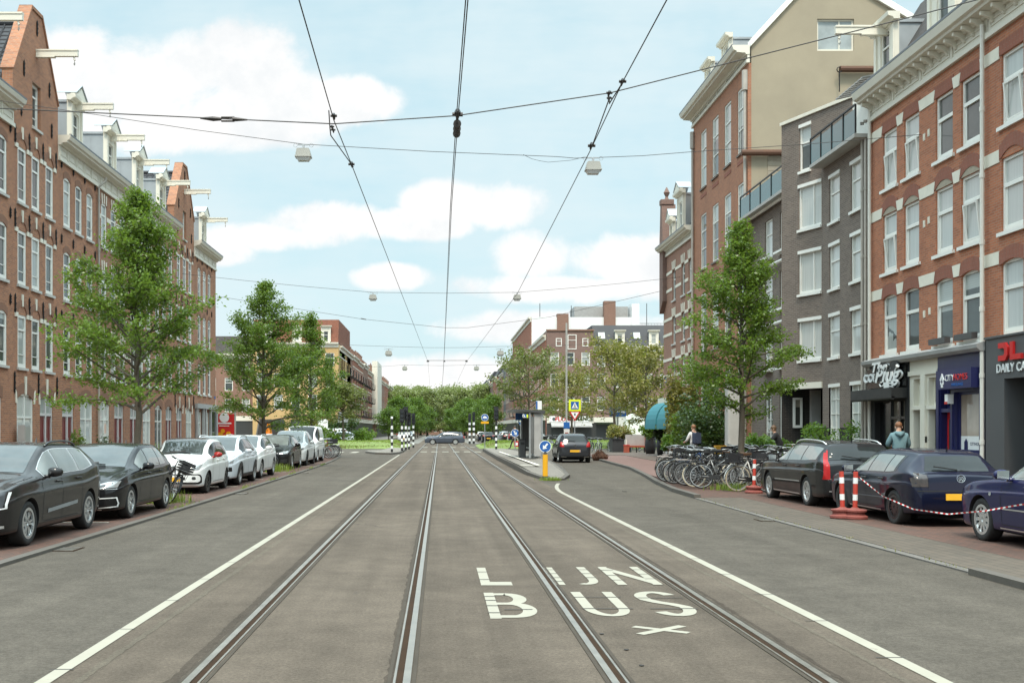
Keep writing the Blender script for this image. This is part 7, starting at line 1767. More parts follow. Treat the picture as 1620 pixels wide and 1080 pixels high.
for sx, xs, names in ((-1, -7.6, 'left'), (1, 8.2, 'right')):
    for Y, H in ((166,5.6),(178,6.0),(192,6.2),(208,6.6),(228,7),(252,7.4),(282,7.8)):
        i = k % 3; o = ['nearest','second','third','fourth','fifth','sixth','farthest'][(166,178,192,208,228,252,282).index(Y)]
        xs = (sx*-1, 0) and (-7.6,-7.0,-6.3,-5.7,-5.1,-4.5,-3.7)[(166,178,192,208,228,252,282).index(Y)]*(1 if sx < 0 else -1.08)
        tree('bright green far street tree, %s in the %s row beyond the crossing' % (o, names), ('f', i), (xs+.5*math.sin(k*2.3)+0, Y, 0), k*1.7, (H/8.5, H/8.5, H/8.5*(.82+.38*((k*37)%10)/10)), 'bright trees along the far street', seed=80+i, H=8.5, z0=2.0, rad=3.4, nb=34, leaves=5200, size=.36, lm='leafbright', form='round', tr=.13); k += 1
mass = [(-15,318,13.5),(-9,330,14.5),(-3.5,322,14),(2,335,15),(7.5,326,14.8),(12.5,318,15),(18,330,16.5),(-20,340,14),(-6,352,16),(4,358,16.5),(14,352,17),(-13,362,16.5)]
for k, (x, Y, H) in enumerate(mass):
    i = k % 3
    tree(['broad olive park tree closing the street, at the left end','broad olive park tree left of the street axis','grey green park tree just left of the far wires','grey green park tree under the centre wires','olive park tree right of the centre wires','olive park tree at the right end of the street','tall park tree rising above the far right roofs','park tree half hidden by the far left houses','rear park tree left of the centre wires','rear park tree right of the centre wires','rear park tree towards the right roofs','rear park tree towards the left houses'][k],
         ('m', i), (x, Y, 0), k*2.1, H/16.2, 'large park trees closing the street', 'park_tree', seed=95+i, H=14, z0=1.2, rad=6.8, nb=46, leaves=9500, size=.62, lm='leafpark', form='round', tr=.35)
# shrubs: a dome of twigs and leaves
def shrub_meshes(key, seed, rx, ry, h, n, size, lm):
    def fn():
        r = random.Random(seed); pts = []; mb = MB()
        cl = [(r.uniform(-.8,.8)*rx, r.uniform(-.8,.8)*ry, r.uniform(.25,.92)*h, r.uniform(.28,.5)) for _ in range(26)]
        for (x, y, z, q) in cl:
            mb.tube([(x*.2,y*.2,0),(x*.6,y*.6,z*.6),(x,y,z)], [.02,.012,.004], 4, cap=False)
            for _ in range(n//26):
                u, v = r.uniform(-1,1), r.uniform(0,6.28); s_ = math.sqrt(1-u*u); q2 = q*r.random()**.4
                pts.append((x+q2*rx*s_*math.cos(v), y+q2*ry*s_*math.sin(v), max(.02, z+q2*h*.55*u)))
        return mb.mesh('stem', M['bark']), leaf_mesh('foliage', pts, size, lm, seed, .3)
    return cached(('shrub', key), fn)
def shrub(label, key, loc, rz=0, sc=1, name='shrub', group=None, **kw):
    st, fo = shrub_meshes(key, **kw); t = thing(name, label, 'shrub', loc, rz, group); t.scale = (sc,)*3; link('stem', st, t); link('foliage', fo, t); return t
shrub('bright green rounded shrub beside the woman in black', 'a', px_at(1199,37.5,.09), 0, seed=3, rx=.62, ry=.6, h=1.35, n=3600, size=.10, lm='leafbush')
shrub('dark green shrub behind the bicycles and tree trunk', 'b', px_at(1128,46,.09), 0, seed=4, rx=1.2, ry=1.0, h=2.3, n=4200, size=.13, lm='leafdark')
shrub('tall dark green shrub left of the pale pillar', 'c', px_at(1118,47,.09), 1, seed=5, rx=1.1, ry=1.0, h=3.3, n=5200, size=.14, lm='leafdark')
shrub('olive climber growing up beside the teal awnings', 'd', px_at(1078,60,.09), 1, seed=6, rx=.9, ry=.9, h=4.6, n=4200, size=.16, lm='leafyel')
shrub('mid green tall shrub beyond the man with the white backpack', 'e', px_at(1098,52,.09), 2, seed=7, rx=1.2, ry=1.0, h=2.5, n=4200, size=.15, lm='leaf2')
shrub('leafy shrub showing above the black estate roof', 'f', (13.0,37.0,.09), 2, seed=8, rx=.8, ry=1.5, h=1.75, n=4200, size=.10, lm='leafbush')
shrub('low flowering shrub under the grey block windows', 'a', (12.9,39.6,.09), 2, .9, seed=3, rx=.62, ry=.6, h=1.35, n=3600, size=.10, lm='leafbush')
shrub('thin light green plant before the left brown doors', 'g', (-14.0,43.2,.09), 0, seed=9, rx=.35, ry=.45, h=1.55, n=700, size=.10, lm='leaf3')
shrub('dark leaved plant before the red doors on the left', 'h', (-14.0,46.4,.09), 0, seed=10, rx=.3, ry=.5, h=1.3, n=500, size=.10, lm='leafdark')
shrub('bushy shrub at the front of the left grass verge', 'i', (-11.8,112,.2), 0, seed=12, rx=2.6, ry=1.5, h=2.0, n=2600, size=.26, lm='leaf2')
shrub('rounded shrub on the left grass verge behind the striped posts', 'j', (-7.8,114,.3), 1, seed=13, rx=1.6, ry=1.2, h=1.5, n=1800, size=.24, lm='leaf2')
shrub('rusty coloured shrub on the left grass verge', 'k', (-13.4,116,.3), 1, seed=14, rx=1.0, ry=1.2, h=2.6, n=1400, size=.26, lm='leafyel')
shrub('dark hedge at the foot of the red far houses on the left', 'l', (-13.0,140,.0), 1, seed=15, rx=1.6, ry=2.2, h=3.2, n=2200, size=.32, lm='leafdark')

# ------------------------------------------------------------------ bicycles  (x forward, rear hub at x = 0)
def bike_meshes(fm, tyre):
    def fn():
        d_ = {}; r = .335
        mb = MB(); mb.lathe([(r-.02,-.018),(r,-.012),(r+.006,0),(r,.012),(r-.02,.018),(r-.028,0)], 30, 'y', close=True)
        d_['wheel'] = mb.mesh('wheel', M['rubber' if tyre == 'b' else 'f_cream'], True)
        mb = MB(); mb.ring(r-.045, r-.026, -.013, .013, 30, 'y'); mb.tube([(0,-.05,0),(0,.05,0)], .028, 8)
        for k in range(18):
            a = 2*math.pi*k/18; a2 = a+.35*(1 if k % 2 else -1); mb.tube([(.02*math.cos(a2),.03*(1 if k%2 else -1),.02*math.sin(a2)),((r-.04)*math.cos(a),0,(r-.04)*math.sin(a))], .0028, 3, cap=False)
        d_['rim'] = mb.mesh('rim', M['steel'])
        mb = MB(); T = lambda a, b, q=.016: mb.tube([(a[0],a[1],a[2]),(b[0],b[1],b[2])], q, 6)
        bb, sc_, ht, hb = (.44,0,.30), (.25,0,.80), (.83,0,.92), (.87,0,.74)
        T(bb,sc_,.016); T(sc_,(.19,0,.97),.013); T(bb,hb,.019); T((.33,0,.56),ht,.016); T(ht,hb,.02); T((.80,0,1.02),ht,.013)
        for s_ in (-1, 1): T((0,s_*.06,.34),(bb[0],s_*.03,bb[2]),.01); T((0,s_*.06,.34),(sc_[0],s_*.02,sc_[2]),.009); T((hb[0],s_*.03,hb[2]-.03),(1.08,s_*.055,.34),.012)
        T((.40,.05,.28),(.30,.20,.02),.009); d_['frame'] = mb.mesh('frame', M[fm], True)
        for hx in (0, 1.08):
            mb = MB(); A = range(20, 200, 15) if hx == 0 else range(0, 150, 15)
            P = [(hx+.375*math.cos(R(a)), .375*math.sin(R(a))+.34) for a in A]
            for k in range(len(P)-1): mb.face([(P[k][0],-.03,P[k][1]),(P[k+1][0],-.03,P[k+1][1]),(P[k+1][0],.03,P[k+1][1]),(P[k][0],.03,P[k][1])])
            d_['mudguard%d' % (hx > 0)] = mb.mesh('mudguard', M['f_black' if fm != 'f_white' else fm])
        mb = MB(); mb.prism([(-.02,.29),(.48,.24),(.54,.30),(.48,.36),(-.02,.39)], 'xz', -.055, -.035); d_['chain_case'] = mb.mesh('chain_case', M['black'])
        mb = MB(); mb.tube([(.80,-.0,1.02),(.80,0,1.06)], .014, 6); mb.tube([(.52,-.30,1.03),(.66,-.31,1.06),(.78,-.24,1.08),(.83,0,1.07),(.78,.24,1.08),(.66,.31,1.06),(.52,.30,1.03)], .012, 6)
        for s_ in (-1, 1): mb.tube([(.50,s_*.305,1.027),(.63,s_*.31,1.055)], .02, 6, mi=1)
        d_['handlebar'] = mb.mesh('handlebar', [M['steel'], M['black']], True)
        mb = MB(); mb.prism([(-.10,.11),(.02,.09),(.17,.02),(.19,0),(.17,-.02),(.02,-.09),(-.10,-.11),(-.13,0)], 'xy', .97, 1.03); mb.tube([(-.06,0,.97),(.05,0,.95)], .02, 6); me = mb.mesh('saddle', M['black'] if tyre == 'b' else M['saddle']); 
        for v in me.vertices: v.co.x += .17
        d_['saddle'] = me
        mb = MB()
        for y in (-.07,-.025,.025,.07): mb.tube([(-.32,y,.76),(.2,y,.76)], .007, 5)
        for x in (-.32,-.15,.05): mb.tube([(x,-.07,.76),(x,.07,.76)], .007, 5)
        for s_ in (-1, 1): mb.tube([(0,s_*.07,.36),(-.12,s_*.07,.76)], .007, 5); mb.tube([(-.32,s_*.07,.76),(-.34,s_*.05,.60)], .006, 4)
        mb.box(-.36,-.33,-.03,.03,.6,.66); d_['luggage_rack'] = mb.mesh('luggage_rack', M['f_black'])
        mb = MB(); mb.tube([(.44,-.09,.30),(.44,.09,.30)], .014, 6); mb.tube([(.44,-.09,.30),(.50,-.09,.14)], .01, 5); mb.tube([(.44,.09,.30),(.38,.09,.46)], .01, 5); mb.box(.46,.56,-.19,-.10,.125,.15); mb.box(.33,.43,.10,.19,.45,.475); d_['crank'] = mb.mesh('crank', M['steeldark'])
        mb = MB(); mb.tube([(.92,0,.86),(.97,0,.87)], [.035,.045], 10); d_['headlamp'] = mb.mesh('headlamp', M['steel'])
        return d_
    return cached(('bike', fm, tyre), fn)
def basket_mesh(m):
    def fn():
        mb = MB(); t_ = .012; x0, x1, y0, y1, z0, z1 = -.2,.2,-.15,.15,0,.24
        for (a, b, c_, d_) in ((x0,x1,y0,y0+t_),(x0,x1,y1-t_,y1),(x0,x0+t_,y0+t_,y1-t_),(x1-t_,x1,y0+t_,y1-t_)):
            for zz in (0,.06,.12,.18,.215): mb.box(a,b,c_,d_,zz,zz+.03)
        for k in range(6): mb.box(x0+k*.0776,x0+k*.0776+.012,y0-.004,y0,z0,z1); mb.box(x0+k*.0776,x0+k*.0776+.012,y1,y1+.004,z0,z1)
        mb.box(x0+t_,x1-t_,y0+t_,y1-t_,0,.01); return mb.mesh('crate', M[m])
    return cached(('crate', m), fn)
def bicycle(label, loc, rz, fm='f_black', tyre='b', lean=.0, group=None, crate=None, rear=False, steer=0.0, name='bicycle'):
    d_ = bike_meshes(fm, tyre); t = thing(name, label, 'bicycle', loc, rz, group); t.rotation_euler = (lean, 0, rz); t.rotation_mode = 'XYZ'
    for p in ('frame','mudguard0','mudguard1','chain_case','saddle','luggage_rack','crank','headlamp'): link(p.rstrip('01'), d_[p], t)
    link('handlebar', d_['handlebar'], t, (.8*(1-math.cos(steer)), -.8*math.sin(steer), 0) if steer else (0,0,0), (0,0,steer) if steer else None)
    for hx in (0, 1.08):
        w_ = link('wheel', d_['wheel'], t, (hx,0,.34), (0, rnd.uniform(0,.3), 0)); link('rim', d_['rim'], w_)
    if crate: link('crate', basket_mesh(crate), t, (1.05,0,.80) if not rear else (-.12,0,.77))
    return t
BG = 'bicycles crowded beside the right tree'
cols = {'f_black':'black','f_grey':'silver grey','f_white':'white','f_cream':'cream','f_red':'red','f_blue':'blue'}
front = [(7.75,38.6,'f_black','b',None),(7.35,37.6,'f_grey','c',None),(7.3,36.9,'f_black','b','basket'),(7.1,36.2,'f_black','c',None),(7.0,35.5,'f_cream','b',None),(6.95,34.8,'f_black','b',None),(6.9,34.1,'f_blue','c',None),
         (6.85,33.4,'f_black','b','basket'),(6.85,32.7,'f_grey','b',None),(6.8,32.0,'f_black','b',None),(6.85,31.3,'f_black','c',None),(6.9,30.6,'f_grey','b',None)]
ordn = ['first','second','third','fourth','fifth','sixth','seventh','eighth','ninth','tenth','eleventh','twelfth']
for k, (x, y, fm, ty, cr) in enumerate(front):
    flip = k % 3 == 1
    bicycle('%s bicycle%s, %s from the far end of the kerb side row' % (cols[fm], ' with cream tyres' if ty == 'c' else ' with black crate' if cr else '', ordn[k]), (x+(.35 if not flip else 1.45), y, .05), (0 if not flip else math.pi)+rnd.uniform(-.22,.22), fm, ty, rnd.choice((-.12,.1,.14,-.08)), BG, cr, False, rnd.uniform(-.5,.5))
back = [(9.2,37.2,'f_black','b','crateyel'),(9.1,36.3,'f_grey','b',None),(9.0,35.4,'f_black','b','basket'),(8.9,34.5,'f_cream','b',None),(8.75,32.9,'f_black','b',None),(8.7,32.1,'f_grey','b',None),(8.7,31.3,'f_black','b','basket'),(8.75,30.6,'f_black','b',None)]
for k, (x, y, fm, ty, cr) in enumerate(back):
    bicycle('%s bicycle%s, %s from the far end of the row against the pavement' % (cols[fm], ' with yellow crate' if cr == 'crateyel' else ' with black crate' if cr else '', ordn[k]), (x+(.2 if k % 2 else 1.3), y, .09), (0 if k % 2 else math.pi)+rnd.uniform(-.25,.25), fm, ty, rnd.choice((-.1,.12)), BG, cr, False, rnd.uniform(-.6,.6))
bicycle('dark bicycle with white tyres right behind the single red white post', (7.98,29.6,.03), .06, 'f_white', 'c', .08, BG, 'basket', True)
bicycle('black bicycle with big crate squeezed beside the black estate car', (8.6,29.0,.03), .12, 'f_black', 'b', -.1, BG, 'basket', True)
bicycle('black bicycle leaning over in the weeds behind the black hatchback', (-6.1,24.9,.0), 2.05, 'f_black', 'b', .42, None, 'basket', True, .4)
bicycle('black bicycle with yellow crate leaning before the black car on the left', (-6.7,44.4,.01), 2.6, 'f_black', 'b', -.14, None, 'crateyel', False, .3)
LB = [(-7.3,62.0,'f_black'),(-7.2,62.8,'f_red'),(-7.2,63.7,'f_grey'),(-7.2,64.6,'f_black'),(-7.2,65.5,'f_black'),(-7.4,66.6,'f_grey'),(-7.5,67.8,'f_black')]
for k, (x, y, fm) in enumerate(LB):
    bicycle('%s bicycle parked beyond the white van, %s in that row' % (cols[fm], ordn[k]), (x, y, .08), .15+rnd.uniform(-.2,.2), fm, 'b', rnd.uniform(-.12,.12), 'bicycles beyond the white van', 'basket' if k % 2 else None)
mid = [(7.9,36.6,'f_black'),(8.05,35.0,'f_grey'),(8.0,33.6,'f_black'),(7.95,32.4,'f_black'),(8.0,31.0,'f_black'),(9.9,36.9,'f_black'),(9.8,35.2,'f_grey'),(9.7,34.0,'f_black'),(9.6,31.8,'f_black')]
for k, (x, y, fm) in enumerate(mid):
    bicycle('%s bicycle wedged between the rows by the right tree, %s from far end' % (cols[fm], ordn[k]), (x, y, .09), rnd.choice((0, math.pi))+rnd.uniform(-.5,.5), fm, 'b', rnd.choice((-.16,.15)), BG, None, False, rnd.uniform(-.7,.7))
for k in range(9):
    bicycle('far parked bicycle before the corner shops, %s from the left' % ordn[k], (11.6+k*.62, 84+.15*k, .0), U+rnd.uniform(-.3,.3), ['f_black','f_grey','f_black','f_red'][k % 4], 'b', .08, 'bicycles before the corner shops')
# ------------------------------------------------------------------ people
def person(label, loc, rz, J, rad, mats, hair, hairlen=0.0, pack=None, hood=False):
    """J: joints in metres (x right, y ahead of the person, z up); one skinned body, cloth colours by limb"""
    E = [('pelvis','waist'),('waist','chest'),('chest','neck'),('neck','head'),('head','crown')]
    for s_ in ('l','r'): E += [('chest','sh'+s_),('sh'+s_,'el'+s_),('el'+s_,'wr'+s_),('pelvis','hip'+s_),('hip'+s_,'kn'+s_),('kn'+s_,'an'+s_),('an'+s_,'toe'+s_)]
    names = list(J); me = bpy.data.meshes.new('body'); me.from_pydata([J[n] for n in names], [(names.index(a), names.index(b)) for a, b in E], [])
    o = link('body', me); md = o.modifiers.new('s', 'SKIN'); md.use_smooth_shade = True
    for n, v in zip(names, me.skin_vertices[0].data): q = rad[n]; v.radius = q if isinstance(q, tuple) else (q, q); v.use_root = n == 'pelvis'
    sb = o.modifiers.new('u', 'SUBSURF'); sb.levels = 2; sb.render_levels = 2
    bpy.context.view_layer.update(); bme = bpy.data.meshes.new_from_object(o.evaluated_get(bpy.context.evaluated_depsgraph_get())); bpy.data.objects.remove(o)
    bme.name = 'body'; ml = list(dict.fromkeys(mats.values())); bme.materials.clear()
    for m in ml: bme.materials.append(M[m])
    def dist(p, a, b):
        ab = b-a; t_ = max(0, min(1, (p-a).dot(ab)/ab.length_squared)); return (p-(a+ab*t_)).length
    reg = {'pelvis':'legs','waist':'top','chest':'top','neck':'skin','head':'skin','hip':'legs','sh':'top','el':'top','kn':'legs','an':'shoe'}
    for f in bme.polygons:
        c_ = f.center; best = min(E, key=lambda e: dist(c_, Vector(J[e[0]]), Vector(J[e[1]])) - .5*(rad[e[1]][0] if isinstance(rad[e[1]], tuple) else rad[e[1]]))
        k = best[0].rstrip('lr') if best[0][:-1] in ('sh','el','kn','an','hip') else best[0]
        k = best[0][:-1] if best[0][:-1] in ('sh','el','kn','an','hip','wr') else best[0]
        g = reg.get(k, 'top')
        if best == ('pelvis','waist') and c_.z < J['pelvis'][2]+.06: g = 'legs'
        if best[0] == 'chest' and best[1] == 'neck': g = 'top'
        f.material_index = ml.index(mats[g])
    t = thing('person', label, 'person', loc, rz); link('body', bme, t)
    h = Vector(J['head']); cr = Vector(J['crown']); up = (cr-h).normalized(); fw = Vector(J.get('face', (0,1,0)))
    s = MB(); n = 12
    for i in range(9):
        for j in range(n):
            a = math.pi*(i/8)*.62 + .001; b = 2*math.pi*j/n
            back = .5-.5*math.cos(b-math.pi/2 if False else b)
            d_ = Vector((math.sin(a)*math.cos(b), math.sin(a)*math.sin(b), math.cos(a)))
            ext = 1.0 if d_.y < .35 else max(.2, 1-(d_.y-.35)*.9)
            s.v.append(tuple(cr-up*.055+Vector((d_.x*.094, d_.y*.104-.010, d_.z*.10*ext-(hairlen if (i == 8 and d_.y < .2) else 0)))))
    for i in range(8):
        for j in range(n): s.f.append((i*n+j,(i+1)*n+j,(i+1)*n+(j+1)%n,i*n+(j+1)%n)); s.m.append(0)
    s.build('hair', M[hair], t, smooth=True)
    s = MB()   # face: nose, eyes, mouth, ears
    c0 = cr-up*.11; s.tube([tuple(c0+Vector((0,.085,.015))),tuple(c0+Vector((0,.115,-.02)))], [.008,.016], 6)
    for sx in (-1, 1): s.disc(.011, .088, .096, 8, 'y', (c0.x+sx*.032,c0.y,c0.z+.015), mi=1); s.tube([tuple(c0+Vector((sx*.083,-.012,.02))),tuple(c0+Vector((sx*.092,-.02,-.02)))], [.018,.014], 6)
    s.box(c0.x-.025,c0.x+.025,c0.y+.083,c0.y+.092,c0.z-.056,c0.z-.048,2); s.build('face', [M['skin'], M['black'], M['signred']], t)
    for s_ in ('l','r'):  # hands: palm, four fingers, thumb
        w_ = Vector(J['wr'+s_]); d_ = (w_-Vector(J['el'+s_])).normalized(); sd = d_.cross(Vector((0,1,0)) if abs(d_.y) < .8 else Vector((0,0,1))).normalized(); nr = d_.cross(sd); s = MB()
        s.tube([w_, w_+d_*.05, w_+d_*.095], [.028,.038,.032], 8)
        for k, (o_, L) in enumerate(((-.027,.062),(-.009,.074),(.009,.07),(.027,.056))):
            b = w_+d_*.088+sd*o_; s.tube([b, b+d_*L*.5+nr*.008, b+d_*L+nr*.028], [.0095,.0085,.006], 6)
        b = w_+d_*.035-sd*.032; s.tube([b, b+d_*.03-sd*.024+nr*.01, b+d_*.062-sd*.028+nr*.024], [.011,.01,.007], 6); s.build('hand', M['skin'], t, smooth=True)
    if hood: s = MB(); c0 = Vector(J['neck']); s.ring(.055,.115,-.05,.05,14,'z',(c0.x,c0.y-.025,c0.z-.03)); s.tube([tuple(c0+Vector((-.1,-.08,-.02))),tuple(c0+Vector((0,-.15,-.08))),tuple(c0+Vector((.1,-.08,-.02)))], [.05,.075,.05], 8); s.build('hood', M[mats['top']], t, smooth=True)
    if pack: 
        s = MB(); c0 = Vector(J['chest']); s.prism(rounded(-.15,.15,-.36,.10,.06), 'xz', -.30, -.10); s.prism(rounded(-.11,.11,-.33,-.12,.04), 'xz', -.35, -.30)
        me = s.mesh('backpack', M[pack]); link('backpack', me, t, tuple(c0))
        s = MB()
        for sx in (-1, 1): s.tube([tuple(c0+Vector((sx*.10,-.12,.10))),tuple(c0+Vector((sx*.12,.02,.16))),tuple(c0+Vector((sx*.12,.13,.0))),tuple(c0+Vector((sx*.10,-.10,-.25)))], .018, 5)
        s.build('strap', M['black'], t)
    return t
def stand(**kw):
    J = dict(pelvis=(0,0,.98), waist=(0,.0,1.13), chest=(0,.0,1.37), neck=(0,.01,1.52), head=(0,.02,1.62), crown=(0,.02,1.76))
    for s_, q in (('l',-1),('r',1)):
        J.update({'sh'+s_:(q*.185,-.0,1.42),'el'+s_:(q*.25,.02,1.15),'wr'+s_:(q*.25,.10,.90),'hip'+s_:(q*.09,0,.92),'kn'+s_:(q*.10,.02,.50),'an'+s_:(q*.10,-.02,.08),'toe'+s_:(q*.12,.14,.035)})
    J.update(kw); return J
RADP = dict(pelvis=(.155,.115), waist=(.145,.105), chest=(.17,.115), neck=.055, head=(.078,.092), crown=(.055,.06))
for s_ in 'lr': RADP.update({'sh'+s_:.072,'el'+s_:.05,'wr'+s_:.034,'hip'+s_:.10,'kn'+s_:.062,'an'+s_:.042,'toe'+s_:.036})
bulky = dict(RADP); bulky.update(chest=(.205,.14), waist=(.19,.135), shl=.09, shr=.09, ell=.068, elr=.068)
person('man with ginger hair in a teal hooded jacket, seen from behind', (12.55,30.2,.09), -.15, stand(ell=(-.29,.06,1.17), wrl=(-.16,.27,1.12), elr=(.28,.05,1.16), wrr=(.20,.25,1.06), head=(-.0,.045,1.62), crown=(-.0,.06,1.76)), bulky, dict(top='cloth_teal', legs='cloth_navy', skin='skin', shoe='black'), 'hair_red', hood=True)
person('woman in black with blond brown hair pushing a bicycle by the shrub', (11.75,38.2,.09), 1.2, stand(chest=(0,.10,1.34), neck=(0,.17,1.48), head=(0,.20,1.57), crown=(0,.22,1.70), shl=(-.18,.1,1.39), shr=(.18,.1,1.39), ell=(-.24,.28,1.18), wrl=(-.2,.50,1.08), elr=(.24,.28,1.18), wrr=(.2,.50,1.08)), bulky, dict(top='cloth_black', legs='cloth_black', skin='skin', shoe='black'), 'hair_brown', .05)
bicycle('red bicycle held by the woman in black', (12.35,37.9,.09), 1.5, 'f_red', 'b', -.05)
person('person in a white shirt with dark backpack straps beyond the bicycles', (10.35,45,.09), .4, stand(ell=(-.27,.08,1.16), wrl=(-.2,.3,1.1), elr=(.27,.08,1.16), wrr=(.2,.3,1.1)), RADP, dict(top='cloth_white', legs='cloth_grey', skin='skin', shoe='black'), 'hair_red', pack='cloth_navy')
person('walker in blue coat and black trousers striding at the tram stop', (5.72,83.5,.2), U+.1, stand(hipl=(-.09,.02,.92), knl=(-.09,.26,.55), anl=(-.09,.40,.10), toel=(-.09,.55,.08), hipr=(.09,-.02,.92), knr=(.09,-.10,.50), anr=(.09,-.42,.16), toer=(.09,-.32,.04), elr=(.26,.06,1.16), wrr=(.25,.10,.92), ell=(-.25,-.1,1.16), wrl=(-.25,.06,.94)), bulky, dict(top='cloth_blue', legs='cloth_black', skin='skin', shoe='black'), 'hair_dark')
t = thing('shopping_bag', 'red and white carrier bag hanging from the walker at the tram stop', 'bag', (5.80,83.15,.42)); s = MB(); s.prism([(-.17,0),(.17,0),(.2,.42),(-.2,.42)], 'xz', -.07, .07); s.build('bag_body', M['signred'], t); s = MB(); s.box(-.1,.1,-.074,-.07,.1,.3); s.build('bag_print', M['signwhite'], t); s = MB(); s.tube([(-.12,0,.42),(-.08,0,.62),(.08,0,.62),(.12,0,.42)], .012, 5); s.build('handle', M['signwhite'], t)
t = thing('wheeled_trolley', 'dark wheeled shopping trolley beside the pole at the stop', 'trolley', (6.1,84.5,.2)) if False else None
for k, (x, y, top_, lb) in enumerate([(-12.4,131,'cloth_black','small distant figure in black before the red far houses'),(-11.2,133,'cloth_white','small distant figure in white before the red far houses'),(10.6,128,'cloth_blue','small distant figure in blue beyond the right verge'),(16.2,138,'cloth_black','small distant figure in black outside the flower shop'),(-16.5,128,'cloth_grey','small distant figure in grey by the yellow building')]):
    person(lb, (x, y, 0), k*1.3, stand(), RADP, dict(top=top_, legs='cloth_navy', skin='skin', shoe='black'), 'hair_dark')
# ------------------------------------------------------------------ street furniture
# orange bollard with arrow disc
t = thing('traffic_bollard', 'orange bollard with round blue arrow sign on the island tip', 'bollard', (3.57,37.3,.06))
s = MB(); s.prism(rounded(-.085,.085,-.06,.06,.03), 'xy', 0, .78); s.build('post', M['bollard'], t)
s = MB(); s.box(-.11,.11,-.085,.085,0,.05); s.build('foot', M['steeldark'], t)
s = MB(); s.tube([(0,0,.78),(0,0,.88)], .05, 8); s.build('neck', M['steeldark'], t)
def arrow(mb, c, sz, y, ang):
    ca, sa = math.cos(ang), math.sin(ang); P = [(-.16,.75),(-.16,-.1),(-.6,.05),(-.62,-.05),(0,-.78),(.62,-.05),(.6,.05),(.16,-.1),(.16,.75)]
    P = [(-.17,.72),(-.17,-.05),(-.55,-.05),(0,-.75),(.55,-.05),(.17,-.05),(.17,.72)]
    mb.prism([(c[0]+sz*(x*ca-z*sa), c[1]+sz*(x*sa+z*ca)) for x, z in P], 'xz', y, y+.003)
def disc_sign(parent, z, r, ang=None, y=-.03, m='signblue', x=0):
    s = MB(); s.disc(r, y, y+.02, 28, 'y', (x,0,z)); pl = s.build('sign_plate', M[m], parent)
    s = MB(); s.ring(r*.93, r+.004, y-.004, y+.014, 28, 'y', (x,0,z)); s.build('sign_rim', M['signwhite'], pl)
    if ang is not None: s = MB(); arrow(s, (x, z), r*.85, y-.006, ang); s.build('arrow', M['signwhite'], pl)
    return pl
disc_sign(t, 1.05, .20, R(-40))
def post_thing(name, label, cat, loc, h, r=.035, m='steel', group=None):
    t = thing(name, label, cat, loc, 0, group); s = MB(); s.tube([(0,0,0),(0,0,h)], r, 10); s.build('post', M[m], t); return t
def ped_sign(t, z, w_=.8):
    s = MB(); s.box(-w_/2,w_/2,-.05,-.03,z-w_/2,z+w_/2); a = s.build('yellow_border', M['yellow'], t)
    q = w_*.33; s = MB(); s.box(-q,q,-.056,-.05,z-q,z+q); s.build('sign_plate', M['signblue'], a)
    s = MB(); s.prism([(-q*.82,z-q*.72),(q*.82,z-q*.72),(0,z+q*.85)], 'xz', -.062, -.056); s.build('white_triangle', M['signwhite'], a)
    s = MB(); c = z-q*.05; s.disc(q*.13, -.066, -.062, 10, 'y', (0,0,c+q*.32)); s.prism([(-q*.08,c+.2*q),(q*.1,c+.2*q),(q*.14,c-.15*q),(q*.3,c-.5*q),(q*.18,c-.5*q),(0,c-.2*q),(-q*.22,c-.5*q),(-q*.34,c-.5*q),(-q*.1,c-.1*q)], 'xz', -.066, -.062)
    for k in range(4): s.box(-q*.6+k*q*.32,-q*.42+k*q*.32,-.066,-.062,z-q*.68,z-q*.56)
    s.build('walking_figure', M['black'], a)
t = post_thing('crossing_sign', 'yellow bordered pedestrian crossing sign above a give way triangle', 'road sign', (9.55,78,.09), 3.75)
ped_sign(t, 3.3, .84)
s = MB(); z = 2.55; s.prism([(-.42,z+.36),(.42,z+.36),(0,z-.36)], 'xz', -.05, -.03); a = s.build('give_way_plate', M['signred'], t); s = MB(); s.prism([(-.28,z+.28),(.28,z+.28),(0,z-.2)], 'xz', -.056, -.05); s.build('white_centre', M['signwhite'], a)
s = MB(); s.box(-.05,.05,-.062,-.056,z+.05,z+.2); s.build('tram_symbol', M['black'], a)
t = post_thing('parking_sign', 'pale lamp column with a small blue sign and a pink poster', 'lamp post', (9.2,80,.09), 9.3, .07, 'lampgrey')
s = MB(); s.box(-.22,.22,-.1,-.07,1.7,2.15); s.build('blue_plate', M['signblue'], t); s = MB(); s.box(-.2,.2,-.1,-.07,.6,1.65); s.build('poster', M['cloth_white'], t); s = MB(); s.box(-.12,.12,-.106,-.1,.8,1.4); s.build('poster_print', M['potwood'], t)
t = post_thing('crossing_sign', 'second yellow bordered crossing sign beyond the tram shelter', 'road sign', (7.3,96,.05), 3.3, .05, 'black'); ped_sign(t, 2.85, .8)
t = post_thing('arrow_sign', 'round blue arrow sign on a low post at the far end of the stop', 'road sign', (5.55,81,.2), 1.5, .04, 'steel'); disc_sign(t, 1.25, .29, R(35))
t = post_thing('lane_sign', 'round blue sign over a yellow plate on the right verge', 'road sign', (3.95,96,.1), 2.95, .04, 'steel'); disc_sign(t, 2.65, .31, None)
s = MB(); s.prism([(-.2,2.58),(.2,2.58),(.16,2.7),(.08,2.76),(-.08,2.76),(-.16,2.7)], 'xz', -.04, -.034); s.build('car_symbol', M['signwhite'], t); s = MB(); s.box(-.34,.34,-.05,-.03,2.12,2.3); s.build('yellow_plate', M['bollard'], t)
t = post_thing('round_sign', 'small round blue sign on a pole behind the right verge', 'road sign', (8.9,121,.0), 2.9, .05, 'steel'); disc_sign(t, 2.55, .32, R(200))
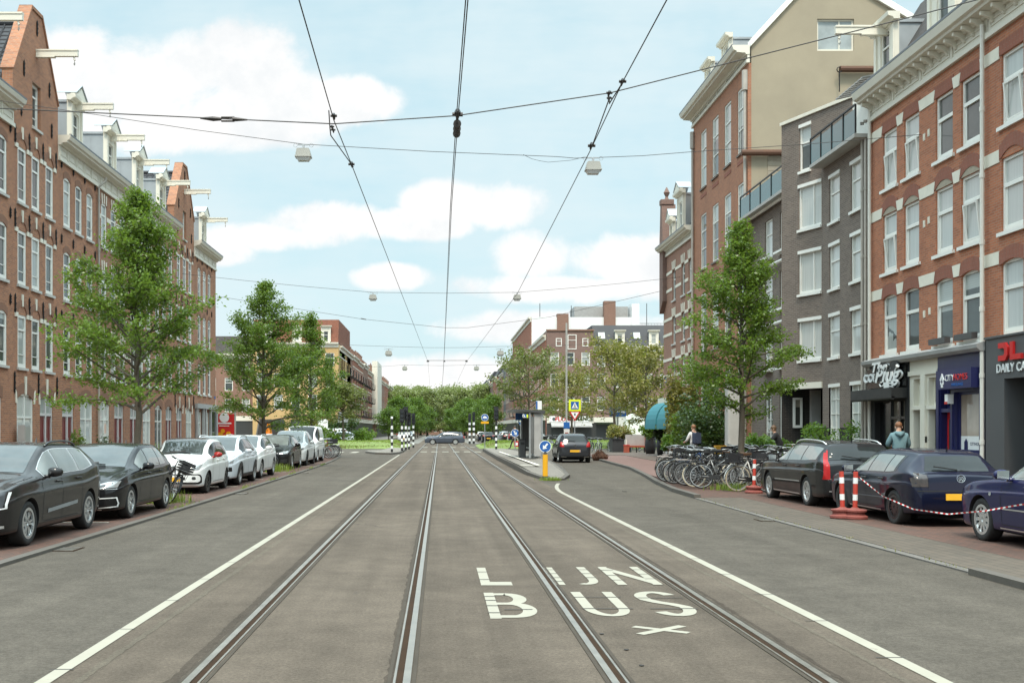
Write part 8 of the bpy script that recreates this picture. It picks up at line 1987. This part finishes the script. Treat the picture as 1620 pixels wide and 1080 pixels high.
# black and white striped posts with signal heads
def striped(label, loc, h=1.9, r=.075, head=None, group='striped black and white signal posts'):
    t = thing('signal_post', label, 'traffic post', loc, 0, group); n = 8
    for k in range(n): s = MB(); s.tube([(0,0,h*k/n),(0,0,h*(k+1)/n)], r, 10); s.build('white_band' if k % 2 else 'black_band', M['signwhite' if k % 2 else 'black'], t)
    if head:
        s = MB(); s.tube([(0,0,h),(0,0,head)], r*.7, 8); s.build('mast', M['black'], t)
        s = MB(); s.box(-.17,.17,-.14,.12,head-.1,head+.95); hd = s.build('signal_head', M['black'], t)
        for k in range(3): s = MB(); s.disc(.1, -.16, -.14, 12, 'y', (0,0,head+.12+k*.3)); s.ring(.1,.115,-.28,-.14,12,'y',(0,0,head+.12+k*.3)); s.build('signal_lens', M['lampdark'], hd)
    return t
striped('striped post alone at the near tip of the left refuge', px_at(620,77.8,.11), 1.85, .085); 
s = MB(); s.tube([(0,0,1.85),(0,0,2.35)], .05, 8); s.tube([(0,0,2.35),(0,0,2.5)], [.09,.07], 8, 1); s.build('lamp', [M['black'], M['signwhite']], [o for o in COL.objects if o.name.startswith('signal_post')][-1])
striped('striped signal post with tall black head, left one of three on the refuge', px_at(636,83,.11), 1.85, .085, 2.2)
striped('striped signal post with black head, middle one of three on the refuge', px_at(642,85.5,.11), 1.85, .085, 2.4)
striped('striped signal post with black head, right one of three on the refuge', px_at(647,89,.11), 1.85, .085, 2.0)
striped('far striped signal post beyond the left refuge near the track', px_at(654,104,.0), 2.1, .09, 2.3)
striped('striped signal post standing on the tram platform', px_at(785,84,.2), 1.75, .085, 2.3)
striped('far striped signal post behind the blue grey estate, left of the pair', px_at(743,134,.0), 2.6, .14, 2.7)
striped('far striped signal post behind the blue grey estate, right of the pair', px_at(749.5,134.6,.0), 2.6, .14, 2.9)
# tram shelter
t = thing('tram_shelter', 'grey tram shelter with flat roof and glass walls on the platform', 'shelter', (0,0,.216))
s = MB(); s.prism([(3.85,2.44),(5.45,2.30),(5.45,2.46),(3.85,2.52)], 'xz', 57.0, 63.2); s.build('roof', M['steeldark'], t)
for (x, y) in ((4.68,57.15),(5.3,57.15),(5.3,60.1),(5.3,63.0),(4.68,63.0)): s = MB(); s.box(x-.045,x+.045,y-.045,y+.045,0,2.33); s.build('post', M['steel'], t)
s = MB(); s.box(4.9,5.25,57.12,57.18,.1,2.28); s.build('end_panel', M['greystone'], t)
for (y0, y1) in ((57.25,60.0),(60.2,62.9)): s = MB(); s.box(5.28,5.31,y0,y1,.25,2.15); s.build('glass_wall', M['shelterglass'], t)
s = MB(); s.box(4.72,4.88,57.13,57.16,.25,2.15); s.build('glass_wall', M['shelterglass'], t)
s = MB(); s.box(4.72,5.25,62.99,63.02,.25,2.15); s.build('glass_wall', M['shelterglass'], t)
s = MB(); s.box(4.85,5.2,58.2,61.8,.45,.5); s.box(5.0,5.05,58.6,58.7,0,.45); s.box(5.0,5.05,61.3,61.4,0,.45); s.build('bench', M['steel'], t)
s = MB(); s.box(4.98,5.28,57.0,57.08,2.5,2.95); sg = s.build('stop_display', M['signwhite'], t); s = MB(); s.box(4.98,5.06,56.985,57.0,2.52,2.93); s.build('display_band', M['signblue'], sg)
t = thing('litter_bin', 'dark grey litter bin beside the tram shelter', 'bin', (4.42,58.8,.216)); s = MB(); s.prism(rounded(-.17,.17,-.17,.17,.05), 'xy', 0, .92); s.build('bin_body', M['steeldark'], t); s = MB(); s.prism(rounded(-.19,.19,-.19,.19,.05), 'xy', .92, .98); s.build('bin_lid', M['black'], t); s = MB(); s.box(-.1,.1,-.176,-.17,.66,.8); s.build('slot', M['black'], t)
t = thing('information_pole', 'slim black pole beside the bin at the tram stop', 'pole', (4.5,62.5,.216)); s = MB(); s.tube([(0,0,0),(0,0,2.6)], .035, 8); s.build('post', M['black'], t); s = MB(); s.box(-.2,.2,-.03,.03,2.0,2.5); s.build('timetable', M['signblue'], t)
# red and white posts and tape
def guard_post(label, loc, lean=0.0):
    t = thing('guard_post', label, 'bollard', loc, 0, 'red and white guard posts'); t.rotation_euler = (lean, lean*.6, 0); s = MB(); s.tube([(0,0,.12),(0,0,.86)], .043, 12); s.build('post', M['concred'], t)
    for z in (.33,.64): s = MB(); s.tube([(0,0,z),(0,0,z+.11)], .0455, 12); s.build('reflective_band', M['signwhite'], t)
    s = MB(); s.lathe([(.0001,.0),(.23,.0),(.23,.04),(.18,.07),(.18,.12),(.21,.13),(.21,.16),(.08,.18),(.06,.2),(.0001,.2)], 20); s.build('rubber_base', M['basered'], t)
    return t
guard_post('single red and white post in front of the white tyred bicycle', (8.2,28.85,.03), .03)
guard_post('red and white post on the left of the pair before the navy hatchback', (7.52,20.62,.03), -.03)
guard_post('red and white post on the right of the pair, holding the tape', (7.70,20.5,.03), .02)
tp_ = [(7.75,20.45,.80),(7.78,19.4,.50),(7.8,18.2,.36),(7.82,17.0,.37),(7.84,15.9,.50),(7.85,14.9,.66),(7.86,13.6,.80),(7.86,12.6,.88)]
s = MB(); pts = []
for k in range(len(tp_)-1):
    for j in range(14): pts.append(Vector(tp_[k]).lerp(Vector(tp_[k+1]), j/14))
for k in range(len(pts)-1):
    a, b = pts[k], pts[k+1]; tw = math.sin(k*.35)*.4; w_ = Vector((math.sin(tw)*.009, 0, math.cos(tw)*.011)); s.face([a-w_, b-w_, b+w_, a+w_], k % 2)
tag(s.build('barrier_tape', [M['signred'], M['signwhite']]), 'red and white barrier tape sagging past the navy and blue cars', 'tape')
t = guard_post('red and white post just outside the picture holding the tape end', (7.86,12.55,.05))
# planters, bench, pots on the corner terrace
def planter(label, loc, w_, h, key, m='pot', round_=False, lm='leafolive', pr=.9, ph=1.1, sz=.16):
    t = thing('planter', label, 'planter', loc, 0, 'planters on the right corner terrace'); s = MB()
    if round_: s.lathe([(.0001,0),(w_*.38,0),(w_*.5,h*.5),(w_*.42,h),(w_*.36,h),(w_*.34,h*.9),(.0001,h*.9)], 20)
    else: s.prism([(-w_/2,-w_/2),(w_/2,-w_/2),(w_/2,w_/2),(-w_/2,w_/2)], 'xy', 0, h); s.box(-w_/2-.03,w_/2+.03,-w_/2-.03,w_/2+.03,h-.08,h+.002)
    s.build('pot', M[m], t, smooth=round_)
    st, fo = shrub_meshes(('pl', key), seed=30+key, rx=pr, ry=pr, h=ph, n=1500, size=sz, lm=lm); link('stem', st, t, (0,0,h*.85)); link('foliage', fo, t, (0,0,h*.85)); return t
planter('square black planter with an olive bush beside the red bench', px_at(981,79,.09), 1.3, .95, 1, lm='leafyel')
planter('tall round dark pot, left of the two beside the red bench', px_at(1029,73,.09), .75, 1.15, 2, round_=True, lm='leaf2', pr=.6, ph=.9)
planter('tall round dark pot, right of the two near the bicycles', px_at(1046,68,.09), .6, 1.1, 3, round_=True, lm='leafdark', pr=.4, ph=.7)
planter('small white square pot with green plant near the dark shrubs', px_at(1059,58,.09), .5, .45, 4, m='concrete', lm='leafbush', pr=.45, ph=.9)
planter('wooden planter box with leafy plants under the teal awning', px_at(1070,63,.09), .9, .5, 5, m='wood', lm='leafolive', pr=.8, ph=1.6)
t = thing('street_bench', 'red wooden bench with high sides between the planters', 'bench', px_at(1006,78,.09), 0)
s = MB(); s.box(-.7,.75,-.35,.3,.36,.48); s.build('seat', M['potwood'], t); s = MB(); s.box(-.7,.75,.22,.3,.48,1.25); s.build('backrest', M['greystone'], t); s = MB(); s.box(.66,.76,-.36,.31,.0,1.28); s.build('side_panel', M['potwood'], t); s = MB(); s.box(-.78,-.70,-.36,.31,.0,.9); s.build('side_panel', M['cream'], t)
for xx in (-.6,.0,.55): s = MB(); s.box(xx-.04,xx+.04,-.3,-.22,0,.36); s.build('leg', M['black'], t)
t = thing('pink_box', 'small pink red box standing beside the red bench', 'box', px_at(991,77,.09)); s = MB(); s.box(-.18,.18,-.15,.15,0,.5); s.build('box_body', M['potwood'], t); s = MB(); s.box(-.2,.2,-.17,.17,.5,.55); s.build('lid', M['signred'], t)
st_, fo_ = shrub_meshes('heap', seed=44, rx=.42, ry=.4, h=.75, n=1500, size=.10, lm='drybrown') if False else (None, None)
r2 = random.Random(9); s = MB()
for k in range(420):
    a = r2.uniform(0,6.28); q = .36*math.sqrt(r2.random()); x, y = q*math.cos(a), q*math.sin(a); h = (.62-.9*q)*r2.uniform(.7,1.1)
    s.tube([(x,y,0),(x*1.25,y*1.25,h*.6),(x*1.1+r2.gauss(0,.04),y*1.1+r2.gauss(0,.04),max(.08,h))], .012, 3, cap=False)
tag(s.build('brushwood_heap', M['rust'], None, px_at(949,60.5,.0)), 'low brown heap of dry twigs at the kerb beside the driving car', 'heap')
s = MB(); s.prism(rounded(-.28,.28,-.28,.28,.1), 'xy', 0, 3.3); tag(s.build('pillar', M['concrete'], None, px_at(1160,43.2,.09)), 'pale grey concrete pillar behind the right tree trunk', 'pillar')
t = post_thing('direction_sign', 'blue street direction sign on a column before the corner block', 'road sign', px_at(977,100,0), 3.2, .09, 'lampgrey'); s = MB(); s.box(-.75,.75,-.14,-.1,2.9,3.75); s.build('blue_board', M['signblue'], t)
s = MB(); s.box(-.45,.45,-.146,-.14,3.25,3.36); s.box(.5,.62,-.146,-.14,3.2,3.4); s.build('board_lettering', M['signwhite'], t)
t = thing('advertising_column', 'round advertising column with colourful posters beside the blue sign', 'advert column', px_at(981,106,0)); s = MB(); s.tube([(0,0,0),(0,0,3.0)], .55, 18); s.build('column', M['cloth_white'], t); s = MB(); s.tube([(0,0,3.0),(0,0,3.15),(0,0,3.3)], [.62,.62,.2], 18); s.build('cap', M['steeldark'], t)
s = MB()
for k in range(5): s.box(-.4+k*.17,-.26+k*.17,-.6,-.5,.6+.3*(k%2),1.7+.3*(k%2))
s.build('poster', M['potwood'], t)
s = MB(); s.box(-1.2,1.2,-.6,.6,0,2.7); s.prism([(-1.3,2.7),(1.3,2.7),(0,3.3)], 'xz', -.7, .7); tag(s.build('market_tent', M['signwhite'], None, px_at(1000,112,0)), 'white canvas stall tent between the trees before the corner block', 'tent')
# left corner: red food poster, tilted board, orange cones
t = thing('poster_board', 'tall red advertising board with food picture beside the corner shop', 'poster', px_at(355,78,.09)); s = MB(); s.box(-.75,.75,-.05,.05,.4,2.7); s.build('board', M['signred'], t); s = MB()
for (x, z, r_) in ((-.3,1.2,.22),(.05,1.0,.25),(.3,1.3,.18),(-.1,1.5,.15)): s.disc(r_, -.07, -.05, 12, 'y', (x,0,z))
s.build('food_picture', M['bollard'], t); s = MB(); s.disc(.34, -.075, -.05, 16, 'y', (0,0,2.45)); s.box(-.5,.5,-.065,-.05,2.0,2.1); s.box(-.35,.35,-.065,-.05,1.84,1.9); s.build('white_print', M['signwhite'], t)
for xx in (-.6,.6): s = MB(); s.tube([(xx,.06,0),(xx,.06,.45)], .04, 6); s.build('leg', M['steel'], t)
t = thing('orange_ball', 'large orange ball shaped bin at the foot of the red board', 'bin', px_at(366,77,.09)); s = MB(); s.lathe([(.0001,0),(.3,.05),(.5,.35),(.52,.6),(.4,.95),(.15,1.1),(.0001,1.12)], 16); s.build('ball', M['orange'], t, smooth=True); s = MB(); s.lathe([(.1,1.1),(.12,1.1),(.12,1.22),(.0001,1.22)], 10); s.build('knob', M['leaf2'], t)
t = post_thing('poster_pole', 'slim grey pole beside the red advertising board', 'pole', px_at(372,76,.09), 3.2, .06, 'lampgrey')
t = thing('tilted_board', 'dark grey sign board leaning behind the white cars', 'board', px_at(417,68,.09)); t.rotation_euler = (0, .18, 0); s = MB(); s.box(-.6,.6,-.03,.03,.7,2.2); s.build('board', M['steeldark'], t); s = MB(); s.tube([(-.65,0,0),(-.65,0,2.9)], .05, 6); s.build('pole', M['steel'], t)
def cone(label, loc, sc=1):
    t = thing('traffic_cone', label, 'cone', loc, 0, 'orange cones behind the parked cars'); t.scale = (sc,)*3; s = MB(); s.lathe([(.19,.03),(.035,.75),(.0001,.75)], 16); s.build('cone', M['orange'], t); s = MB(); s.box(-.24,.24,-.24,.24,0,.035); s.build('base', M['black'], t); s = MB(); s.lathe([(.125,.34),(.085,.52)], 16); s.build('band', M['signwhite'], t)
cone('orange traffic cone behind the black car on the left, taller one', px_at(425,66,.09), 2.6); cone('orange traffic cone behind the black car on the left, shorter one', px_at(436,69,.09), 1.6)
t = thing('sand_bag', 'pale sack lying at the foot of the left grass verge', 'sack', (-9.3,98.6,0)); s = MB(); s.prism([(-.5,0),(.5,0),(.3,.3),(-.1,.42),(-.4,.2)], 'xz', -.3, .3); s.build('sack', M['concrete'], t); s = MB(); s.tube([(.3,0,.3),(.4,0,.42)], [.06,.1], 6); s.build('tied_end', M['concrete'], t)
t = post_thing('notice_board', 'white notice board on posts behind the left grass verge', 'board', (-13.2,124,0), 2.9, .06, 'steel'); s = MB(); s.box(-.7,.7,-.08,-.04,1.5,2.9); s.build('board', M['signwhite'], t)
t = post_thing('traffic_sign_back', 'grey back of a large road sign before the red far houses', 'road sign', (-11.5,132,0), 3.4, .06, 'steel'); s = MB(); s.box(-.6,.6,-.08,-.04,2.6,3.8); s.build('board', M['steel'], t)
# copies of cars far away
CARS = {o['label'].split()[0]+o['label'].split()[1]: o for o in COL.objects if o.get('category') in ('car','van')}
srcs = [o for o in COL.objects if o.get('category') in ('car','van') and o.parent is None]
def src(word): return next(o for o in srcs if word in o['label'])
FC = 'cars far down the street'
far = [('silver white', (-10.6,128,-.005), .3, 'white van like car beyond the left verge under the far houses'), ('white panel van', (-12.0,134,-.005), .2, 'white van waiting beyond the shrubs on the left verge'),
       ('small white', (-5.4,165,0), -U, 'small white car driving towards the crossing far on the left'), ('graphite', (-5.6,180,0), -U, 'dark car second in the far left lane'), ('silver white', (-5.5,196,0), -U, 'pale car third in the far left lane'),
       ('black hatchback with slim', (6.6,150,0), U, 'black car first in the far right lane'), ('dark navy', (6.6,166,0), U, 'dark blue car second in the far right lane'), ('small white', (7.0,184,0), U, 'small white car third in the far right lane'),
       ('black estate', (9.6,143,0), U, 'black estate parked at the start of the far right lane'), ('graphite', (11.8,133,-.005), 0.2, 'grey crossover waiting beyond the right verge'), ('black hatchback with silver', (9.8,157,0), U, 'black hatchback parked second along the far right lane'), ('silver white', (9.9,171,0), U, 'pale crossover parked third along the far right lane')]
for w_, l_, rz, lb in far: dup(src(w_), l_, rz, lb, FC)
for k in range(10):
    bicycle('distant bicycle at the far right kerb, %s from the near end' % ordn[k], (6.2+k*.75, 124+.4*(k % 3), 0), U+rnd.uniform(-.4,.4), ['f_black','f_grey','f_white'][k % 3], 'b', .06, 'bicycles beyond the right verge')
